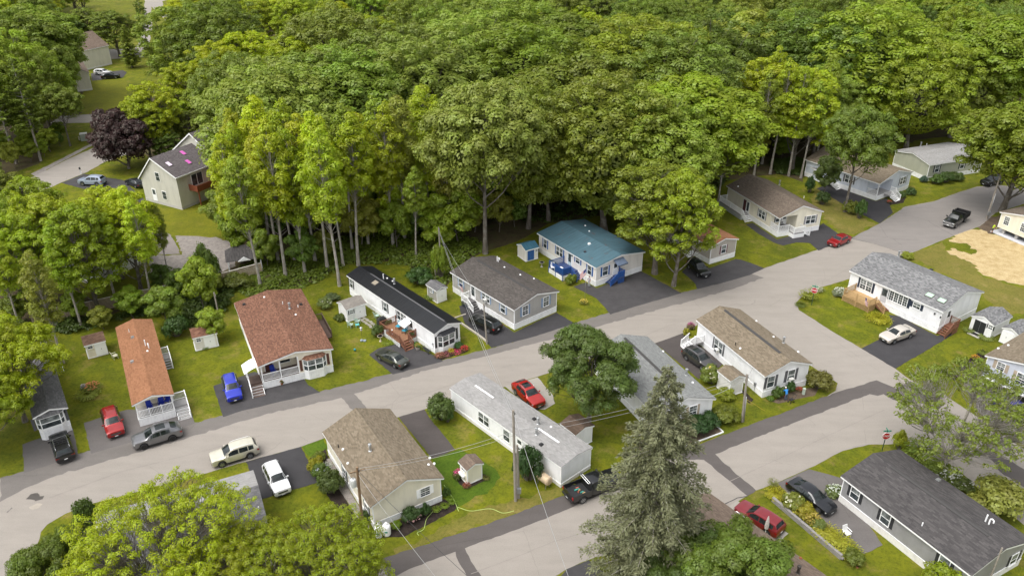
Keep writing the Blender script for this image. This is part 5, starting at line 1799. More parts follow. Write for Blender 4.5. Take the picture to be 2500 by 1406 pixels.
# ---- O: cream home, tan roof
hO = Home('manufactured_home', 'cream home with tan roof and tall flue beside two white propane tanks', (788, 1054), (904, 1236.6), (1084.6, 1167.6), ze=3.0, apex=z5(1270, 712), zs=.7, wall=W_CREAM2, roof=ROOF_TAN, skirt=SK_W,
          ridge_vent=(.06, 1.01, ROOF_TAN, .16))
hO.window('F', *z5(1400, 800), .95, .95, WHITE, grid=(2, 4), sw=.33)
hO.window('L', *z5(825, 672), .85, 1.4, SH_NAVY, sw=.25)
hO.window('L', *z5(985, 930), .85, 1.4, SH_NAVY, sw=.25)
hO.door('L', *z5(870, 735), .9, 2.0, WHITE, .4)
for kd, q in (('flue', z5(1008, 510)), ('pipe', z5(780, 485)), ('cap', z5(813, 500)), ('cap', z5(847, 600)), ('cap', z5(1434, 562)), ('cap', z5(1465, 603)), ('cap', z5(1425, 610))):
 hO.vent(kd, *q, mat=BLACKP if kd == 'pipe' else None)

# ---- P: left edge, under the bright maple
hP = Home('mobile_home', 'white mobile home with dark grey roof half covered by the left edge maple', b=(80, 1019), c=(163.8, 992.8), L=17, ze=3.15, zs=.75, apex=z3(330, 700), wall=W_WHITE, roof=ROOF_DARKG, skirt=SK_W)
hP.bay('F', *z3(360, 775), w=2.6, h=1.25, d=.4, roofm=ROOF_DARKG, shutter=SH_GREY)
hP.wall_lamp('F', *z3(460, 715))
yy = hP.at(*z3(320, 380), 1.0).y
st = thing('side_steps', 'small white railing on the dark-roofed home under the left maple', 'steps', hP.o, hP.root.rotation_euler.z)
platform(st, [(hP.w + .06, yy), (hP.w + 1.1, yy + 1.2)], .8, GREYDECK)
rail(st, (hP.w + 1.05, yy + 1.15, .8), (hP.w + 1.05, yy, .8), .95, WHITE)
steps(st, (hP.w + .58, yy, .8), (0, -1, 0), 1.0, 4, .19, .28, GREYDECK, WHITE)

# ---- Q, R: roofs at the bottom edge
hQ = Home('manufactured_home', 'home with two-tone grey shingle roof under the yellow-green maples', right=((238, 1255.4), (617, 1147.8)), W=7.4, ze=3.1, zs=.75, rise=.30, wall=W_GREY, roof=ROOF_DARKG, skirt=SK_W)
for o_ in hQ.root.children:
 if o_.name.startswith('roof') and o_.data.vertices[0].co.x > hQ.w / 2:
  o_.data.materials[0] = ROOF_PALE
hQ.window('F', 0, 0, .9, 1.2, WHITE, pos=(2.0, 2.0)); hQ.window('L', 0, 0, 1.6, 1.2, WHITE, 2, pos=(6.0, 2.0))
hQ.vent('cap', *zQ(1800, 575)); hQ.vent('cap', *zQ(2035, 800)); hQ.vent('pipe', *zQ(2165, 710)); hQ.vent('pipe', *zQ(2470, 640))
hR = Home('manufactured_home', 'home with faded brown shingle roof behind the spruce at the bottom edge', right=((1729, 1200.8), (2040, 1421)), W=7.2, ze=3.1, zs=.75, rise=.28, wall=W_BEIGE, roof=ROOF_BARN, skirt=SK_W)
hR.vent('flue', *zR(1605, 1385), mat=plain('dark_flue', (.08, .07, .06), .5, .5)); hR.vent('cap', *zR(1625, 1278), mat=plain('rust_cap', (.25, .07, .03), .6))
hR.window('L', 0, 0, 1.6, 1.2, SH_BROWN, 2, pos=(5.0, 2.0))

# ---- S: dark grey roof, bottom right
hS = Home('manufactured_home', 'grey sided home with charcoal shingle roof and white vertical skirting', (2054.5, 1160.8), (2372, 1403), far=(2196.2, 1096.7), ze=3.1, zs=.8, rise=.27, wall=W_DGREY, roof=ROOF_CHAR, skirt=SK_O,
          ridge_vent=(.1, .86, plain('dark_vent', (.05, .047, .045), .8), .22))
for q in (zS(668, 815), zS(885, 990), zS(1305, 1312)):
 hS.window('L', *q, .9, 1.35, SH_BLACK, sw=.3)
hS.window('F', *zS(1800, 1285), .9, 1.3, SH_BLACK, sw=.33)
for kd, q in (('tall', zS(1598, 1015)), ('bend', zS(1622, 1035)), ('box', zS(1262, 720)), ('pipe', zS(1145, 1045))):
 hS.vent(kd, *q)

# ---- T: pale blue raised home at the right edge
hT = Home('raised_house', 'pale blue-grey house raised over a carport at the right edge', b=(2406.4, 866), c=(2590, 950), L=12, ze=5.0, zs=2.3, rise=.27, wall=siding('blue_grey_siding', (.56, .59, .66)), roof=ROOF_TAN, no_skirt=True)
hT.window('F', *zM.__call__(0, 0), .8, .95, SH_TAN, pos=hT.wpos('F', *zK(1712, 1028)), grid=(2, 4), sw=.36)
hT.window('F', 0, 0, 1.1, 1.3, SH_TAN, pos=hT.wpos('F', *zK(1878, 1130)), grid=(2, 4), sw=.36)
MB().box(-.05, hT.w + .05, -.05, hT.l + .05, 2.1, 2.298).build('sill_beam', WHITE, hT.root)
for x_ in (.3, hT.w - .3):
 for y_ in (.4, hT.l - .4):
  MB().box(x_ - .1, x_ + .1, y_ - .1, y_ + .1, 0, 2.1).build('post', WHITE, hT.root)
MB().box(.4, hT.w - .4, 3.2, hT.l - .6, 0, 2.1).build('lower_wall', plain('block_wall', (.3, .29, .28), .9), hT.root)
for q in (zK(1690, 885), zK(1770, 860)):
 hT.vent('cap', *q)
# ------------------------------------------------------------------ sheds
def shed(label, ze=2.1, door=None, win=None, wall=W_WHITE, roof=ROOF_DARKG, rise=.42, doorm=None, dw=1.2, dh=1.75, shutter=None, ww=.5, dwall='L', wwall='L', **kw):
 h = Home('garden_shed', label, ze=ze, oh=.1, og=.1, zs=.12, rise=rise, wall=wall, roof=roof, skirt=plain('shed_base', (.25, .23, .2), .9), cat='shed', group='garden sheds', **kw)
 if door:
  a, _ = h.wpos(dwall, *door)
  m = MB(); h.wbox(m, dwall, a - dw / 2 - .06, a + dw / 2 + .06, .14, dh + .2, -.005, .02)
  d = m.build('door', h.white, h.root)
  for sg in (-1, 1):
   l_ = MB(); h.wbox(l_, dwall, a + (0.01 if sg > 0 else -dw / 2), a + (dw / 2 if sg > 0 else -.01), .16, dh + .12, .015, .045)
   l_.build('door_leaf', doorm or WHITE, d)
  hd = MB(); h.wbox(hd, dwall, a - .08, a - .04, .95, 1.1, .04, .08)
  hd.build('door_handle', BLACKP, d)
 if win:
  h.window(wwall, *win, ww, ww * 1.1, shutter, grid=(2, 2), sw=.16)
 return h
s1 = shed('cream shed with brown roof on the lawn left of the orange-roofed home', a=z3(600, 245), b=z3(752, 205), W=2.5, door=z3(722, 265), win=z3(643, 252), wall=W_CREAM, roof=ROOF_BROWN2)
s2 = shed('white shed with red-brown roof between the orange and brown roofed homes', a=z3(1375, 190), b=z3(1552, 150), W=2.5, door=z3(1500, 215), win=z3(1420, 202), wall=W_PINK, roof=ROOF_BROWN)
s3 = shed('white shed with weathered grey roof beside the black-roofed home', a=z4(835, 397), b=z4(976, 348), W=2.6, door=z4(930, 400), win=z4(872, 415), roof=shingle('mossy_grey_shingles', ((.17, .155, .135), (.22, .20, .175), (.27, .25, .22)), streak=.4), shutter=SH_BLACK, ww=.45)
s4 = shed('small grey shed with white door behind the grey home', a=zC(1172, 312), b=zC(1325, 408), c=zC(1478, 352), ze=2.15, door=zC(1402, 465), dwall='F', win=zC(1250, 405), wall=W_GREIGE, roof=ROOF_DARKG, shutter=SH_SLATE, dw=1.35)
s5 = shed('white shed with blue metal roof and blue door by the blue-roofed home', a=z6(685, 325), b=z6(778, 300), W=2.6, door=z6(720, 355), win=z6(760, 327), wall=W_PINK, roof=metal_roof('shed_blue_roof', (.06, .17, .24), None, .45), doorm=SH_BLUE, ww=.4)
s6 = shed('blue-grey shed under the trees at the end of the driveway', a=zI(58, 300), b=zI(152, 347), c=zI(192, 327), ze=2.2, win=zI(100, 352), wall=W_LBLUE, roof=ROOF_DARKG, ww=.5)
s7 = shed('white shed with grey roof and black double doors near the skylit home', b=zK(1480, 618), c=zK(1660, 698), L=4.2, ze=2.2, door=zK(1545, 700), dwall='F', win=zK(1630, 715), wwall='F', roof=ROOF_GREY, doorm=plain('black_door', (.02, .022, .024), .5), shutter=SH_BLACK, dw=1.5)
s8 = shed('white shed with grey roof and white doors at the right edge', b=zK(1725, 712), c=zK(1860, 775), L=4.0, ze=2.2, door=zK(1765, 780), dwall='F', roof=ROOF_GREY, dw=1.4)
s9 = shed('tiny cream shed with pink flower box on a mulch bed', a=z7(203, 718), b=z7(262, 782), c=z7(388, 737), ze=2.1, win=z7(237, 770), wall=W_CREAM2, roof=ROOF_BARN, ww=.5)
s10 = shed('white gabled shed between the parked grey crossover and the corner home', a=z8(740, 655), b=z8(834, 730), c=z8(936, 693), ze=2.4, wall=siding('shed_white', (.74, .72, .69)), roof=ROOF_TAN)
s11 = shed('white shed with dark brown board roof behind the long white home', a=z7(932, 445), b=z7(1042, 528), c=z7(1178, 463), ze=2.3, rise=.3, wall=W_WHITE, roof=shingle('dark_brown_shingles', ((.06, .042, .03), (.095, .066, .047), (.13, .092, .066)), streak=.4))
fb = MB(); fb.box(-.3, -.02, s9.l * .3, s9.l * .3 + .9, .75, .95)
fb.build('flower_box', WHITE, s9.root)

# ------------------------------------------------------------------ two storey house, far houses
hU = thing('two_storey_house', 'two storey beige house with dark roof, pink skylights and red balcony', 'house')
W_U = siding('beige_house_siding', (.60, .58, .51))
p0 = G(446, 513)                                       # near ground corner
uy = None
eR, eL = G(431, 429.6, 6.2), G(337, 438, 4.6)
nx = (G(446, 513) - G(345, 486))
xv = Vector((nx.x, nx.y, 0)).normalized()              # along the gable, towards the near corner
yv = Vector((-xv.y, xv.x, 0))                          # along the ridge, away
gw = 9.4
hU.location = p0 - xv * gw
hU.rotation_euler = (0, 0, math.atan2(xv.y, xv.x))
ROOF_U = shingle('dark_house_shingles', ((.075, .064, .064), (.10, .087, .087), (.13, .115, .113)), streak=.15)
ul = 9.0
xa, za = gw * .42, 8.6
MB().prism([(0, .5), (gw, .5), (gw, 6.2), (xa, za), (0, 4.5)], 0, ul).build('wall', W_U, hU)
MB().box(-.02, gw + .02, -.02, ul + 5, -.05, .495).build('foundation', plain('foundation_concrete', (.5, .48, .44), .9), hU)
def uroof(x0, zz0, x1, zz1, y0, y1, nm='roof'):
 MB().prism([(x0, zz0), (x0, zz0 + .16), (x1, zz1 + .16), (x1, zz1)], y0, y1).build(nm, ROOF_U, hU)
uroof(-.35, 4.2, xa, za + .01, -.3, ul); uroof(gw + .35, 5.98, xa, za + .01, -.3, ul)
for (x0, zz0) in ((-.36, 4.2), (gw + .36, 5.98)):
 MB().prism([(x0, zz0 - .08), (x0, zz0 + .18), (xa, za + .19), (xa, za - .07)], -.345, -.303).build('rake_board', WHITE, hU)
 MB().box(x0 - .05 if x0 < 0 else x0 + .002, x0 - .002 if x0 < 0 else x0 + .05, -.34, ul, zz0 - .05, zz0 + .15).build('fascia', WHITE, hU)
# taller main block behind, ridge the same way
mh = MB(); mh.prism([(-1.2, .5), (gw + .1, .5), (gw + .1, 6.8), (4.2, 10.6), (-1.2, 6.6)], ul + .003, ul + 11); mh.build('wall', W_U, hU)
uroof(-1.6, 6.35, 4.2, 10.61, ul - .35, ul + 11.2); uroof(gw + .5, 6.55, 4.2, 10.61, ul - .35, ul + 11.2)
for (x0, zz0) in ((-1.61, 6.35), (gw + .51, 6.55)):
 MB().prism([(x0, zz0 - .08), (x0, zz0 + .18), (4.2, 10.79), (4.2, 10.52)], ul - .395, ul - .353).build('rake_board', WHITE, hU)
ch = MB(); ch.box(3.4, 4.6, ul + 8.6, ul + 9.6, 9, 12.0)
chm = ch.build('chimney', plain('brick_red', (.24, .10, .07), .9, 0, .3, 6), hU)
MB().box(3.25, 4.75, ul + 8.45, ul + 9.75, 12.003, 12.2).build('chimney_cap', plain('pale_concrete', (.55, .55, .57), .8, 0, .15), chm)
def ubox(nm, x0, x1, y0, y1, z0, z1, m, par=None):
 return MB().box(x0, x1, y0, y1, z0, z1).build(nm, m, par or hU)
def uwin(cx, zz, ww, hh, wall='F'):
 if wall == 'F':
  f = ubox('window', cx - ww / 2 - .09, cx + ww / 2 + .09, -.04, .0, zz - .09, zz + hh + .09, WHITE)
  ubox('pane', cx - ww / 2, cx + ww / 2, -.055, -.02, zz, zz + hh / 2 - .03, GLASS, f); ubox('pane', cx - ww / 2, cx + ww / 2, -.06, -.02, zz + hh / 2 + .03, zz + hh, GLASS, f)
 else:
  f = ubox('window', gw, gw + .04, cx - ww / 2 - .09, cx + ww / 2 + .09, zz - .09, zz + hh + .09, WHITE)
  ubox('pane', gw + .02, gw + .055, cx - ww / 2, cx + ww / 2, zz, zz + hh / 2 - .03, GLASS, f); ubox('pane', gw + .02, gw + .06, cx - ww / 2, cx + ww / 2, zz + hh / 2 + .03, zz + hh, GLASS, f)
 return f
uwin(4.6, 4.6, .9, 1.5); uwin(5.4, 1.3, .9, 1.4)
d_ = ubox('door', 2.2, 3.3, -.05, 0, .5, 2.8, WHITE); ubox('pane', 2.4, 3.1, -.06, -.03, 1.7, 2.6, GLASS, d_)
sl = ubox('patio_door', gw, gw + .05, 3.0, 5.6, 3.3, 5.6, WHITE)
for k in (0, 1):
 ubox('pane', gw + .03, gw + .065, 3.15 + 1.22 * k, 4.22 + 1.22 * k, 3.45, 5.45, GLASS, sl)
f = uwin(7.2, 4.2, .9, 1.2, 'R')
ubox('air_conditioner', gw + .06, gw + .5, 6.9, 7.5, 4.22, 4.65, WHITE, f)
RED = plain('red_brown_stain', (.22, .06, .03), .6)
bal = thing('balcony', 'red-brown wooden balcony on the two storey beige house', 'balcony', hU.location, hU.rotation_euler.z)
MB().box(gw + .06, gw + 2.2, 2.2, 8.8, 3.0, 3.2).build('floor', RED, bal)
MB().box(gw + 2.14, gw + 2.2, 2.2, 8.8, 3.203, 4.1).build('panel', RED, bal)
MB().box(gw + .06, gw + 2.137, 2.2, 2.26, 3.203, 4.1).build('panel', RED, bal)
for yy in (2.4, 5.4, 8.4):
 MB().box(gw + 1.95, gw + 2.1, yy, yy + .15, 0, 2.997).build('leg', RED, bal)
PINK = plain('pink_skylight', (.62, .12, .45), .2, 0, .25, 2); PPINK = plain('pale_pink_skylight', (.75, .60, .75), .2, 0, .1)
for (xx, yy, m) in ((6.6, 1.3, PPINK), (7.6, 4.6, PINK), (5.4, 5.6, PINK)):
 k = -(za - 5.98) / (gw + .35 - xa)
 zz = 5.98 + .17 + (gw + .35 - xx) * -k
 s_ = MB()
 q = lambda dx, dy, dz: (xx + dx, yy + dy, zz + dx * k + dz)
 s_.add([q(-.55, -.4, -.02), q(.55, -.4, -.02), q(.55, .4, -.02), q(-.55, .4, -.02), q(-.55, -.4, .09), q(.55, -.4, .09), q(.55, .4, .09), q(-.55, .4, .09)], [(0, 3, 2, 1), (4, 5, 6, 7), (0, 1, 5, 4), (1, 2, 6, 5), (2, 3, 7, 6), (3, 0, 4, 7)])
 fr = s_.build('skylight', plain('skylight_frame', (.12, .11, .1), .5, .3, .1), hU)
 s_ = MB()
 s_.add([q(-.48, -.33, .08), q(.48, -.33, .08), q(.48, .33, .08), q(-.48, .33, .08), q(-.48, -.33, .11), q(.48, -.33, .11), q(.48, .33, .11), q(-.48, .33, .11)], [(0, 3, 2, 1), (4, 5, 6, 7), (0, 1, 5, 4), (1, 2, 6, 5), (2, 3, 7, 6), (3, 0, 4, 7)])
 s_.build('pane', m, fr)

# far house at the top left
hV = Home('far_house', 'brown-roofed house among trees near the far left road', right=((178, 112), (218, 178)), L=17, W=10, ze=4.6, zs=.4, rise=.55, wall=W_BEIGE, roof=ROOF_BARN, skirt=SK_O)
hV.window('R', 0, 0, 1.0, 1.4, None, pos=(4.0, 2.6)); hV.window('R', 0, 0, 1.0, 1.4, None, pos=(9.0, 2.6)); hV.door('R', 0, 0, 1.0, 2.1, pos=(6.4, 0))
hV2 = Home('far_house', 'taller gabled wing of the brown-roofed house behind the left trees', b=(118, 118), c=(185, 128), L=11, ze=5.6, zs=.4, rise=.6, wall=W_BEIGE, roof=ROOF_BARN, skirt=SK_O)
hV2.window('F', 0, 0, 1.0, 1.4, None, pos=(hV2.w / 2, 4.0))
# white house glimpsed between the left trees
hW = Home('white_house', 'white house with grey roof glimpsed between the left hand trees', b=(215, 640), c=(358, 575), L=13, ze=4.0, zs=.5, rise=.5, wall=W_WHITE, roof=ROOF_PALE, skirt=SK_O)
hW.window('R', 0, 0, 1.0, 1.3, None, pos=(2.5, 2.3)); hW.window('F', 0, 0, 1.0, 1.3, None, pos=(hW.w * .6, 2.3))
# ------------------------------------------------------------------ vehicles (local +X forward, +Y left)
def lerp_keys(keys, x):
 """keys sorted front (large x) to rear"""
 if x >= keys[0][0]:
  return keys[0][1:]
 for a, b in zip(keys, keys[1:]):
  if x >= b[0]:
   t = (a[0] - x) / max(1e-6, a[0] - b[0])
   return tuple(p + (q - p) * t for p, q in zip(a[1:], b[1:]))
 return keys[-1][1:]
# x, belt z, top z, half width, half width at top
SUV_K = [(2.37, .84, .88, .76, .68), (2.33, .92, .96, .84, .75), (2.17, .98, 1.02, .89, .79), (1.6, 1.0, 1.05, .925, .80), (1.12, 1.04, 1.12, .93, .80), (.36, 1.06, 1.58, .93, .64), (.1, 1.07, 1.64, .93, .65), (-.6, 1.08, 1.68, .93, .66),
         (-1.4, 1.10, 1.65, .925, .65), (-1.95, 1.12, 1.58, .92, .62), (-2.26, 1.12, 1.16, .90, .72), (-2.34, .95, .98, .87, .75), (-2.37, .70, .74, .82, .7)]
SEDAN_K = [(2.45, .60, .63, .62, .55), (2.38, .72, .75, .78, .68), (2.2, .80, .83, .86, .74), (1.6, .88, .93, .905, .76), (1.15, .92, .98, .91, .78), (.35, .94, 1.36, .91, .58), (-.05, .95, 1.43, .91, .60), (-.6, .95, 1.45, .91, .60),
           (-1.05, .96, 1.40, .905, .58), (-1.75, .98, 1.06, .90, .72), (-2.25, .97, 1.03, .87, .74), (-2.42, .85, .88, .82, .7), (-2.46, .62, .65, .78, .66)]
COUPE_SUV_K = [(2.43, .80, .84, .74, .66), (2.38, .90, .94, .84, .76), (2.17, .98, 1.02, .91, .81), (1.6, 1.02, 1.07, .95, .82), (1.15, 1.06, 1.13, .955, .82), (.35, 1.08, 1.55, .955, .64), (.1, 1.09, 1.61, .955, .66), (-.6, 1.10, 1.64, .955, .66),
               (-1.4, 1.12, 1.56, .95, .63), (-2.05, 1.14, 1.32, .94, .62), (-2.32, 1.12, 1.16, .90, .72), (-2.42, .92, .95, .87, .75), (-2.45, .7, .74, .82, .7)]
def body_loft(keys, wheels, Rw, zsill, xs, floor=.24, ring_shape=.97):
 rings = []
 for x in xs:
  zh, zt, wm, wt = lerp_keys(keys, x)
  zb = zsill + (.10 if (x > keys[0][0] - .12 or x < keys[-1][0] + .12) else 0)
  for xw in wheels:
   dx = abs(x - xw)
   if dx < Rw + .07:
    zb = max(zb, .35 + math.sqrt(max(0, (Rw + .07) ** 2 - dx * dx)))
  zb = min(zb, zh - .06)
  zm = zb + (zh - zb) * .45
  wt = min(wt, wm)
  half = [(wm * .90, zb), (wm * .985, zb + min(.08, (zh - zb) * .3)), (wm, zm), (wm * ring_shape, zh), (wt + .02, zt - .035), (wt * .86, zt), (wt * .45, zt + .018), (0, zt + .024)]
  ring = [(x, y, z) for y, z in half] + [(x, -y, z) for y, z in reversed(half[:-1])]
  rings.append(ring)
 m = MB()
 n = len(rings[0])
 vs = [p for r in rings for p in r]
 fs = []
 for i in range(len(rings) - 1):
  for k in range(n - 1):
   fs.append((i * n + k, i * n + k + 1, (i + 1) * n + k + 1, (i + 1) * n + k))
  fs.append((i * n + n - 1, i * n, (i + 1) * n, (i + 1) * n + n - 1))
 fs.append(tuple(range(n)))
 fs.append(tuple(reversed(range((len(rings) - 1) * n, len(rings) * n))))
 m.add(vs, fs)
 return m
def top_z(keys, x, y):
 zh, zt, wm, wt = lerp_keys(keys, x)
 prof = [(0, zt + .024), (wt * .45, zt + .018), (wt * .86, zt), (wt + .02, zt - .035), (wm * .97, zh)]
 y = abs(y)
 for a, b in zip(prof, prof[1:]):
  if y <= b[0]:
   t = (y - a[0]) / max(1e-6, b[0] - a[0])
   return a[1] + (b[1] - a[1]) * t
 return zh
def panel(keys, x0, x1, f0, f1, off=.012, nx=5, ny=7):
 m = MB()
 vs, fs = [], []
 for i in range(nx):
  x = x0 + (x1 - x0) * i / (nx - 1)
  zh, zt, wm, wt = lerp_keys(keys, x)
  fy = f0 + (f1 - f0) * i / (nx - 1)
  for j in range(ny):
   y = (-1 + 2 * j / (ny - 1)) * fy
   vs.append((x, y, top_z(keys, x, y) + off))
 for i in range(nx - 1):
  for j in range(ny - 1):
   fs.append((i * ny + j, i * ny + j + 1, (i + 1) * ny + j + 1, (i + 1) * ny + j))
 m.add(vs, fs)
 return m
def side_glass(keys, x0, x1, sg, n=6, lo=.04, hi=.11, off=.012):
 m = MB()
 vs, fs = [], []
 for i in range(n):
  x = x0 + (x1 - x0) * i / (n - 1)
  zh, zt, wm, wt = lerp_keys(keys, x)
  za, zb = zh + lo, max(zh + lo + .02, zt - hi)
  for z in (za, zb):
   t = (z - zh) / max(.02, (zt - .035 - zh))
   y = wm * .97 + (wt + .02 - wm * .97) * min(1, t)
   vs.append((x, sg * (y + off), z))
 for i in range(n - 1):
  fs.append((2 * i, 2 * i + 1, 2 * i + 3, 2 * i + 2))
 return m.add(vs, fs)
RIM = plain('alloy_rim', (.42, .43, .44), .3, .8, .1)
DRIM = plain('black_rim', (.02, .02, .021), .4, .4, .1)
LAMP = plain('lamp_lens', (.55, .56, .55), .12, 0, .2)
TAIL = plain('tail_lens', (.30, .012, .012), .15, 0, .2)
PLATE = plain('number_plate', (.72, .73, .72), .5, 0, .1)
WHEEL = {}
def wheel(parent, x, y, sg, Rw, wd, rim):
 key = (round(Rw, 3), rim.name)
 if key not in WHEEL:
  t = MB()
  prof = [(Rw * .66, -wd / 2), (Rw * .9, -wd / 2), (Rw, -wd / 2 + .04), (Rw, wd / 2 - .04), (Rw * .9, wd / 2), (Rw * .66, wd / 2)]
  pts, n = [], 20
  vs, fs = [], []
  for r_, yy in prof:
   for k in range(n):
    a = 6.2832 * k / n
    vs.append((r_ * math.cos(a), yy, r_ * math.sin(a)))
  for i in range(len(prof) - 1):
   for k in range(n):
    fs.append((i * n + k, i * n + (k + 1) % n, (i + 1) * n + (k + 1) % n, (i + 1) * n + k))
  t.add(vs, fs)
  r = MB()
  r.tube([(0, -wd * .3, 0), (0, wd * .34, 0)], [Rw * .66, Rw * .66], 20)
  r2 = MB()
  for k in range(5):
   a = 6.2832 * k / 5
   r2.bar((0, wd * .42, 0), (Rw * .62 * math.cos(a), wd * .40, Rw * .62 * math.sin(a)), .09, .05, up=(0, 1, 0))
  vs, fs = [], []
  for r_, yy in ((Rw * .58, wd * .45), (Rw * .67, wd * .47)):
   for k in range(20):
    a = 6.2832 * k / 20
    vs.append((r_ * math.cos(a), yy, r_ * math.sin(a)))
  for k in range(20):
   fs.append((k, (k + 1) % 20, 20 + (k + 1) % 20, 20 + k))
  r2.add(vs, fs)
  r2.cyl((0, wd * .36, 0), .06, .04, 10, axis='y')
  WHEEL[key] = (t.mesh('tyre', RUBBER, True, 40), r.mesh('brake_disc', BLACKP, True, 40), r2.mesh('rim', rim))
 tm, bm_, rm = WHEEL[key]
 wl = bpy.data.objects.new('wheel', tm)
 COL.objects.link(wl)
 wl.parent = parent
 wl.location = (x, y, Rw)
 if sg < 0:
  wl.rotation_euler = (0, 0, math.pi)
 ob('brake_disc', bm_, wl)
 ob('rim', rm, wl)
def place(front, rear, zc=.75):
 f, r_ = G(*front, zc), G(*rear, zc)
 d = f - r_
 return (f + r_) / 2, math.atan2(d.y, d.x)
def car(label, front, rear, col, kind='suv', L=None, rim=RIM, rails=None, sunroof=False, rack=False, clad=None, name=None, metal=.35, hs=1.0, roofm=None, cat='car'):
 keys = {'suv': SUV_K, 'sedan': SEDAN_K, 'coupe': COUPE_SUV_K}[kind]
 nm = {'suv': 'parked_suv', 'sedan': 'parked_sedan', 'coupe': 'parked_suv'}[kind]
 p, rz = place(front, rear)
 t = thing(name or nm, label, cat, (p.x, p.y, .024), rz, 'cars parked at the homes')
 l0 = keys[0][0] - keys[-1][0]
 k = (L or l0) / l0
 t.scale = (k, k, k * hs)
 pm = paint('paint_%d_%d_%d' % tuple(int(c * 1000) for c in col), col, metal)
 wf, wr = (1.42, -1.36) if kind != 'sedan' else (1.48, -1.36)
 Rw = .36 if kind != 'sedan' else .33
 xs = sorted(set([kk[0] for kk in keys] + [wf + Rw * 1.19 * math.cos(a * math.pi / 8) for a in range(9)] + [wr + Rw * 1.19 * math.cos(a * math.pi / 8) for a in range(9)] + [0, .7, -1.0, .9, -.3]), reverse=True)
 body_loft(keys, (wf, wr), Rw, .27 if kind != 'sedan' else .22, xs).build('body', pm, t, True, 38)
 cab0 = [kk for kk in keys if kk[2] - kk[1] > .2]
 xa, xb = cab0[0][0], cab0[-1][0]                      # first and last full-height cabin stations
 cowl = keys[keys.index(cab0[0]) - 1][0]
 tail = keys[keys.index(cab0[-1]) + 1][0]
 if kind == 'sedan':
  pass
 panel(keys, cowl - .06, xa + .03, .80, .63).build('windshield', CARGLASS, t, True)
 panel(keys, xb - .04, tail + .05, .56, .66).build('rear_window', CARGLASS, t, True)
 for sg in (-1, 1):
  for x0, x1 in ((xa + .28, -.32), (-.40, -1.25), (-1.33, xb + .12)):
   if x0 - x1 < .15:
    continue
   side_glass(keys, x0, x1, sg).build('side_window', CARGLASS, t)
  for xw in (wf, wr):
   wm = lerp_keys(keys, xw)[2]
   wheel(t, xw, sg * (wm - .10), sg, Rw, .24, rim)
  wm = keys[3][3]
  # lower cladding, mirrors, lamps
  c = MB()
  c.bar((wf - Rw - .12, sg * (wm * .985), .33), (wr + Rw + .12, sg * (wm * .985), .33), .05, .13)
  c.build('sill', clad or BLACKP, t)
  mm = MB(); mm.bar((xa + .42, sg * (wm * .97), keys[5][1] + .06), (xa + .40, sg * (wm + .17), keys[5][1] + .09), .10, .13)
  mm.build('mirror', pm, t)
  hx = keys[1][0]
  hl = MB(); w2 = keys[1][3]
  hl.add([(hx + .02, sg * w2 * .62, keys[1][1] - .14), (hx + .02, sg * w2 * .62, keys[1][1] - .01), (keys[2][0] + .03, sg * keys[2][3] * 1.0, keys[2][1] - .03), (keys[2][0] + .03, sg * keys[2][3] * 1.01, keys[2][1] - .15),
    (hx - .03, sg * w2 * .99, keys[1][1] - .14), (hx - .03, sg * w2 * .98, keys[1][1] - .01)], [(0, 4, 5, 1), (4, 3, 2, 5)])
  hl.build('headlight', LAMP, t)
  tl = MB(); tx = keys[-2][0]; tw = keys[-2][3]; tz = keys[-2][1]
  tl.add([(tx - .012, sg * tw * .62, tz - .16), (tx - .012, sg * tw * .62, tz - .02), (tx - .005, sg * tw * 1.0, tz + .02), (tx - .005, sg * tw * 1.015, tz - .16), (tx + .22, sg * (tw + .045), tz + .06), (tx + .22, sg * (tw + .05), tz - .08)],
               [(0, 3, 2, 1), (3, 5, 4, 2)])
  tl.build('tail_light', TAIL, t)
  if rails:
   rl = MB()
   zt = [lerp_keys(keys, x)[1] for x in (xa - .2, -.6, xb + .2)]
   wt_ = lerp_keys(keys, -.6)[3]
   rl.tube([(xa - .15, sg * (wt_ - .02), zt[0] + .02), (xa - .35, sg * (wt_ - .02), zt[0] + .08), (-.6, sg * (wt_ - .02), zt[1] + .07), (xb + .35, sg * (wt_ - .02), zt[2] + .10), (xb + .12, sg * (wt_ - .02), zt[2] + .0)], .022, 6)
   rl.build('roof_rail', rails, t, True)
 fx = keys[0][0]
 g = MB(); zg = keys[0][1]; g.box(fx - .05, fx + .010, -.50, .50, zg - .24, zg - .03)
 g.build('grille', BLACKP, t)
 MB().bar((fx + .014, -.5, zg - .135), (fx + .014, .5, zg - .135), .012, .03).build('grille_bar', CHROME, t)
 g = MB(); g.box(fx - .10, fx + .012, -.62, .62, .27, .42)
 g.build('front_bumper', clad or BLACKP, t)
 g = MB(); g.box(keys[-1][0] - .012, keys[-1][0] + .08, -.70, .70, .30, .48)
 g.build('rear_bumper', clad or BLACKP, t)
 MB().box(fx + .013, fx + .02, -.16, .16, .38, .48).build('number_plate', PLATE, t)
 MB().box(keys[-1][0] - .03, keys[-1][0] - .013, -.16, .16, .60, .70).build('number_plate', PLATE, t)
 if sunroof:
  panel(keys, .0, -.95, .45, .45, .022).build('sunroof', CARGLASS, t, True)
 if rack:
  r = MB()
  for x in (.0, -.35, -.7, -1.05):
   r.bar((x, -.58, 1.76), (x, .58, 1.76), .05, .04)
  for y in (-.58, .58, -.2, .2):
   r.bar((.05, y, 1.79), (-1.1, y, 1.79), .03, .03)
  r.build('roof_rack', BLACKP, t)
 return t
c3 = lambda r, g, b: srgb(r, g, b)
car('black SUV with roof rack parked rear to the street by the left home', (142, 1062), (160, 1115), (.012, .012, .013), rack=True, rails=CHROME)
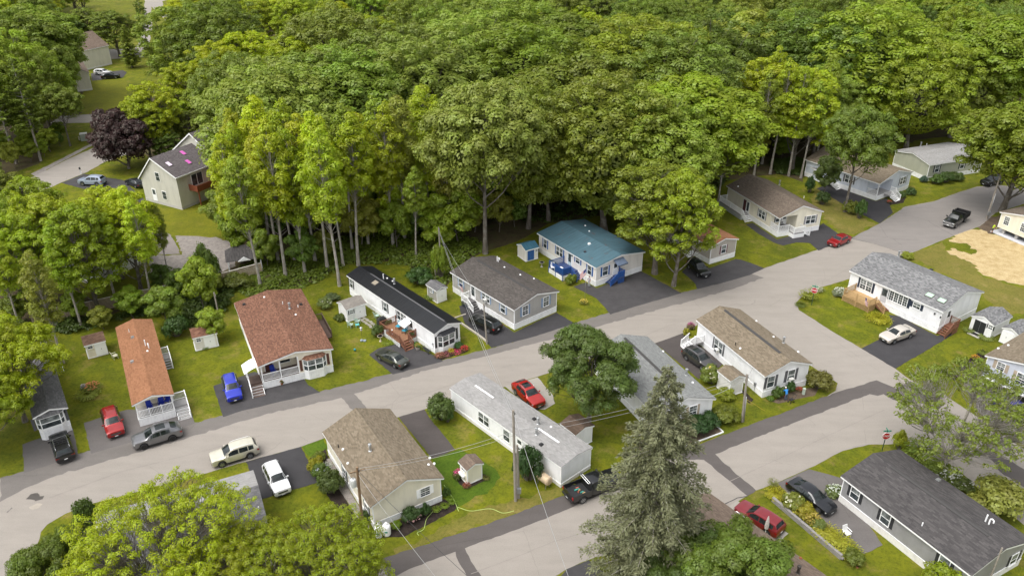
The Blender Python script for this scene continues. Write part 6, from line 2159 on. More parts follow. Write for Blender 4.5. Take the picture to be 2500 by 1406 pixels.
car('bright red SUV parked nose to the street left of the porch', (284, 1060), (265, 1000), (.32, .012, .012), rails=BLACKP)
car('grey sport SUV with black wheels parked along the street', (330, 1077), (434, 1046), (.17, .17, .175), 'coupe', L=4.95, rim=DRIM, sunroof=True, rails=GREYM, metal=.6)
car('champagne-white SUV driving or parked along the near kerb of the street', (519, 1120), (624, 1088), (.58, .545, .44), L=4.8, rails=WHITE)
car('white crossover parked on the black driveway beside the two-tone roof', (688, 1193), (662, 1140), (.72, .72, .73), 'suv', L=4.5, rails=GREYM, metal=.1)
car('bright blue SUV parked beside the red-brown roofed home', (573, 970), (559, 922), (.015, .03, .42), rails=CHROME, L=4.6)
car('dark grey-green sedan parked below the brown deck', (928, 856), (986, 886), (.10, .105, .09), 'sedan', metal=.7, L=4.7)
car('black SUV parked between the grey home and its garden strip', (1157, 774), (1214, 801), (.010, .011, .011), rails=CHROME, L=4.7)
car('red crossover with dark sunroof parked beside the long white home', (1317, 986), (1264, 935), (.40, .014, .010), 'coupe', sunroof=True, rails=CHROME, L=4.85)
car('dark grey crossover parked on the brown driveway between two homes', (1736, 894), (1679, 856), (.085, .08, .08), rails=GREYM, sunroof=True, metal=.6, L=4.6)
car('champagne sedan parked on the black driveway below the tan deck', (2152, 827), (2230, 800), (.64, .58, .50), 'sedan', L=5.1, metal=.5)
car('red crossover parked at the edge of the upper street', (2021, 597), (2077, 574), (.30, .010, .014), 'coupe', rim=RIM, L=4.4, rails=BLACKP)
car('black crossover parked under the maple beside the taupe home', (1722, 668), (1690, 640), (.010, .011, .012), L=4.6, sunroof=True)
car('black sedan parked by the flower bank of the grey sided home', (2022, 1237), (1942, 1179), (.010, .011, .014), 'sedan', L=4.95)
car('dark red SUV parked rear to us beside the faded brown roof', (1812, 1237), (1898, 1290), (.22, .014, .02), L=4.6)
car('dark blue car parked in the carport under the raised house', (2500, 1010), (2455, 985), (.02, .02, .20), L=4.6)
car('white SUV parked beside the far brown-roofed house', (270, 178), (232, 176), (.70, .70, .70), L=4.8)
car('black car parked beside the far white SUV', (292, 184), (247, 187), (.012, .012, .013), 'coupe', L=4.8)
car('pale blue SUV parked in the driveway of the two storey house', (200, 441), (250, 443), (.33, .38, .47), L=4.9, hs=1.08)
car('dark sedan half hidden by leaves next to the two storey house', (310, 437), (350, 452), (.02, .022, .026), 'sedan')
car('dark pickup-sized car in shade under the right edge oak', (2400, 446), (2445, 436), (.012, .012, .014))

def truck_cab(t, keys, pm, xs, wheels, Rw, doors):
 body_loft(keys, wheels, Rw, .42, xs).build('body', pm, t, True, 38)
TR_K = [(2.98, .80, .84, .80, .7), (2.93, 1.10, 1.14, .92, .84), (2.75, 1.18, 1.22, .97, .86), (1.55, 1.24, 1.30, 1.0, .86), (1.45, 1.25, 1.33, 1.0, .86), (.82, 1.26, 1.84, 1.0, .70), (.5, 1.27, 1.91, 1.0, .72), (-.35, 1.27, 1.91, 1.0, .72), (-.62, 1.27, 1.84, 1.0, .70), (-.72, 1.22, 1.30, .99, .85)]
def truck(label, front, rear, kind, L=5.9):
 p, rz = place(front, rear, .9)
 t = thing('pickup_truck' if kind == 'pickup' else 'dump_truck', label, 'truck', (p.x, p.y, .024), rz)
 pm = paint('truck_black', (.010, .0105, .011), .3)
 Rw = .42
 wf, wr = 1.95, -1.75
 xs = sorted(set([k[0] for k in TR_K] + [wf + Rw * 1.17 * math.cos(a * math.pi / 8) for a in range(9)] + [0.2]), reverse=True)
 body_loft(TR_K, (wf,), Rw, .45, xs).build('body', pm, t, True, 38)
 panel(TR_K, 1.40, .87, .74, .62).build('windshield', CARGLASS, t, True)
 panel(TR_K, -.64, -.70, .55, .6).build('rear_window', CARGLASS, t, True)
 for sg in (-1, 1):
  for x0, x1 in ((1.02, .22), (.14, -.55)):
   side_glass(TR_K, x0, x1, sg).build('side_window', CARGLASS, t)
  for xw in (wf, wr):
   wheel(t, xw, sg * .88, sg, Rw, .28, RIM)
  m = MB(); m.bar((1.1, sg * 1.0, 1.36), (1.08, sg * 1.24, 1.42), .12, .22); m.build('mirror', BLACKP, t)
  m = MB(); m.box(2.90, 2.965, sg * .56, sg * .90, .93, 1.10); m.build('headlight', LAMP, t)
 m = MB(); m.box(2.93, 3.0, -.52, .52, .82, 1.12); m.build('grille', CHROME, t)
 m = MB(); m.box(2.94, 3.08, -.92, .92, .50, .74); m.build('front_bumper', CHROME, t)
 MB().box(3.082, 3.09, -.16, .16, .56, .68).build('number_plate', PLATE, t)
 MB().box(-2.9, 2.5, -.45, .45, .42, .60).build('chassis', BLACKP, t)
 if kind == 'pickup':
  b = MB()
  b.box(-2.85, -.76, -.90, .90, .72, .80)
  bed = b.build('bed_floor', BLACKP, t)
  for sg in (-1, 1):
   s_ = MB()
   pts = [(-2.85, .55), (wr - .52, .55)] + [(wr + .52 * math.cos(math.pi - a * math.pi / 8), .42 + .52 * math.sin(a * math.pi / 8)) for a in range(1, 8)] + [(wr + .52, .55), (-.76, .55), (-.76, 1.27), (-2.85, 1.27)]
   s_.prism(pts, sg * .90, sg * .99)
   s_.build('bed_side', pm, t)
   MB().box(-2.92, -2.86, sg * .78, sg * .97, .86, 1.14).build('tail_light', TAIL, t)
  MB().box(-2.91, -2.855, -.77, .77, .78, 1.27).build('tailgate', pm, t)
  MB().box(-3.02, -2.88, -.9, .9, .52, .68).build('rear_bumper', BLACKP, t)
  MB().box(-3.03, -3.021, -.16, .16, .55, .66).build('number_plate', PLATE, t)
  g = MB()
  g.tube([(-.85, -.85, 1.1), (-.85, -.85, 1.95), (-.85, .85, 1.95), (-.85, .85, 1.1)], .04, 8)
  g.build('headache_rack', BLACKP, t, True)
  MB().tube([(-.85, -.7, 2.02), (-.85, .7, 2.02), (-1.05, .7, 2.0), (-1.05, -.7, 2.0), (-.85, -.7, 2.02)], .035, 6).build('light_bar', WHITE, t, True)
  for i in range(6):
   tag(MB().box(-1.0 - RNG.random() * .9, -1.3 - RNG.random() * .9, -.6 + i * .18, -.48 + i * .18, .803, .92).build('timber_offcut', [WOOD_NEW, plain('teal_strap', (.05, .3, .25), .6), plain('red_scrap', (.4, .1, .06), .6)][i % 3]),
    'scraps of wood and straps lying in the bed of the black pickup', 'scrap', 'scraps in the pickup bed')
   o_ = bpy.context.scene.objects[-1] if False else None
 else:
  dark = plain('dump_body_black', (.016, .016, .017), .55, .2, .3, 4)
  MB().box(-3.0, -.85, -1.05, 1.05, .95, 1.05).build('dump_floor', plain('rusty_floor', (.10, .075, .055), .8, 0, .4, 3), t)
  for sg in (-1, 1):
   s_ = MB(); s_.box(-3.0, -.85, sg * 1.05, sg * 1.12, .90, 1.75)
   for i in range(5):
    s_.box(-2.9 + i * .45, -2.8 + i * .45, sg * 1.12, sg * 1.17, .92, 1.72)
   s_.build('dump_side', dark, t)
  MB().box(-3.07, -3.003, -1.1, 1.1, .90, 1.70).build('tailgate', dark, t)
  h_ = MB(); h_.box(-.847, -.78, -1.1, 1.1, .9, 2.05); h_.box(-.777, -.45, -1.0, 1.0, 1.98, 2.05)
  h_.build('headboard', dark, t)
 return t
def child_scraps():
 pass
pk = truck('black pickup truck with scraps in its bed parked by the spruce', (1512, 1158), (1382, 1208), 'pickup')
dt = truck('black dump truck with chrome grille parked in the upper street', (2309, 550), (2357, 519), 'dump')
m_ = Matrix.Translation(pk.location) @ Matrix.Rotation(pk.rotation_euler.z, 4, 'Z')
for o_ in list(COL.objects):
 if o_.name.startswith('timber_offcut'):
  o_.matrix_world = m_
# ------------------------------------------------------------------ poles and wires
WOODP = bark_mat('pole_wood', ((.20, .175, .145), (.34, .305, .26), (.30, .28, .24)))
WOODB = bark_mat('brown_pole_wood', ((.16, .10, .06), (.30, .20, .12), (.24, .18, .12)))
WIRE = plain('aluminium_wire', (.34, .34, .33), .5, .2, .1)
DWIRE = plain('black_wire', (.03, .03, .03), .6)
def pole(label, px, py, H, mat=WOODP, r=.13, lean=(0, 0), arm=None, box=False, transformer=False, guard=False):
 p = G(px, py)
 t = thing('utility_pole', label, 'utility pole', p)
 top = Vector((lean[0], lean[1], H))
 MB().tube([(0, 0, -.2), tuple(top * .5), tuple(top)], [r, r * .88, r * .74], 10).build('shaft', mat, t, True, 50)
 hw = MB()
 for i in range(3):
  a = 1.0 * i
  q = top * ((H - .35 - .25 * i) / H)
  hw.cyl((q.x + math.cos(a) * r, q.y + math.sin(a) * r, q.z - .08), .05, .16, 8)
 hw.build('insulators', GREYM, t, True, 40)
 if arm:
  a = Vector((math.cos(arm), math.sin(arm), 0))
  q = top * ((H - .45) / H)
  MB().bar(q - a * .7, q + a * .7, .09, .11).build('crossarm', mat, t)
 if transformer:
  q = top * ((H - 1.7) / H)
  c = MB(); c.lathe((q.x - .42, q.y - .12, q.z - .45), [(.02, 0), (.25, .03), (.26, .1), (.26, .75), (.22, .84), (.05, .88)], 14)
  c.build('transformer', plain('transformer_grey', (.6, .61, .6), .4, .1), t, True, 35)
  MB().cyl((q.x - .42, q.y - .12, q.z + .42), .05, .2, 8).build('bushing', GREYM, t, True)
 if box:
  MB().box(-.24, .24, -.42, -.16, .9, 1.5).build('meter_box', GREYM, t)
 if guard:
  MB().tube([(.16, -.1, 0), tuple(top * .55 + Vector((.15, -.1, 0)))], .045, 8).build('conduit', GALV, t, True)
 return p + top
pA = pole('leaning grey service pole between two sheds at the lawn edge', 543, 811, 5.9, r=.11, lean=(-.1, .1))
pB = pole('tall grey utility pole in front of the long white home', 1259, 1222, 10.9, r=.16, lean=(-.25, 0))
pB2 = pole('shorter grey utility pole standing right behind the tall one', 1266, 1215, 6.4, r=.15, box=True, lean=(-.15, .2))
pC = pole('grey utility pole with conduit on the grass near the tan-roofed corner home', 1812, 1029, 6.3, r=.15, lean=(-.35, 0), guard=True)
pD = pole('grey utility pole beside the black SUV and garden strip', 1189, 840, 5.9, r=.11, lean=(-.35, .1))
pE = pole('brown utility pole with white transformer at the corner of the cream home', 886, 1292, 7.5, WOODB, r=.15, lean=(.15, 0), transformer=True, arm=.4)
pF = pole('grey utility pole at the edge of the wood with cables', 1077, 652, 6.6, r=.13, lean=(-.1, 0))
pF2 = pole('vine covered service pole behind the small grey shed', 1064, 680, 5.2, r=.12, lean=(-.1, 0))
pG = pole('tall weathered utility pole with conduit beside the right oak', 2408, 536, 8.6, r=.17, lean=(.1, 0), guard=True, box=True)
pS = pole('grey service mast at the near corner of the charcoal-roofed home', 2405, 1440, 5.0, r=.09)
def wire(label, a, b, sag=.5, r=.016, mat=WIRE):
 a, b = Vector(a), Vector(b)
 pts = []
 for i in range(17):
  t = i / 16
  p = a.lerp(b, t)
  p.z -= sag * 4 * t * (1 - t)
  pts.append(p)
 o = MB().tube(pts, r, 5).build('overhead_wire', mat, None, True)
 return tag(o, label, 'wire', 'overhead wires')
up = lambda p, z: Vector((p[0], p[1], p[2] - z))
wire('upper cable from the wood edge pole to the tall grey pole', up(pF, .2), up(pB, .2), 1.0, .02)
wire('lower cable from the wood edge pole to the tall grey pole', up(pF, .55), up(pB, .7), 1.2, .02)
wire('cable from the tall grey pole across the lower street', up(pB, .25), G(1400, 1440, 8.5), .4, .02)
wire('upper wire from the transformer pole to the tall grey pole', up(pE, .15), up(pB, 2.4), .5)
wire('lower wire from the transformer pole to the tall grey pole', up(pE, .4), up(pB, 2.9), .5)
wire('upper wire from the tall grey pole to the corner pole', up(pB, 2.4), up(pC, .2), .6)
wire('lower wire from the tall grey pole to the corner pole', up(pB, 3.0), up(pC, .6), .6)
wire('dark wire from the transformer pole down over the street', up(pE, .3), G(1180, 1440, 6.0), .3, .018, DWIRE)
wire('service wire from the transformer pole to the bottom edge', up(pE, .8), G(1090, 1440, 4.5), .3, .018)
wire('service drop from the corner pole to the tan-roofed home', up(pC, .3), hL.world(0, 2.2, 3.0), .3, .02)
wire('second service drop from the corner pole to the white home behind the spruce', up(pC, .5), hM.world(6.0, .0, 3.4), .3, .02)
wire('thin yellow guy wire beside the corner pole', up(pC, 3.0), G(1868, 1003), 0, .022, plain('yellow_guard', (.6, .45, .05), .5))
wire('service drop from the garden strip pole to the wood edge pole', up(pD, .2), up(pF, 1.0), .3, .02)

# ------------------------------------------------------------------ signs
SIGN_RED = plain('stop_red', (.42, .012, .016), .4, 0, .06)
SIGN_W = plain('sign_white', (.80, .80, .80), .4, 0, .04)
SIGN_G = plain('street_sign_green', (.02, .22, .14), .4, 0, .05)
GREENPOST = plain('green_post', (.03, .07, .05), .5, .3)
def text_mesh(txt, size, depth=.004):
 cu = bpy.data.curves.new('txt', 'FONT')
 cu.body = txt
 cu.size = size
 cu.align_x = 'CENTER'; cu.align_y = 'CENTER'
 cu.extrude = depth
 cu.offset = .006
 o = bpy.data.objects.new('txt', cu)
 COL.objects.link(o)
 dg = bpy.context.evaluated_depsgraph_get()
 me = bpy.data.meshes.new_from_object(o.evaluated_get(dg))
 bpy.data.objects.remove(o)
 return me
def stop_sign(label, px, py, face, topz=2.35):
 p = G(px, py)
 t = thing('stop_sign', label, 'stop sign', p, face)
 MB().box(-.035, .035, -.03, .03, 0, topz + .75).build('post', GREENPOST, t)
 oc = lambda r: [(r * math.cos(math.pi / 8 + i * math.pi / 4), topz + r * math.sin(math.pi / 8 + i * math.pi / 4)) for i in range(8)]
 MB().prism(oc(.45), -.06, -.031).build('border', SIGN_W, t)
 MB().prism(oc(.415), -.066, -.0605).build('face', SIGN_RED, t)
 me = text_mesh('STOP', .30)
 me.materials.clear(); me.materials.append(SIGN_W)
 o = ob('lettering', me, t)
 o.rotation_euler = (math.pi / 2, 0, 0)
 o.location = (0, -.071, topz)
 MB().box(-.42, .42, -.012, .012, topz + .55, topz + .70).build('street_name_blade', SIGN_G, t)
 MB().box(-.012, .012, -.36, .36, topz + .705, topz + .83).build('street_name_blade', SIGN_G, t)
 return t
stop_sign('red stop sign on the lawn corner by the tan deck', 1981, 745, R(-28))
stop_sign('red stop sign at the hedge of the charcoal-roofed home', 2153, 1100, R(2), 2.0)

# ------------------------------------------------------------------ flags
def flag(label, p, h=2.2, up_=None, w=.9, hh=.55, ang=0.0, pole_h=None, tilt=0.0):
 t = thing('flag', label, 'flag', p, ang)
 if pole_h:
  MB().tube([(0, 0, 0), (0, 0, pole_h)], [.035, .025], 8).build('flagpole', GALV, t, True)
  MB().ball((0, 0, pole_h + .05), .06).build('finial', CHROME, t, True)
  z0, base = pole_h - .1, Vector((0, 0, 0))
 else:
  MB().tube([(0, 0, 0), (0, -.9 * math.cos(.7), .9 * math.sin(.7))], .018, 6).build('staff', WHITE, t, True)
  z0, base = .9 * math.sin(.7), Vector((0, -.9 * math.cos(.7), 0))
 FR, FW, FB = plain('flag_red', (.42, .02, .03), .8, 0, .08), plain('flag_white', (.75, .74, .72), .8, 0, .05), plain('flag_blue', (.02, .035, .16), .8, 0, .08)
 nx, nz = 9, 13
 m = MB()
 vs, fs = [], []
 for i in range(nx + 1):
  u_ = i / nx
  for j in range(nz + 1):
   v_ = j / nz
   drop = w * u_ * .80
   vs.append(base + Vector((w * u_ * .45 + .03, .10 * math.sin(u_ * 7 + v_ * 1.5) * u_ ** .5, z0 - hh * v_ - drop * .75)))
 for i in range(nx):
  for j in range(nz):
   a = i * (nz + 1) + j
   fs.append((a, a + nz + 1, a + nz + 2, a + 1))
 m.add(vs, fs)
 m.m = [(2 if (i < 4 and j < 7) else (0 if j % 2 == 0 else 1)) for i in range(nx) for j in range(nz)]
 o = m.build('cloth', [FR, FW, FB], t, True)
 md = o.modifiers.new('thick', 'SOLIDIFY')
 md.thickness = .006
 return t
fp = G(*z6(1105, 705))
flag('american flag on a tall pole in the lawn before the blue-roofed home', fp, pole_h=5.6, w=1.7, hh=1.0, ang=2.9)
flag('american flag on a short staff on the wall of the grey home', hD.world(-.02, hD.hit('L', *z6(245, 560)).y, 2.2), w=1.0, hh=.8, ang=hD.root.rotation_euler.z - 1.57)
flag('american flag hanging from the rail of the tan deck', hK.world(-2.72, hK.hit('L', *zK(745, 505)).y + .2, 1.9), w=1.0, hh=.8, ang=hK.root.rotation_euler.z - 1.57)

# ------------------------------------------------------------------ people
SKIN = plain('skin', (.42, .24, .16), .6, 0, .06)
def person(label, px, py, face, shirt, pants, bend=0.0, arms=None, H=1.74, hair=(.08, .06, .05), cap=None, shorts=False):
 p = G(px, py)
 t = thing('person', label, 'person', (p.x, p.y, .0), face)
 k = H / 1.74
 sb, cb = math.sin(bend), math.cos(bend)
 def up_(dx, dz):                                     # point above the hips, bent forward (+Y)
  return (dx, sb * dz, .92 + cb * dz)
 V = {'hip': ((0, 0, .93), .135), 'wst': (up_(0, .18), .125), 'chs': (up_(0, .40), .15), 'nek': (up_(0, .55), .062), 'hd0': (up_(0, .62), .075), 'hd1': (up_(0, .71), .098), 'hd2': (up_(0, .79), .075)}
 E = [('hip', 'wst'), ('wst', 'chs'), ('chs', 'nek'), ('nek', 'hd0'), ('hd0', 'hd1'), ('hd1', 'hd2')]
 for s_, n in ((-1, 'l'), (1, 'r')):
  V['th' + n] = ((s_ * .10, 0, .88), .095); V['kn' + n] = ((s_ * .115, .03, .50), .065); V['an' + n] = ((s_ * .12, 0, .09), .045); V['to' + n] = ((s_ * .14, .17, .035), .035)
  E += [('hip', 'th' + n), ('th' + n, 'kn' + n), ('kn' + n, 'an' + n), ('an' + n, 'to' + n)]
  sh = up_(s_ * .19, .47)
  V['sh' + n] = (sh, .065)
  a = arms or (.12, -.50, .25, -.95)
  el = (sh[0] + s_ * .06, sh[1] + a[0], sh[2] - .27)
  wr = (el[0] - s_ * .02, el[1] + a[2], el[2] - (.24 if a[2] < .2 else .10))
  V['el' + n] = (el, .045); V['wr' + n] = (wr, .033)
  ha = (wr[0] - s_ * .01, wr[1] + .07, wr[2] - .07); V['ha' + n] = (ha, .034)
  E += [('chs', 'sh' + n), ('sh' + n, 'el' + n), ('el' + n, 'wr' + n), ('wr' + n, 'ha' + n)]
  for f_ in range(4):
   q = (ha[0] + (f_ - 1.5) * .02, ha[1] + .055, ha[2] - .05 + .006 * abs(f_ - 1.5)); V['f%d%s' % (f_, n)] = (q, .010)
   E.append(('ha' + n, 'f%d%s' % (f_, n)))
  V['tb' + n] = ((ha[0] - s_ * .05, ha[1] + .02, ha[2] - .02), .011); E.append(('ha' + n, 'tb' + n))
 keys = list(V)
 me = bpy.data.meshes.new('body')
 me.from_pydata([tuple(c * k for c in V[q][0]) for q in keys], [(keys.index(a), keys.index(b)) for a, b in E], [])
 o = bpy.data.objects.new('body', me)
 COL.objects.link(o)
 o.modifiers.new('skin', 'SKIN')
 o.modifiers.new('sub', 'SUBSURF').levels = 1
 for i, q in enumerate(keys):
  r_ = V[q][1] * k
  me.skin_vertices[0].data[i].radius = (r_, r_)
 me.skin_vertices[0].data[0].use_root = True
 dg = bpy.context.evaluated_depsgraph_get()
 bm_ = bpy.data.meshes.new_from_object(o.evaluated_get(dg))
 bpy.data.objects.remove(o)
 shoe = plain('dark_shoe', (.03, .028, .026), .7)
 for m in (shirt, pants, SKIN, shoe):
  bm_.materials.append(m)
 elb = [Vector(V['el' + n][0]) * k for n in 'lr']
 for f_ in bm_.polygons:
  c = f_.center
  x, y, z = c.x / k, c.y / k, c.z / k
  f_.use_smooth = True
  rel = (y * sb + (z - .92) * cb)
  if z < .11:
   f_.material_index = 3
  elif z < .93 and abs(x) < .20 and rel < .03:
   f_.material_index = 2 if (shorts and z < .48) else 1
  elif rel > .56 and abs(x) < .13:
   f_.material_index = 2
  elif abs(x) > .2 and min((c - e).length for e in elb) < .09 * k or (abs(x) > .21 and z < min(e.z for e in elb) / k + .03):
   f_.material_index = 2
  else:
   f_.material_index = 0
 ob('body', bm_, t)
 hx = Vector(V['hd2'][0]) * k
 h_ = MB(); h_.ball(hx + Vector((0, -.012, -.015)), .104 * k, 10, 6, .85)
 h_.build('hair' if cap is None else 'cap', cap or plain('dark_hair', hair, .8), t, True)
 fc = MB()
 d = Vector(V['hd1'][0]) * k
 fc.ball(d + Vector((0, .105 * k, -.005)), .018, 6, 4); fc.build('nose', SKIN, t, True)
 ey = MB()
 for s_ in (-1, 1):
  ey.ball(d + Vector((s_ * .035, .088 * k, .025)), .012, 6, 4)
 ey.build('eyes', BLACKP, t, True)
 return t
person('person in blue shirt and jeans bending over the plants of the corner home', 1918, 977, R(20), plain('blue_shirt', (.03, .22, .58), .8), plain('blue_jeans', (.09, .12, .19), .85), bend=.5, arms=(.22, 0, .22, 0), cap=plain('white_cap', (.7, .7, .7), .8))
person('person in neon yellow shirt and dark shorts by the new cream home', 2421, 569, R(-150), plain('neon_shirt', (.50, .72, .02), .7), plain('dark_shorts', (.05, .055, .06), .8), bend=.15, shorts=True, arms=(.1, 0, .22, 0))
person('person in pale grey clothes standing at the corner of the blue-roofed home', 1438, 700, R(150), plain('lilac_grey_shirt', (.36, .34, .38), .8), plain('pale_trousers', (.42, .44, .48), .8), hair=(.3, .28, .26))
# walking frame / push trolley next to the gardener
tq = thing('garden_trolley', 'black wheeled garden trolley beside the person in blue', 'trolley', G(1934, 984), .5)
MB().tube([(-.3, 0, .1), (-.25, 0, .45), (.25, 0, .45), (.45, 0, .95)], .02, 6).build('frame', BLACKP, tq, True)
MB().tube([(-.3, .35, .1), (-.25, .35, .45), (.25, .35, .45), (.45, .35, .95)], .02, 6).build('frame', BLACKP, tq, True)
MB().box(-.25, .25, -.02, .37, .40, .46).build('tray', BLACKP, tq)
MB().tube([(.45, 0, .95), (.45, .35, .95)], .02, 6).build('handle', BLACKP, tq, True)
for x_ in (-.3, .25):
 for y_ in (0, .35):
  MB().cyl((x_, y_ - .02, .09), .09, .04, 10, axis='y').build('wheel', RUBBER, tq)

# ------------------------------------------------------------------ tanks
def propane(label, px, py):
 t = thing('propane_tank', label, 'propane tank', G(px, py), 0, 'propane tanks')
 MB().lathe((0, 0, 0), [(.30, 0), (.30, .08), (.36, .1), (.38, .22), (.38, 1.02), (.33, 1.16), (.2, 1.24), (.05, 1.26)], 18).build('tank', WHITE, t, True, 40)
 MB().lathe((0, 0, 1.22), [(.15, 0), (.15, .2), (.11, .24), (.02, .25)], 12).build('valve_hood', WHITE, t, True, 40)
 MB().box(-.14, .14, -.392, -.37, .55, .72).build('tank_label', SIGN_G, t)
propane('white propane tank right of the pair at the cream home', 945, 1304)
propane('white propane tank left of the pair at the cream home', 925, 1308)
ot = thing('oil_tank', 'rusty cream oil tank lying beside the long white home', 'oil tank', G(*z7(812, 888)), hN.root.rotation_euler.z + math.pi / 2)
RUSTY = metal_roof('rusty_cream_paint', (.58, .45, .30), (.26, .11, .04), .6)
m = MB(); m.tube([(x, 0, .95) for x in (-.85, -.83, -.74, .74, .83, .85)], [.2, .38, .47, .47, .38, .2], 18); m.build('tank', RUSTY, ot, True, 40)
for x_ in (-.55, .55):
 for y_ in (-.28, .28):
  MB().tube([(x_, y_, 0), (x_, y_ * .8, .62)], .03, 6).build('leg', GREYM, ot)
MB().cyl((.3, 0, 1.4), .04, .25, 8).build('filler_pipe', GREYM, ot)

# ------------------------------------------------------------------ chairs, tables and garden things
def chair(label, loc, rz, mat, seat=None, z=0.0, group=None, kind='lawn'):
 t = thing('garden_chair', label, 'chair', (loc[0], loc[1], z), rz, group)
 for x_, y_ in ((-.26, -.24), (.26, -.24), (-.26, .26), (.26, .26)):
  MB().bar((x_, y_, 0), (x_ * .95, y_, .42 if y_ < 0 else .40), .04, .04).build('leg', mat, t)
 s_ = MB(); s_.box(-.28, .28, -.28, .27, .40, .45); s_.build('seat', seat or mat, t)
 b_ = MB()
 if kind == 'solid':
  b_.add([(-.28, .24, .45), (.28, .24, .45), (.28, .42, 1.08), (-.28, .42, 1.08), (-.28, .29, .45), (.28, .29, .45), (.28, .47, 1.08), (-.28, .47, 1.08)], [(0, 3, 2, 1), (4, 5, 6, 7), (0, 1, 5, 4), (1, 2, 6, 5), (2, 3, 7, 6), (3, 0, 4, 7)])
 else:
  for i in range(5):
   x_ = -.24 + .12 * i
   b_.bar((x_, .26, .45), (x_, .42, .98), .06, .02)
  b_.bar((-.28, .42, 1.0), (.28, .42, 1.0), .03, .06)
 b_.build('backrest', seat or mat, t)
 for x_ in (-.30, .30):
  MB().bar((x_, -.26, .64), (x_, .34, .66), .05, .04).build('armrest', mat, t)
 return t
BLUEC = plain('blue_canvas', (.01, .035, .36), .7); TEALC = plain('teal_cushion', (.03, .30, .42), .8); PALEG = plain('pale_green_plastic', (.42, .55, .48), .5); DARKM = plain('dark_iron', (.04, .045, .045), .5, .4)
q = hA.world(hA.w * .37, 1.2, 0); chair('left blue chair on the porch of the orange-roofed home', q, hA.root.rotation_euler.z + .2, BLUEC, BLUEC, hA.zs + .037, kind='solid')
q = hA.world(hA.w * .68, 1.3, 0); chair('middle blue chair on the porch of the orange-roofed home', q, hA.root.rotation_euler.z - .2, BLUEC, BLUEC, hA.zs + .037, kind='solid')
q = hA.world(hA.w * .86, 1.6, 0); chair('rightmost blue chair on the porch of the orange-roofed home', q, hA.root.rotation_euler.z - .5, BLUEC, BLUEC, hA.zs + .037, kind='solid')
q = hB.world(hB.px1 * .35, 1.1, 0); chair('blue chair on the porch of the red-brown roofed home', q, hB.root.rotation_euler.z + .3, BLUEC, BLUEC, hB.zs + .037, kind='solid')
for i, (qx, qy, lb) in enumerate(((775, 905, 'left'), (865, 965, 'right'))):
 p = hC.loc(G(*zC(qx, qy), .95 + .4))
 chair('%s teal cushioned chair on the red-brown deck' % lb, hC.world(min(-.7, p.x), p.y), hC.root.rotation_euler.z - 1.2, DARKM, TEALC, .852)
chair('pale green lawn chair left of the pair before the white shed', G(*zC(95, 930)), 2.6, PALEG)
chair('pale green lawn chair nearer the door of the white shed', G(*zC(195, 880)), 2.9, PALEG)
chair('pale green lawn chair by the wall of the black-roofed home', G(*zC(470, 800)), 2.2, PALEG)
chair('pale lawn chair beside the orange-roofed home', G(*z3(826, 335)), 2.4, plain('pale_plastic', (.66, .64, .52), .5))
p = hE.loc(G(*zE(290, 770), 1.4)); chair('white chair on the blue deck', hE.world(p.x, p.y), hE.root.rotation_euler.z - .6, WHITE, WHITE, .952)
chair('small white plastic chair on the paved drive by the flower bank', G(*zS(603, 1118)), .4, WHITE)
p = hG.loc(G(*zG(935, 655), 1.2)); chair('dark chair on the corner porch of the pale cream home', hG.world(1.6, 1.0), hG.root.rotation_euler.z, DARKM, DARKM, hG.zs + .037)
t = thing('side_table', 'small teal table beside the lawn chairs', 'table', G(*zC(192, 930)), .3)
MB().box(-.25, .25, -.25, .25, .40, .44).build('top', plain('teal_plastic', (.12, .42, .40), .5), t)
for x_, y_ in ((-.2, -.2), (.2, -.2), (.2, .2), (-.2, .2)):
 MB().box(x_ - .02, x_ + .02, y_ - .02, y_ + .02, 0, .4).build('leg', plain('teal_plastic', (.12, .42, .40), .5), t)
t = thing('side_table', 'small white table on the blue deck', 'table', hE.world(-2.3, hE.hit('L', *zE(600, 700)).y + .3, .952), hE.root.rotation_euler.z)
MB().box(-.3, .3, -.3, .3, .5, .54).build('top', WHITE, t)
for x_, y_ in ((-.25, -.25), (.25, -.25), (.25, .25), (-.25, .25)):
 MB().box(x_ - .02, x_ + .02, y_ - .02, y_ + .02, 0, .5).build('leg', WHITE, t)
# bench in front of the bay window
t = thing('garden_bench', 'black iron bench beside the bay window of the black-roofed home', 'bench', G(*zC(1185, 1290)), hC.root.rotation_euler.z - 1.57 + math.pi)
MB().box(-.65, .65, -.22, .22, .42, .46).build('seat', DARKM, t)
b_ = MB()
for i in range(9):
 b_.bar((-.62 + i * .155, .2, .46), (-.62 + i * .155, .3, .88), .03, .02)
b_.bar((-.65, .3, .9), (.65, .3, .9), .03, .05); b_.build('backrest', DARKM, t)
for x_ in (-.6, .6):
 for y_ in (-.2, .2):
  MB().bar((x_, y_, 0), (x_, y_, .42), .04, .04).build('leg', DARKM, t)
 MB().bar((x_, -.22, .66), (x_, .26, .68), .04, .03).build('armrest', DARKM, t)
# covered grill
t = thing('covered_grill', 'barbecue grill under a black cover by the red-brown deck', 'grill', G(*zC(545, 890)), .6)
MB().add([(-.65, -.35, .05), (.65, -.35, .05), (.65, .35, .05), (-.65, .35, .05), (-.6, -.3, .9), (.6, -.3, .9), (.6, .3, .9), (-.6, .3, .9), (-.35, -.15, 1.15), (.35, -.15, 1.15), (.35, .2, 1.15), (-.35, .2, 1.15)],
         [(0, 3, 2, 1), (0, 1, 5, 4), (1, 2, 6, 5), (2, 3, 7, 6), (3, 0, 4, 7), (4, 5, 9, 8), (5, 6, 10, 9), (6, 7, 11, 10), (7, 4, 8, 11), (8, 9, 10, 11)]).build('cover', BLACKP, t)
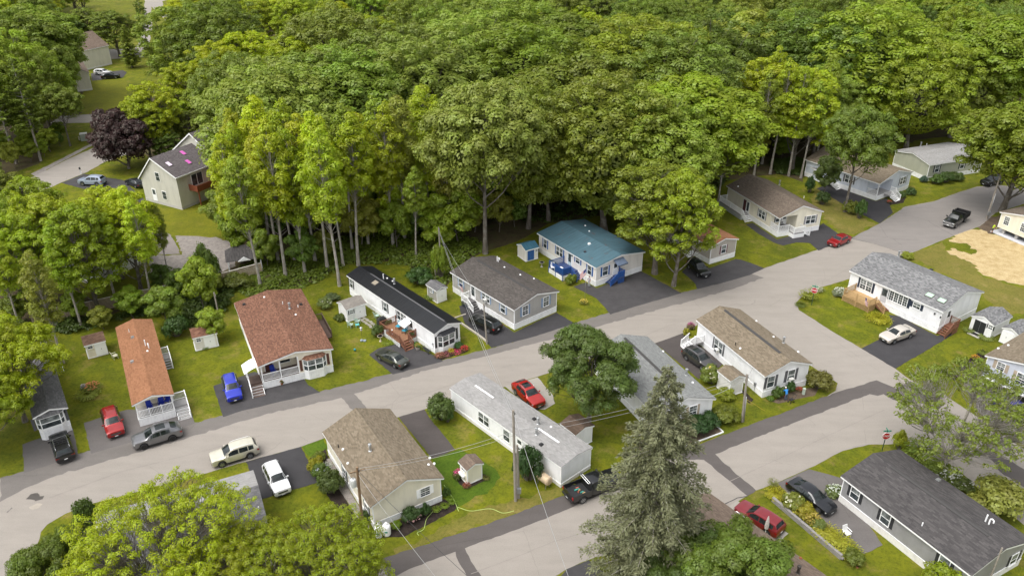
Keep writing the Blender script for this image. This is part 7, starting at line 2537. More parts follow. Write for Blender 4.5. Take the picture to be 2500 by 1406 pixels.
# bird baths, feeders, planters
def bath(label, px, py, m):
 t = thing('bird_bath', label, 'bird bath', G(px, py))
 MB().lathe((0, 0, 0), [(.2, 0), (.18, .06), (.08, .12), (.07, .6), (.12, .68), (.36, .74), (.38, .8), (.33, .8), (.1, .76)], 14).build('basin', m, t, True, 40)
 MB().cyl((0, 0, .765), .28, .01, 14).build('water', plain('still_water', (.2, .24, .22), .05), t)
bath('pale stone bird bath beside the red-brown deck', *zC(523, 1130), plain('bath_stone', (.55, .48, .36), .8))
bath('grey stone bird bath behind the blue deck', *zE(132, 770), plain('grey_stone', (.40, .38, .35), .85))
t = thing('bird_feeder', 'metal bird feeder on a post in the lawn', 'bird feeder', G(*zC(262, 1130)))
MB().cyl((0, 0, 0), .02, 1.7, 8).build('post', BLACKP, t)
MB().lathe((0, 0, 1.7), [(.16, 0), (.1, .03), (.1, .3), (.2, .32), (.03, .46)], 10).build('hopper', GALV, t, True, 40)
MB().lathe((-.1, .05, 0), [(.18, 0), (.2, .16), (.17, .16)], 10).build('pot', plain('blue_grey_pot', (.3, .36, .42), .5), t, True, 40)
MB().lathe((.3, .0, 0), [(.18, 0), (.2, .16), (.17, .16)], 10).build('pot', plain('blue_grey_pot', (.3, .36, .42), .5), t, True, 40)
t = thing('garden_ball', 'teal garden globe on the lawn near the parked sedan', 'ornament', G(*zC(157, 1275)))
MB().ball((0, 0, .28), .16).build('globe', plain('teal_glass', (.02, .28, .32), .15), t, True); MB().cyl((0, 0, 0), .05, .14, 8).build('stand', DARKM, t)
t = thing('lighthouse_ornament', 'red and white striped garden lighthouse post beside the red-brown deck', 'ornament', G(*zC(700, 1130)))
FRed = plain('flag_red', (.42, .02, .03), .8, 0, .08)
for i in range(6):
 MB().lathe((0, 0, .25 * i), [(.13 - .012 * i, 0), (.12 - .012 * i, .248)], 10).build('band', FRed if i % 2 else WHITE, t, True, 40)
MB().lathe((0, 0, 1.5), [(.1, 0), (.08, .05), (.08, .2), (.1, .22), (.01, .34)], 10).build('lantern', WHITE, t, True, 40)
t = thing('garden_banner', 'white garden banner on a stake by the red-brown deck', 'banner', G(*zC(580, 1090)), .4)
MB().tube([(0, 0, 0), (0, 0, 1.3), (.6, 0, 1.3)], .012, 6).build('stake', DARKM, t); MB().box(.03, .6, -.008, .008, .35, 1.28).build('cloth', SIGN_W, t)
def planter(label, loc, pot, leafc, flower=None, r=.22, h=.3, z=0.0):
 t = thing('planter', label, 'planter', (loc[0], loc[1], z))
 MB().lathe((0, 0, 0), [(r * .7, 0), (r, h), (r * .9, h), (r * .85, h - .05)], 12).build('pot', pot, t, True, 40)
 fm, sm = BUSH[1]
 f = ob('foliage', fm, t); f.scale = (r * 1.5, r * 1.5, .5); f.location = (0, 0, h - .1); f.color = (*leafc, 1)
 if flower:
  b = ob('blossom', BLOOM[0], t); b.scale = (r * 1.5, r * 1.5, .5); b.location = (0, 0, h - .1); b.color = (*flower, 1)
 return t
TERRA = plain('terracotta', (.35, .14, .07), .8)
planter('stone planter with yellow flowers at the foot of the red-brown deck steps', G(*zC(1055, 1245)), plain('planter_stone', (.42, .38, .33), .85), (.10, .16, .03), (.55, .35, .05), .36, .45)
planter('bright green planter beside the red-brown deck steps', G(*zC(1030, 1215)), plain('green_pot', (.03, .35, .10), .5), (.08, .16, .03), None, .25, .35)
planter('flower pot with orange blooms at the porch wall of the red-brown roofed home', G(*zB(752, 455)), TERRA, (.12, .12, .03), (.6, .25, .05), .24, .3)
planter('small red pot beside the mulch bed under the grey wall', G(*zS(682, 1345)), TERRA, (.1, .12, .03), (.5, .05, .05), .14, .2)
p = hC.world(-.6, hC.hit('L', *zC(1045, 1105)).y + .5); planter('red geranium planter at the near end of the red-brown deck', p, TERRA, (.06, .12, .03), (.5, .03, .03), .4, .3, .852)
# bins near the gravel yard
def bin_(label, px, py, bodym, lidm):
 t = thing('wheelie_bin', label, 'bin', G(px, py), .3)
 MB().add([(-.24, -.28, .06), (.24, -.28, .06), (.24, .28, .06), (-.24, .28, .06), (-.3, -.34, 1.0), (.3, -.34, 1.0), (.3, .34, 1.0), (-.3, .34, 1.0)], [(0, 3, 2, 1), (4, 5, 6, 7), (0, 1, 5, 4), (1, 2, 6, 5), (2, 3, 7, 6), (3, 0, 4, 7)]).build('body', bodym, t)
 MB().box(-.32, .32, -.37, .37, 1.003, 1.08).build('lid', lidm, t)
 for x_ in (-.22, .22):
  MB().cyl((x_ - .03, .3, .12), .12, .06, 10, axis='x').build('wheel', RUBBER, t)
bin_('black wheeled bin with yellow lid at the white house', 366, 603, BLACKP, plain('yellow_lid', (.62, .40, .02), .5))
bin_('dark bin with green lid at the white house', 362, 596, BLACKP, plain('green_lid', (.02, .16, .08), .5))
# mailbox and utility boxes on the left street
t = thing('mailbox', 'black mailbox on a white post by the far left street', 'mailbox', G(198, 425), .5)
MB().box(-.12, .12, -.12, .12, 0, 1.0).build('post', WHITE, t)
MB().prism([(-.16, 1.003), (.16, 1.003), (.16, 1.2), (.08, 1.3), (-.08, 1.3), (-.16, 1.2)], -.32, .32).build('box', BLACKP, t)
t = thing('utility_box', 'grey-green utility cabinet on the grass by the far left street', 'utility box', G(207, 343), .4)
MB().box(-.7, .7, -.6, .6, 0, 1.5).build('cabinet', plain('cabinet_green', (.28, .31, .25), .6), t); MB().box(-.75, .75, -.65, .65, 1.503, 1.6).build('lid', plain('cabinet_lid', (.5, .5, .46), .6), t)
for dx in (-1.6, 1.4):
 t2 = thing('bollard', 'pale marker post %s of the utility cabinet' % ('left' if dx < 0 else 'right'), 'bollard', G(207 + dx * 8, 343), 0)
 MB().lathe((0, 0, 0), [(.12, 0), (.12, .85), (.06, .95)], 10).build('post', plain('bollard_tan', (.55, .5, .4), .7), t2, True, 40)
t = thing('utility_pedestal', 'pale green utility pedestal on the corner lawn', 'utility box', G(1961, 962))
MB().box(-.13, .13, -.13, .13, 0, .75).build('pedestal', plain('pale_green_box', (.45, .52, .44), .6), t); MB().box(-.15, .15, -.15, .15, .753, .82).build('lid', plain('pale_green_box', (.45, .52, .44), .6), t)
t = thing('lamp_post', 'yellow lantern on a black post by the white gabled shed', 'lamp post', G(*z8(672, 745)))
MB().cyl((0, 0, 0), .035, 1.9, 8).build('post', BLACKP, t); MB().lathe((0, 0, 1.9), [(.06, 0), (.16, .05), (.18, .34), (.2, .36), (.04, .5)], 8).build('lantern', plain('amber_glass', (.62, .42, .08), .3), t)
# picnic umbrella and white table over the red car
t = thing('patio_umbrella', 'folded pale umbrella beside the dark red SUV', 'umbrella', G(*zR(1368, 1120)))
MB().cyl((0, 0, 0), .025, 2.5, 8).build('pole', WHITE, t); MB().lathe((0, 0, 1.0), [(.18, 0), (.2, .3), (.16, .8), (.08, 1.3), (.02, 1.5)], 12).build('canopy', plain('pale_canvas', (.55, .50, .46), .8, 0, .35, 8), t, True, 40)
t = thing('folding_table', 'white folding table next to the dark red SUV', 'table', G(*zR(1212, 1010)), hR.root.rotation_euler.z)
MB().box(-.4, .4, -.75, .75, .74, .79).build('top', WHITE, t)
for x_ in (-.35, .35):
 for y_ in (-.65, .65):
  MB().bar((x_, y_, 0), (x_, y_, .74), .04, .04).build('leg', GREYM, t)
# garden hose
def hose(label, pts, mat, r=.02):
 P = [G(*q) for q in pts]
 out = []
 for i in range(len(P) - 1):
  a, b, c_, d = P[max(0, i - 1)], P[i], P[i + 1], P[min(len(P) - 1, i + 2)]
  for j in range(8):
   t = j / 8
   out.append(.5 * ((2 * b) + (c_ - a) * t + (2 * a - 5 * b + 4 * c_ - d) * t * t + (3 * b - a - 3 * c_ + d) * t ** 3) + Vector((0, 0, .03)))
 out.append(P[-1] + Vector((0, 0, .03)))
 tag(MB().tube(out, r, 6).build('garden_hose', mat, None, True), label, 'hose')
HOSE = plain('green_hose', (.42, .55, .16), .5)
hose('long pale green hose across the lawn of the cream home', [z5(1535, 755), z5(1600, 850), z5(1640, 940), z7(200, 1050), z7(290, 1075), z7(430, 1060), z7(520, 1090), z7(600, 1075)], HOSE, .025)
hose('short green hose end on the grass by the propane tanks', [z5(1455, 945), z5(1410, 1000), z5(1390, 1070), z5(1345, 1095), z5(1355, 1115)], HOSE, .025)
# slatted boundary fence on the left
t = thing('slatted_fence', 'tan horizontal slat fence behind the left hand trees', 'fence')
pts = [G(x, y) for x, y in ((82, 792), (152, 778), (225, 764), (295, 748), (372, 732), (420, 722), (468, 712), (560, 690), (640, 668))]
FW_ = plain('fence_wood', (.46, .37, .26), .8, 0, .25, 2)
for i, p in enumerate(pts):
 MB().box(p.x - .06, p.x + .06, p.y - .06, p.y + .06, 0, 1.75).build('post', FW_, t)
 if i:
  a, b = pts[i - 1], p
  for k in range(9):
   z = .12 + k * .19
   MB().bar(Vector((a.x, a.y, z)), Vector((b.x, b.y, z)), .025, .13).build('slat', FW_, t)
  MB().bar(Vector((a.x, a.y, 1.8)), Vector((b.x, b.y, 1.8)), .14, .04).build('cap_rail', plain('fence_cap', (.68, .64, .56), .7), t)
# garden pavilion left of the wood
t = thing('garden_pavilion', 'small dark-roofed pavilion with white gable among the trees', 'pavilion', G(600, 655), .35)
MB().add([(-2.6, -2.2, 2.4), (2.6, -2.2, 2.4), (2.6, 2.2, 2.4), (-2.6, 2.2, 2.4), (-1.2, 0, 3.9), (1.2, 0, 3.9)], [(0, 1, 5, 4), (1, 2, 5), (2, 3, 4, 5), (3, 0, 4), (0, 3, 2, 1)]).build('roof', ROOF_CHAR, t)
for x_ in (-2.3, 2.3):
 for y_ in (-1.9, 1.9):
  MB().box(x_ - .08, x_ + .08, y_ - .08, y_ + .08, 0, 2.4).build('post', WHITE, t)
MB().prism([(-.9, 2.35), (.9, 2.35), (0, 3.0)], -2.35, -2.25).build('gable', WHITE, t)
rail(t, (-2.3, -1.9, 0), (2.3, -1.9, 0), .9, WHITE, posts=(False, False)); rail(t, (-2.3, -1.9, 0), (-2.3, 1.9, 0), .9, WHITE, posts=(False, False))
# block retaining wall by the flower bank
t = thing('retaining_wall', 'low grey block retaining wall along the flower bank', 'wall')
BLK = plain('wall_block', (.26, .245, .23), .9, 0, .3, 3)
A, B = G(*zS(75, 868)), G(*zS(590, 1305))
d = (B - A); L_ = d.length; d.normalize()
bl = MB().box(-.215, .215, -.13, .13, 0, .165).mesh('block', BLK)
for c_ in range(3):
 n = int(L_ / .44)
 for i in range(n):
  p = A + d * (.44 * (i + .5 * (c_ % 2)) + .2)
  o = ob('block', bl, t)
  o.location = (p.x + RNG.gauss(0, .008), p.y + RNG.gauss(0, .012), .17 * c_)
  o.rotation_euler = (0, 0, math.atan2(d.y, d.x) + RNG.gauss(0, .02))
# low timber edging before the white home behind the spruce, and kerb beside the garden strip
def edging(label, pts, mat, w=.1, h=.1, name='edging'):
 t = thing(name, label, 'edging')
 P = [G(*q) for q in pts]
 for a, b in zip(P, P[1:]):
  MB().bar(a + Vector((0, 0, h / 2)), b + Vector((0, 0, h / 2)), w, h).build('timber', mat, t)
edging('white timber edging round the bed before the tan shuttered home', [z8(735, 1060), z8(780, 1100), z8(500, 1202)], SIGN_W, .12, .12)
edging('pale timber kerb between the garden strip and the black SUV', [z6(220, 850), z6(345, 935), z6(408, 985)], plain('kerb_wood', (.42, .38, .31), .8), .22, .22)
edging('pale timber edge of the lawn beside the grey home', [z6(170, 815), z6(255, 785)], plain('kerb_wood', (.42, .38, .31), .8), .15, .15)
# doormats, slabs
for lb, q, m, w_, h_ in (('black doormat before the black double doors of the white shed', zK(1507, 775), BLACKP, .9, .6),):
 t = tag(MB().box(-w_ / 2, w_ / 2, -h_ / 2, h_ / 2, 0, .03).build('doormat', m), lb, 'doormat')
 p = G(*q); t.location = (p.x, p.y, .09); t.rotation_euler = (0, 0, s7.root.rotation_euler.z)
t = tag(MB().box(-.8, .8, -.6, .6, 0, .085).build('paving_slab', plain('slab', (.42, .40, .36), .85)), 'pale concrete slab at the black doors of the white shed', 'slab')
p = G(*zK(1507, 775)); t.location = (p.x, p.y, 0); t.rotation_euler = (0, 0, s7.root.rotation_euler.z)
t = tag(MB().box(-.5, .5, -.3, .3, 0, .12).build('step_block', plain('slab_block', (.36, .34, .29), .85)), 'concrete block at the foot of the red-brown roofed home steps', 'slab')
p = G(*zB(420, 560)); t.location = (p.x, p.y, .02); t.rotation_euler = (0, 0, hB.root.rotation_euler.z)
# flagstones from the white shed to the red-brown deck
t = thing('flagstone_path', 'pale flagstone path from the white shed to the red-brown deck', 'path')
A, B = G(*z4(945, 458)), G(*z4(1062, 540))
FS = [plain('path_stone', (.34, .32, .27), .9, 0, .3, 3.0), plain('path_stone_dark', (.27, .25, .21), .9, 0, .3, 3.0)]
for i in range(13):
 for j in (-1, 1):
  p = A.lerp(B, (i + .5) / 13)
  d = (B - A).normalized(); n = Vector((-d.y, d.x, 0)) * (j * .27 + RNG.gauss(0, .04))
  pl = [(math.cos(k * 1.047 + RNG.uniform(-.2, .2)) * RNG.uniform(.2, .27), math.sin(k * 1.047 + RNG.uniform(-.2, .2)) * RNG.uniform(.16, .24)) for k in range(6)]
  o = MB().slab(pl, 0, .05).build('stone', FS[(i + j) % 2], t)
  o.location = (p.x + n.x, p.y + n.y, .0)
# ------------------------------------------------------------------ planting round the homes
YG, MG, DG, OG, LG = (.27, .285, .016), (.10, .155, .018), (.040, .075, .014), (.17, .155, .02), (.20, .25, .03)
SHR = [
 ('round dense green mugo shrub beside the long white home', 1077, 1022, 1.9, 2.5, (.085, .125, .022), 'bush', 3, None),
 ('small conical shrub at the front of the round mugo shrub', *z4(1562, 1200), .75, 1.7, (.075, .14, .025), 'bush', 2, None),
 ('dark green bush between the utility pole and the long white home', *z7(700, 850), 1.7, 3.2, (.035, .075, .016), 'bush', 3, None),
 ('bright green rounded shrub by the white propane tanks', *z5(1197, 1055), .55, .8, (.17, .25, .02), 'bush', 0, None),
 ('leafy tall shrub at the front wall of the cream home', *z5(1310, 1000), 1.05, 1.4, (.055, .10, .025), 'bush', 1, (.5, .3, .3)),
 ('slim green shrub right of the tall one at the cream home', *z5(1405, 970), .6, 1.3, (.045, .09, .02), 'bush', 2, None),
 ('bright hosta leftmost of the row before the cream home', *z5(1482, 945), .5, .75, (.20, .28, .02), 'fount', 0, None),
 ('bright hosta second in the row before the cream home', *z5(1540, 915), .45, .7, (.20, .28, .02), 'fount', 1, None),
 ('bright hosta third in the row before the cream home', *z5(1592, 892), .42, .65, (.18, .27, .02), 'fount', 0, None),
 ('bright hosta fourth in the row before the cream home', *z5(1578, 862), .42, .65, (.18, .27, .02), 'fount', 1, None),
 ('small green shrub at the end of the row by the cream home corner', *z5(1552, 825), .5, .8, (.08, .14, .02), 'bush', 1, None),
 ('pink blooming plant under the window of the tiny cream shed', *z7(205, 835), .65, 1.0, (.12, .15, .03), 'bush', 0, (.70, .10, .28)),
 ('small red-green plants at the front of the tiny cream shed', *z7(262, 905), .5, .5, (.16, .09, .03), 'fount', 0, (.35, .08, .06)),
 ('yellow-green plant right of the tiny cream shed', *z7(402, 850), .4, .7, (.18, .18, .03), 'fount', 1, None),
 ('yellow flowering bush at the drive beside the cream home', *z5(625, 640), 1.0, 1.4, (.27, .25, .012), 'bush', 1, None),
 ('large hydrangea with pale blue blooms beside the cream home', *z5(672, 705), 1.15, 1.5, (.10, .15, .02), 'bush', 2, (.42, .45, .50)),
 ('green shrub at the start of the bed by the cream home', *z5(640, 570), .75, 1.0, (.15, .18, .02), 'bush', 0, None),
 ('dark green shrub between the maple and the cream home', *z5(735, 800), 1.5, 1.9, (.08, .11, .02), 'bush', 3, None),
 ('white blooming groundcover by the cream home wall', *z5(690, 625), .7, .4, (.35, .36, .30), 'fount', 1, (.6, .6, .55)),
 ('low shrub against the side wall of the cream home', *z5(975, 1010), .7, 1.2, (.08, .12, .03), 'bush', 1, (.5, .12, .1)),
 ('yellow-green flower bed plant in the lawn left of the orange-roofed home', *z3(630, 610), 1.35, 1.0, (.22, .25, .03), 'fount', 1, None),
 ('daylily clump with orange blooms behind the lawn bed', *z3(665, 560), 1.2, .9, (.16, .18, .03), 'fount', 0, (.5, .2, .08)),
 ('pale bloomed plant at the left of the lawn bed', *z3(605, 560), .5, .8, (.22, .24, .10), 'bush', 0, (.5, .45, .5)),
 ('bush growing against the shed left of the leaning service pole', *z2(1270, 1290), 1.9, 2.4, (.055, .105, .018), 'bush', 3, None),
 ('small green weed clump at the shed door step', *z3(1470, 270), .5, .5, (.13, .19, .02), 'fount', 0, None),
 ('pale green shrub behind the white shed by the black-roofed home', *z4(690, 385), 1.2, 1.3, (.17, .21, .05), 'bush', 2, (.45, .45, .35)),
 ('grey-green shrub near the fern bank behind the white shed', *z4(740, 330), 1.2, 1.0, (.11, .14, .05), 'bush', 1, None),
 ('leafy shrub at the left corner of the white shed', *z4(790, 470), .9, 1.0, (.10, .13, .02), 'bush', 0, None),
 ('rose bush beside the garden banner', *zC(500, 1050), 1.0, 1.6, (.09, .13, .025), 'bush', 1, (.30, .06, .04)),
 ('hosta patch before the red-brown deck lattice', *zC(630, 1160), .9, .6, (.20, .25, .02), 'fount', 1, None),
 ('dark green mound right of the red flower bed at the bay window', *zC(1640, 1215), .7, .8, (.06, .13, .03), 'bush', 0, None),
 ('red flowering bed plants at the right end under the bay window', *zC(1720, 1255), .8, .5, (.14, .07, .025), 'fount', 0, (.55, .04, .04)),
 ('pink flowering bed plants in the middle under the bay window', *zC(1610, 1295), .8, .45, (.14, .08, .03), 'fount', 1, (.70, .06, .18)),
 ('yellow flowering bed plant under the bay window', *zC(1530, 1290), .5, .6, (.35, .30, .03), 'fount', 0, (.6, .45, .03)),
 ('purple leafed bed plants under the bay window', *zC(1460, 1330), .8, .45, (.13, .07, .04), 'fount', 1, (.35, .10, .14)),
 ('dark red bed plants at the left end under the bay window', *zC(1370, 1350), .8, .45, (.15, .08, .04), 'fount', 0, (.40, .16, .12)),
 ('green climbing shrub over the deck end by the black-roofed home', *zC(650, 935), .6, 1.2, (.06, .12, .03), 'bush', 1, (.2, .1, .3)),
 ('plant bed beside the small grey shed', *z4(1440, 320), 1.0, .7, (.16, .21, .04), 'fount', 0, None),
 ('round green bush by the blue deck steps', *zE(555, 1010), 1.0, 1.5, (.16, .20, .015), 'bush', 1, None),
 ('yellow lily bed around the foot of the flagpole', *zE(735, 1300), .75, .7, (.20, .20, .03), 'fount', 0, (.65, .50, .10)),
 ('vine mound climbing the service pole behind the grey shed', *z6(75, 530), 1.5, 4.6, (.18, .24, .015), 'bush', 3, None),
 ('dark shrub between the small grey shed and the wood', *zC(1080, 310), 2.2, 2.2, (.055, .11, .02), 'bush', 2, None),
 ('tall yellow-green grass clump behind the stop sign on the deck corner', *zK(170, 490), 1.5, 1.6, (.24, .26, .03), 'fount', 0, None),
 ('white blooming shrub at the far end of the tan deck', *zK(420, 465), 1.1, 1.3, (.24, .26, .16), 'bush', 0, (.62, .62, .55)),
 ('white flowering wild plants behind the deck corner stop sign', *zK(240, 425), 1.0, .9, (.26, .26, .12), 'fount', 1, (.6, .6, .5)),
 ('small dark plant at the kerb of the deck corner', *zK(115, 545), .9, .7, (.12, .15, .02), 'fount', 1, None),
 ('yellow shrub at the foot of the tan deck steps', *zK(730, 660), 1.7, 1.0, (.34, .32, .02), 'fount', 1, None),
 ('variegated hosta left of the black shed doors', *zK(1450, 750), .8, .6, (.22, .26, .06), 'fount', 0, None),
 ('variegated hosta right of the black shed doors', *zK(1590, 805), 1.0, .6, (.22, .26, .06), 'fount', 1, None),
 ('yellow blooming plant in the dark mulch bed', *zK(1500, 975), .6, .7, (.25, .22, .03), 'fount', 0, (.6, .3, .03)),
 ('purple flowering plant in the dark mulch bed', *zK(1465, 1025), .6, .5, (.10, .10, .06), 'bush', 0, (.18, .08, .3)),
 ('white flowering plant in the dark mulch bed', *zK(1425, 1005), .5, .5, (.16, .18, .06), 'fount', 1, (.65, .65, .6)),
 ('green perennial clump at the top of the dark mulch bed', *zK(1570, 930), .8, .8, (.17, .21, .02), 'fount', 1, None),
 ('golden shrub by the porch steps of the tan-roofed corner home', *z8(512, 402), .6, .9, (.28, .26, .02), 'bush', 1, None),
 ('pink blooming plant behind the back stoop of the corner home', *z8(545, 360), .6, 1.0, (.2, .16, .08), 'bush', 0, (.5, .15, .3)),
 ('white blooming hydrangea left of the white gabled shed', *z8(685, 745), 1.5, 2.0, (.17, .21, .03), 'bush', 2, (.62, .60, .45)),
 ('yellow-green bush below the white gabled shed', *z8(795, 855), 1.1, 1.3, (.24, .27, .02), 'bush', 1, None),
 ('large olive bush at the corner of the tan-roofed home', *z8(1445, 775), 1.9, 1.7, (.15, .14, .025), 'bush', 3, None),
 ('rose bush beside the person in blue', *z8(1175, 845), .9, 1.4, (.08, .13, .02), 'bush', 1, (.25, .06, .05)),
 ('green shrub behind the person in blue', *z8(1250, 810), .7, 1.4, (.06, .12, .025), 'bush', 2, None),
 ('small green mound at the skirting of the corner home', *z8(1113, 865), .5, .5, (.11, .19, .02), 'bush', 0, None),
 ('red blooming bed plants by the utility pedestal', *z8(1320, 800), .6, .4, (.14, .10, .04), 'fount', 0, (.5, .08, .06)),
 ('big dark rhododendron hedge before the tan shuttered home, left part', *z8(555, 1100), 2.0, 1.6, (.030, .070, .015), 'bush', 3, None),
 ('big dark rhododendron hedge before the tan shuttered home, right part', *z8(660, 1060), 1.7, 1.5, (.032, .075, .015), 'bush', 2, None),
 ('lighter green bush right of the dark rhododendron hedge', *z8(790, 1010), 1.8, 1.4, (.15, .17, .014), 'bush', 3, None),
 ('young conifer beside the big dark rhododendron', *zR(1085, 290), 1.1, 1.5, (.12, .15, .015), 'bush', 1, None),
 ('yellow-leafed shrub at the top of the flower bank', *zS(95, 835), 1.1, 1.0, (.36, .33, .02), 'fount', 1, None),
 ('ornamental grass at the head of the flower bank', *zS(75, 770), .6, 1.4, (.24, .25, .08), 'fount', 0, None),
 ('white hydrangea in the flower bank', *zS(215, 910), 1.3, 1.3, (.20, .22, .03), 'bush', 2, (.72, .70, .52)),
 ('bronze-green shrub in the flower bank beside the hydrangea', *zS(290, 965), 1.2, 1.2, (.30, .26, .02), 'bush', 1, None),
 ('small golden perennials in the middle of the flower bank', *zS(350, 1010), 1.0, .9, (.28, .22, .03), 'fount', 0, (.45, .35, .08)),
 ('green perennials below the middle of the flower bank', *zS(400, 1050), .8, .9, (.16, .20, .04), 'bush', 0, None),
 ('yellow hosta mass in the lower flower bank, upper clump', *zS(455, 1105), 1.3, 1.0, (.36, .34, .03), 'fount', 1, None),
 ('yellow hosta mass in the lower flower bank, middle clump', *zS(535, 1170), 1.4, 1.0, (.36, .35, .03), 'fount', 0, None),
 ('yellow hosta mass in the lower flower bank, lower clump', *zS(620, 1235), 1.3, 1.0, (.33, .34, .03), 'fount', 1, None),
 ('green shrub at the end of the flower bank', *zS(650, 1300), 1.1, 1.0, (.14, .17, .02), 'bush', 3, None),
 ('white flowering shrub at the far corner of the charcoal-roofed home', *zS(530, 820), 1.1, .9, (.15, .19, .05), 'bush', 0, (.55, .58, .5)),
 ('tall grass clump at the far end of the charcoal-roofed home', *zS(1140, 560), 2.4, 2.2, (.15, .20, .02), 'fount', 0, None),
 ('golden arborvitae by the hedge stop sign', *zS(975, 495), .9, 2.0, (.27, .29, .015), 'bush', 2, None),
 ('green shrub border right of the charcoal roof, upper part', *zS(1250, 660), 1.5, 1.3, (.14, .18, .02), 'bush', 1, (.35, .35, .3)),
 ('green shrub border right of the charcoal roof, middle part', *zS(1340, 720), 1.4, 1.2, (.13, .17, .025), 'bush', 0, (.5, .5, .45)),
 ('green shrub border right of the charcoal roof, lower part', *zS(1430, 780), 1.2, 1.0, (.11, .14, .03), 'bush', 2, (.5, .5, .45)),
 ('large pale willow shrub right of the charcoal roof', *zS(1660, 950), 3.0, 2.8, (.26, .27, .05), 'bush', 3, None),
 ('bright green shrub tips at the bottom edge by the charcoal-roofed home', *zS(1290, 1470), 2.0, 2.6, (.22, .27, .012), 'bush', 1, None),
 ('small conifer leftmost by the driveway of the oak', *zG(1100, 440), 1.0, 2.6, (.05, .10, .02), 'bush', 2, None),
 ('golden shrub right of the oak trunk', *zG(1390, 585), 1.5, 2.2, (.17, .19, .02), 'bush', 1, None),
 ('cone-shaped evergreen beside the golden shrub at the oak', *zG(1455, 625), 1.2, 2.9, (.07, .13, .02), 'bush', 2, None),
 ('dark shrub on the bank behind the pale cream home', *zG(1190, 525), 1.4, 2.0, (.06, .10, .02), 'bush', 3, None),
 ('shrub row before the pale blue-white home, left', *zG(1755, 470), .9, 1.2, (.09, .14, .03), 'bush', 0, None),
 ('shrub row before the pale blue-white home, right', *zG(1820, 455), 1.1, 1.3, (.07, .12, .03), 'bush', 1, None),
 ('red flowering plants at the porch steps of the pale blue-white home', *zG(1670, 515), .6, .5, (.12, .12, .04), 'fount', 0, (.55, .08, .10)),
 ('shrub hedge before the sage green home, left', *zI(1135, 450), 1.5, 1.5, (.085, .14, .02), 'bush', 2, None),
 ('shrub hedge before the sage green home, middle', *zI(1220, 440), 1.6, 1.7, (.07, .12, .02), 'bush', 3, None),
 ('shrub hedge before the sage green home, right', *zI(1310, 420), 1.5, 1.5, (.08, .12, .02), 'bush', 1, None),
 ('small blue spruce at the corner of the sage green home', *zI(1030, 440), .8, 1.5, (.07, .12, .08), 'bush', 0, None),
 ('small yellow shrub behind the mottled grey roof', *zK(960, 165), 1.0, 1.0, (.25, .28, .02), 'bush', 1, None),
 ('dark conifer bush left of the two-tone grey roof', *zQ(870, 900), 1.4, 3.6, (.07, .11, .015), 'bush', 3, None),
 ('young bushy tree between the shed and the gravel yard', *z2(1500, 960), 2.2, 6.0, (.10, .15, .02), 'bush', 2, None),
 ('leafy shrub behind the brown-roofed home near the pavilion', *z2(1700, 940), 2.5, 2.0, (.13, .15, .02), 'bush', 1, None),
]
for lb, x, y, r, h, c, kd, vr, fl in SHR:
 shrub(lb, x, y, r, h, c, kd, vr, name='shrub' if kd == 'bush' else 'flowering_plant', flower=fl, cat='shrub' if kd == 'bush' else 'plant')

# ------------------------------------------------------------------ named trees
t = tree('maple', 0, G(1644, 698), 19.0, (.245, .30, .013), 'yellow-green maple standing on the grass right of the blue-roofed home', name='maple_tree', wide=1.02, rz=.5)
tree('maple', 2, G(1598, 668), 19, (.19, .225, .018), 'bronze-tinged maple between the blue roof and the yellow-green maple', name='maple_tree', wide=1.3)
tree('highoak', 0, G(2062, 517), 19.0, (.145, .20, .022), 'broad oak on the verge before the pale blue-white home', name='oak_tree', wide=.95, rz=1.0)
tree('oak', 0, G(2446, 516), 21.0, (.175, .215, .014), 'large oak at the right edge of the upper street', name='oak_tree', wide=1.3, rz=2.2)
TREE['round'] = [broad_tree(301, H=12, Rc=5.0, base=.12, subs=14, puffs=13, pr=.85, per=360, size=.11, flatten=.95, trunk_r=.24)]
tree('round', 0, G(1438, 1026), 11.2, (.095, .14, .024), 'dense round green tree between the long white home and the grey-green roof', name='round_tree', nominal=12, rz=.3)
TREE['spruce'] = [conifer(311, H=23, Rb=5.9, z0=.05, whorls=50, per_w=9, droop=.15, clump=66, size=.15, layered=False, bare=.22, shape=.66, trunk_r=.34, gaps=.24)]
tree('spruce', 0, G(1572, 1440), 22.8, (.160, .165, .085), 'tall grey-green spruce with bare twigs in the foreground', name='spruce_tree', nominal=23, rz=.0)
TREE['near'] = [broad_tree(321 + i, H=13, Rc=7.4, base=.25, subs=18, puffs=50 + 28 * i, pr=.42, per=75, size=.075, flatten=.8, airy=.05, trunk_r=.26) for i in range(2)]
tree('near', 0, G(395, 1345, 8.0), 12.2, (.31, .36, .006), 'airy yellow-green maple over the two-tone roof at the bottom left', name='maple_tree', nominal=13, rz=.2)
tree('near', 1, G(765, 1400, 6.5), 10.0, (.235, .28, .007), 'dense yellow-green maple at the bottom left of the cream home', name='maple_tree', nominal=13, rz=1.2)
tree('near', 1, G(575, 1440, 5.5), 9.5, (.26, .285, .008), 'yellow-green maple between the two bottom left maples', name='maple_tree', nominal=13, rz=3.0)
tree('round', 0, G(142, 1400, 5.0), 8.5, (.11, .15, .014), 'dark green rounded tree at the bottom left corner', name='round_tree', nominal=12, rz=2.0, wide=.9)
TREE['leftm'] = [broad_tree(331, H=13, Rc=5.6, base=.15, subs=15, puffs=26, pr=.62, per=210, size=.095, flatten=.85, trunk_r=.26)]
tree('leftm', 0, G(15, 900, 7.0), 12.8, (.285, .33, .006), 'bright yellow-green maple at the left edge over the dark roof', name='maple_tree', nominal=13, rz=.6)
tree('leftm', 0, G(-50, 1000, 5.0), 10, (.25, .31, .010), 'second bright maple cut by the left edge', name='maple_tree', nominal=13, rz=2.6)
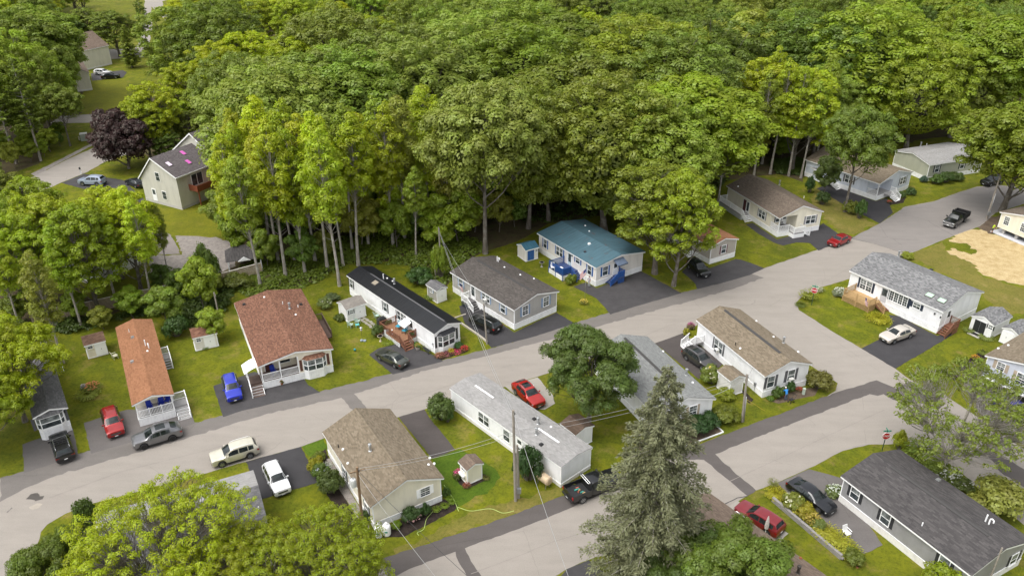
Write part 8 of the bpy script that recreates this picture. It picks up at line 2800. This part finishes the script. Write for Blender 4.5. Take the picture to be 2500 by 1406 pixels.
tree('round', 0, G(1775, 1405, 5.5), 9.6, (.13, .185, .022), 'mid green tree before the faded brown roof at the bottom', name='round_tree', nominal=12, rz=4.0, wide=1.1)
tree('round', 0, G(1690, 1420, 4.5), 8.5, (.085, .13, .022), 'lower green tree between the spruce and the faded brown roof', name='round_tree', nominal=12, rz=5.0)
TREE['sparse'] = [broad_tree(341, H=11, Rc=6.2, base=.2, subs=13, puffs=52, pr=.34, per=30, size=.10, flatten=.8, airy=.1, trunk_r=.22, bark=PALEBARK, lean=.4)]
tree('sparse', 0, G(2300, 1150), 11.5, (.17, .21, .024), 'sparse wind-blown tree with bare grey twigs by the lower right street', name='sparse_tree', nominal=11, rz=.8, wide=1.05)
tree('under', 0, G(*zG(1205, 455)), 8.0, (.10, .14, .025), 'small tree left of the verge oak', name='small_tree', wide=.8)
TREE['purple'] = [broad_tree(351, H=11, Rc=5.0, base=.03, subs=20, puffs=12, pr=.85, per=110, size=.22, flatten=1.0, trunk_r=.25)]
tree('purple', 0, G(315, 412), 11.8, (.060, .030, .032), 'dark purple-leafed maple beside the two storey house', name='purple_maple', nominal=11, rz=.4)
# ------------------------------------------------------------------ the wood behind the homes
FR = random.Random(5)
OAKG, OAKD, YEL, YEL2, MID, OLIVE, DARK = (.205, .252, .034), (.152, .200, .020), (.330, .370, .008), (.272, .320, .010), (.205, .265, .018), (.215, .225, .026), (.105, .150, .017)
def tone(c):
 if c in (YEL, YEL2):
  return 'yellow-green'
 return {OAKG: 'grey-green', OAKD: 'deep green', MID: 'mid green', OLIVE: 'olive', DARK: 'dark green'}.get(c, 'green')
def zone(x, y):
 spots = (('far left fields', -95, 190), ('two storey house', -60, 125), ('left hand fence', -55, 92), ('pavilion', -42, 112), ('black-roofed home', -20, 112), ('grey home', -2, 115), ('blue-roofed home', 16, 122), ('taupe home', 36, 128), ('pale cream home', 52, 140), ('sage green home', 85, 150),
             ('middle of the wood', 0, 165), ('top edge of the wood', 10, 200), ('top right of the wood', 80, 195), ('top left of the wood', -70, 215), ('far road, right side', -110, 270), ('far road, at the very top', -120, 320), ('far brown-roofed house', -150, 270), ('top left corner', -190, 290), ('far field', -90, 200), ('right top corner', 130, 220), ('wood above the blue roof', 35, 235), ('wood above the black roof', -35, 235), ('wood above the skylit house', 90, 250))
 return min(spots, key=lambda s: (s[1] - x) ** 2 + (s[2] - y) ** 2)[0]
PLACED = []
def wood_tree(kind, p, H, col, wide=1.0, rz=None, label=None):
 z_ = zone(p[0], p[1])
 kn = {'oak': 'broad oak', 'highoak': 'bare-trunked oak', 'maple': 'upright maple', 'slender': 'thin-trunked tree', 'under': 'understorey tree', 'pine': 'tall pine', 'fir': 'conical fir'}[kind]
 where = ('in the ' + z_) if ('wood' in z_ or 'corner' in z_) else ('behind the ' + z_ if 'home' in z_ else 'near the ' + z_)
 lb = label or ('%s %s %s' % (tone(col), kn, where))
 b_ = 1.12 + FR.gauss(0, .14)
 h_ = FR.gauss(0, .05)
 k = lambda c: (c[0] * b_ * (1 + h_), c[1] * b_, c[2] * b_)
 t = tree(kind, FR.randrange(420), p, H, k(col), lb, 'trees of the wood', {'oak': 'oak_tree', 'highoak': 'oak_tree', 'maple': 'maple_tree', 'slender': 'slender_tree', 'under': 'understorey_tree', 'pine': 'pine_tree', 'fir': 'fir_tree'}[kind], wide, FR.random() * 6.28 if rz is None else rz)
 PLACED.append((p[0], p[1], 3.5 if kind in ('slender', 'under') else 7.0 * wide))
 return t
# trees whose foot shows
for px, py, kind, H, col, wd in ((875, 648, 'slender', 24, YEL, 1.0), (829, 698, 'slender', 24.5, YEL2, .95), (838, 648, 'slender', 22, YEL2, .9), (698, 677, 'slender', 24.5, YEL2, .95), (636, 698, 'slender', 21, MID, 1.0), (614, 580, 'slender', 22, YEL2, .95),
                                 (590, 605, 'slender', 18, YEL2, .95), (720, 640, 'slender', 22, MID, .95), (770, 640, 'slender', 24, YEL2, .95), (660, 610, 'slender', 25, YEL, .95), (1185, 619, 'highoak', 27.5, (.165, .215, .034), 1.0), (988, 584, 'slender', 25, OLIVE, .95), (1048, 545, 'slender', 25, YEL2, .95),
                                 (1016, 627, 'slender', 15, MID, 1.0), (930, 560, 'slender', 23, MID, .95), (1100, 590, 'slender', 22, OLIVE, .95), (1290, 560, 'oak', 24, OAKD, .85), (1335, 540, 'oak', 22, OAKG, .9),
                                 (155, 886, 'slender', 16, OLIVE, .95), (246, 768, 'maple', 17.5, YEL2, 1.0), (374, 746, 'slender', 16.5, YEL2, .95), (345, 712, 'maple', 17, YEL, .95), (90, 780, 'maple', 17, YEL2, 1.0), (20, 740, 'maple', 17, MID, 1.0), (170, 720, 'maple', 17, YEL2, 1.05), (300, 680, 'maple', 15.5, YEL, 1.0),
                                 (415, 690, 'slender', 13, OLIVE, .6), (500, 758, 'under', 8.5, MID, .8), (120, 640, 'maple', 15, YEL2, 1.1), (40, 620, 'maple', 15, OLIVE, 1.1), (-40, 640, 'maple', 17, YEL2, 1.2),
                                 (100, 393, 'pine', 21, OAKD, .9), (40, 400, 'pine', 22, OAKD, 1.0), (-10, 430, 'pine', 19, DARK, 1.1), (172, 357, 'highoak', 13.5, OAKD, 1.0), (45, 350, 'oak', 24, MID, .95), (95, 352, 'oak', 20, OAKG, .8), (0, 350, 'oak', 25, MID, 1.0), (-60, 380, 'oak', 24, OAKD, 1.0),
                                 (1752, 500, 'slender', 17, OLIVE, .95), (1840, 430, 'slender', 21, MID, .95), (1880, 425, 'slender', 23, YEL2, .95), (1925, 430, 'slender', 22, YEL2, .95), (1955, 435, 'slender', 20, MID, .95), (1860, 400, 'slender', 24, YEL2, .95), (1990, 400, 'slender', 22, MID, .95),
                                 (745, 668, 'slender', 23, YEL2, .9), (680, 640, 'slender', 23, YEL, .95), (800, 660, 'slender', 25, YEL, .95), (860, 610, 'slender', 24, MID, .9), (900, 600, 'slender', 23, YEL2, .9), (590, 640, 'slender', 21, YEL2, .95), (620, 625, 'slender', 22, YEL2, .9), (960, 600, 'slender', 24, YEL2, .95), (1075, 575, 'slender', 23, YEL2, .9), (735, 610, 'slender', 25, YEL2, 1.0), (200, 800, 'slender', 16, YEL2, 1.0), (60, 830, 'slender', 15, YEL2, 1.0), (285, 740, 'slender', 17, YEL, 1.0), (120, 740, 'slender', 17, YEL, 1.0),
 (585, 450, 'slender', 18, YEL, .95), (590, 470, 'slender', 21, YEL2, .95), (640, 520, 'slender', 23, YEL2, .95)):
 wood_tree(kind, G(px, py), H, col, wd)
# trees known by the top of their crown
for px, py, kind, H, col, wd in ((960, 78, 'oak', 25.5, OAKG, 1.34), (1150, 55, 'oak', 26.5, OAKG, 1.41), (1040, 110, 'oak', 26.5, OAKG, 1.28), (1290, 80, 'oak', 26.5, MID, 1.47), (1420, 120, 'oak', 26.5, OAKD, 1.34), (1560, 62, 'oak', 26.5, MID, 1.47), (1650, 95, 'oak', 25.5, OAKG, 1.28),
                                 (1700, 178, 'oak', 24.5, (.175, .225, .012), 1.50), (1560, 322, 'oak', 18, (.14, .19, .016), 1.28), (1490, 200, 'oak', 25.5, OAKD, 1.21), (1600, 250, 'oak', 22.5, OAKD, 1.21), (1885, 122, 'maple', 23, YEL2, 1.15), (1980, 150, 'maple', 22, YEL2, 1.1),
                                 (2150, 25, 'oak', 27.5, MID, 1.50), (2270, 110, 'oak', 22.5, MID, 1.15), (2390, 95, 'oak', 22, OAKG, 1.1), (2460, 40, 'oak', 26.5, MID, 1.34), (1830, 25, 'oak', 24.5, OLIVE, 1.47), (1740, 60, 'oak', 24.5, DARK, 1.34), (1950, 40, 'oak', 24.5, DARK, 1.34), (2050, 60, 'oak', 24.5, DARK, 1.34),
                                 (560, 140, 'oak', 20, OAKG, 1.1), (660, 170, 'oak', 25.5, OAKG, 1.34), (760, 120, 'oak', 25.5, OAKG, 1.34), (850, 140, 'oak', 25.5, OAKD, 1.34), (700, 70, 'maple', 22, YEL2, 1.2), (600, 60, 'maple', 22, YEL, 1.2), (520, 85, 'maple', 21, YEL, 1.2), (430, 140, 'maple', 17, YEL2, 1.2),
                                 (360, 190, 'maple', 17, YEL, 1.1), (330, 225, 'maple', 15, YEL2, 1.1), (420, 235, 'maple', 11, YEL2, 1.3), (480, 200, 'maple', 13, MID, 1.3), (400, 315, 'maple', 7.5, DARK, 1.5), (455, 265, 'maple', 9.5, OLIVE, 1.4), (530, 240, 'oak', 10.5, OLIVE, 1.2), (370, 290, 'maple', 9, MID, 1.4), (300, 62, 'fir', 12.5, OAKD, 1.1),
                                 (335, -5, 'pine', 17, DARK, 1.0), (265, 20, 'maple', 15, OAKD, 1.6), (205, 15, 'maple', 14.5, OAKD, 1.6), (150, 30, 'maple', 14, DARK, 1.5), (110, 40, 'maple', 14, OAKD, 1.5), (112, 98, 'oak', 18, OAKG, .9), (70, 120, 'oak', 19, MID, 1.0), (60, 10, 'oak', 24.5, OAKD, 1.34), (0, 30, 'oak', 24.5, OAKD, 1.34), (450, 20, 'oak', 22.5, OAKD, 1.34),
                                 (520, 10, 'oak', 24.5, OAKD, 1.34), (1390, 30, 'oak', 25.5, OAKD, 1.47), (900, 20, 'maple', 22, YEL2, 1.2), (800, 30, 'oak', 24.5, OAKG, 1.34), (1240, 10, 'oak', 25.5, OAKD, 1.47)):
 p = G(px, py, H * .97)
 wood_tree(kind, p, H, col, wd)
def inside(p, poly):
 c = False
 for i in range(len(poly)):
  a, b = poly[i], poly[i - 1]
  if (a[1] > p[1]) != (b[1] > p[1]) and p[0] < (b[0] - a[0]) * (p[1] - a[1]) / (b[1] - a[1]) + a[0]:
   c = not c
 return c
def pix(x, y, z):
 q = Vector((x, y, z - CAM_H))
 d = q.y * CP - q.z * SP
 return PW / 2 + FOC * q.x / d, PH / 2 - FOC * (q.y * SP + q.z * CP) / d
WOODS = [tuple(G(*q)[:2]) for q in ((560, 600), (640, 640), (850, 620), (985, 600), (1090, 600), (1190, 590), (1340, 535), (1500, 512), (1700, 490), (1790, 430), (1960, 418), (2180, 340), (2330, 310), (2560, 285))] + [(290, 240), (330, 345), (-138, 345), (-120, 300), (-100, 246), (-88, 205), (-84, 182), (-68, 165), (-62, 152), (-46, 130)]
WOODS2 = [(-330, 258), (-140, 258), (-148, 290), (-168, 345), (-330, 345)]
KEEP = [(205, 165, 322, 300), (335, -40, 432, 70), (330, 300, 505, 515), (120, 95, 225, 200), (345, 560, 470, 690), (560, 575, 620, 665), (1830, 330, 1905, 380)]
n_fill = 0
for gy in np.arange(100, 345, 11.5):
 for gx in np.arange(-240, 300, 11.5):
  x, y = gx + FR.uniform(-3.5, 3.5) + (5 if int(gy / 11.5) % 2 else 0), gy + FR.uniform(-3.5, 3.5)
  if not (inside((x, y), WOODS) or inside((x, y), WOODS2)):
   continue
  if any((x - a) ** 2 + (y - b) ** 2 < (c + 1.0) ** 2 for a, b, c in PLACED):
   continue
  if y > 300 and x > -78:
   continue
  H = FR.uniform(15, 21.5)
  u_, v_ = pix(x, y, H)
  uc, vc = pix(x, y, H * .6)
  if u_ < -150 or u_ > 2650 or v_ < -190:
   continue
  if any(a < uc < c and b < vc < d for a, b, c, d in KEEP) or any(a < u_ < c and b < v_ < d for a, b, c, d in KEEP):
   continue
  r_ = FR.random()
  if x < -40:
   kind, col = ('maple', FR.choice((YEL, YEL2, MID, OAKG)))
  else:
   kind = 'oak' if r_ < .72 else 'maple'
   col = FR.choice((OAKG, OAKG, OAKD, OAKD, MID, DARK)) if kind == 'oak' else FR.choice((YEL2, MID, OAKD))
  wood_tree(kind, (x, y), H, col, FR.uniform(.95, 1.3))
  n_fill += 1
# understorey along the edge
EDGE = [(600, 640), (660, 650), (740, 655), (790, 625), (870, 610), (920, 590), (960, 610), (1010, 590), (1060, 600), (1110, 585), (1150, 575), (1210, 560), (1260, 545), (1310, 520), (1380, 500), (1450, 480), (1520, 490), (1600, 470), (1660, 450), (1730, 440), (1780, 420), (1830, 400), (1900, 395),
  (690, 590), (760, 580), (850, 560), (900, 530), (1000, 545), (1090, 540), (1180, 520), (1250, 500), (1350, 470), (1430, 445), (30, 790), (100, 770), (190, 790), (250, 800), (330, 780), (400, 770), (450, 745), (540, 720), (420, 800), (390, 720), (70, 850), (520, 830), (10, 395), (35, 415), (60, 385), (90, 375), (125, 362), (150, 350), (-10, 440), (70, 405), (110, 380), (20, 370), (140, 340)]
for i, (px, py) in enumerate(EDGE):
 p = G(px + FR.uniform(-15, 15), py + FR.uniform(-10, 10))
 h = FR.uniform(5, 10.5) if i < 33 else FR.uniform(3.0, 6.5)
 wood_tree('under', p, h, FR.choice((MID, MID, OAKD, (.10, .16, .018), OLIVE)), FR.uniform(.8, 1.2))
for k_ in range(110):
 px, py = FR.uniform(560, 1960), 0
 py = np.interp(px, [560, 850, 1190, 1500, 1790, 1960], [610, 600, 560, 495, 415, 400]) - FR.uniform(5, 75)
 p = G(px, py)
 if any((p.x - a) ** 2 + (p.y - b) ** 2 < 2.2 ** 2 for a, b, c in PLACED):
  continue
 wood_tree('under', p, FR.uniform(6.5, 13), FR.choice((MID, OAKD, (.10, .16, .018), YEL2, OAKG)), FR.uniform(.75, 1.05))
# ferns and low growth at the wood's edge (one uncountable mass)
def cover(name, polys, n, col, h0, h1, label, cat, size=.2):
 rng = np.random.default_rng(9)
 C, Nn, S = [], [], []
 for poly in polys:
  W_ = [tuple(G(*q)[:2]) for q in poly]
  xs = [a for a, b in W_]; ys = [b for a, b in W_]
  area = (max(xs) - min(xs)) * (max(ys) - min(ys))
  k = 0
  while k < n:
   x, y = rng.uniform(min(xs), max(xs)), rng.uniform(min(ys), max(ys))
   k += 1
   if not inside((x, y), W_):
    continue
   hh = h0 + (h1 - h0) * (.5 + .5 * math.sin(x * .9 + 1.3 * math.sin(y * .7)) * math.cos(y * .8)) * rng.random()
   m = 14
   d = unit(rng.normal(size=(m, 3)))
   d[:, 2] = np.abs(d[:, 2])
   C.append(np.array([x, y, hh * .35]) + d * np.array([.5, .5, hh * .6]))
   Nn.append(d + np.array([0, 0, .8]) + rng.normal(size=(m, 3)) * .4)
   S.append(size * (.6 + .8 * rng.random(m)))
 C, Nn, S = np.concatenate(C), np.concatenate(Nn), np.concatenate(S)
 o = ob(name, leaf_mesh(name, C, Nn, S, .5 + rng.normal(size=len(C)) * .22, rng), None, 'stuff', label)
 o['category'] = cat
 o.color = (*col, 1)
 return o
cover('fern_bank', [[(560, 705), (640, 735), (760, 695), (850, 645), (985, 645), (1085, 700), (1130, 640), (1190, 605), (1100, 560), (960, 545), (860, 580), (700, 620), (590, 650)]], 4200, (.125, .170, .016), .3, 1.3, 'bright green ferns and brambles along the edge of the wood', 'undergrowth')
cover('bramble_bank', [[(60, 800), (180, 815), (270, 785), (400, 760), (470, 800), (550, 760), (570, 700), (470, 700), (300, 770), (100, 790)], [(1340, 545), (1500, 520), (1700, 500), (1780, 440), (1740, 420), (1600, 440), (1400, 490), (1260, 540)], [(1900, 425), (1985, 430), (2000, 400), (1950, 390), (1880, 400)]], 2200, (.07, .105, .016), .3, 1.6, 'dark green brambles and saplings at the foot of the trees', 'undergrowth')
print('forest fill', n_fill, 'placed', len(PLACED))
# tell look-alike trees of one spot apart by their order in view
ORD = 'first second third fourth fifth sixth seventh eighth ninth tenth eleventh twelfth thirteenth fourteenth fifteenth sixteenth seventeenth eighteenth nineteenth twentieth'.split()
same = {}
for o in COL.objects:
 if o.get('group') == 'trees of the wood':
  same.setdefault(o['label'], []).append(o)
for lb, os_ in same.items():
 if 1 < len(os_) <= 20:
  os_.sort(key=lambda o: pix(o.location.x, o.location.y, 12)[0])
  for i, o in enumerate(os_):
   o['label'] = '%s, %s from left' % (lb, ORD[i])
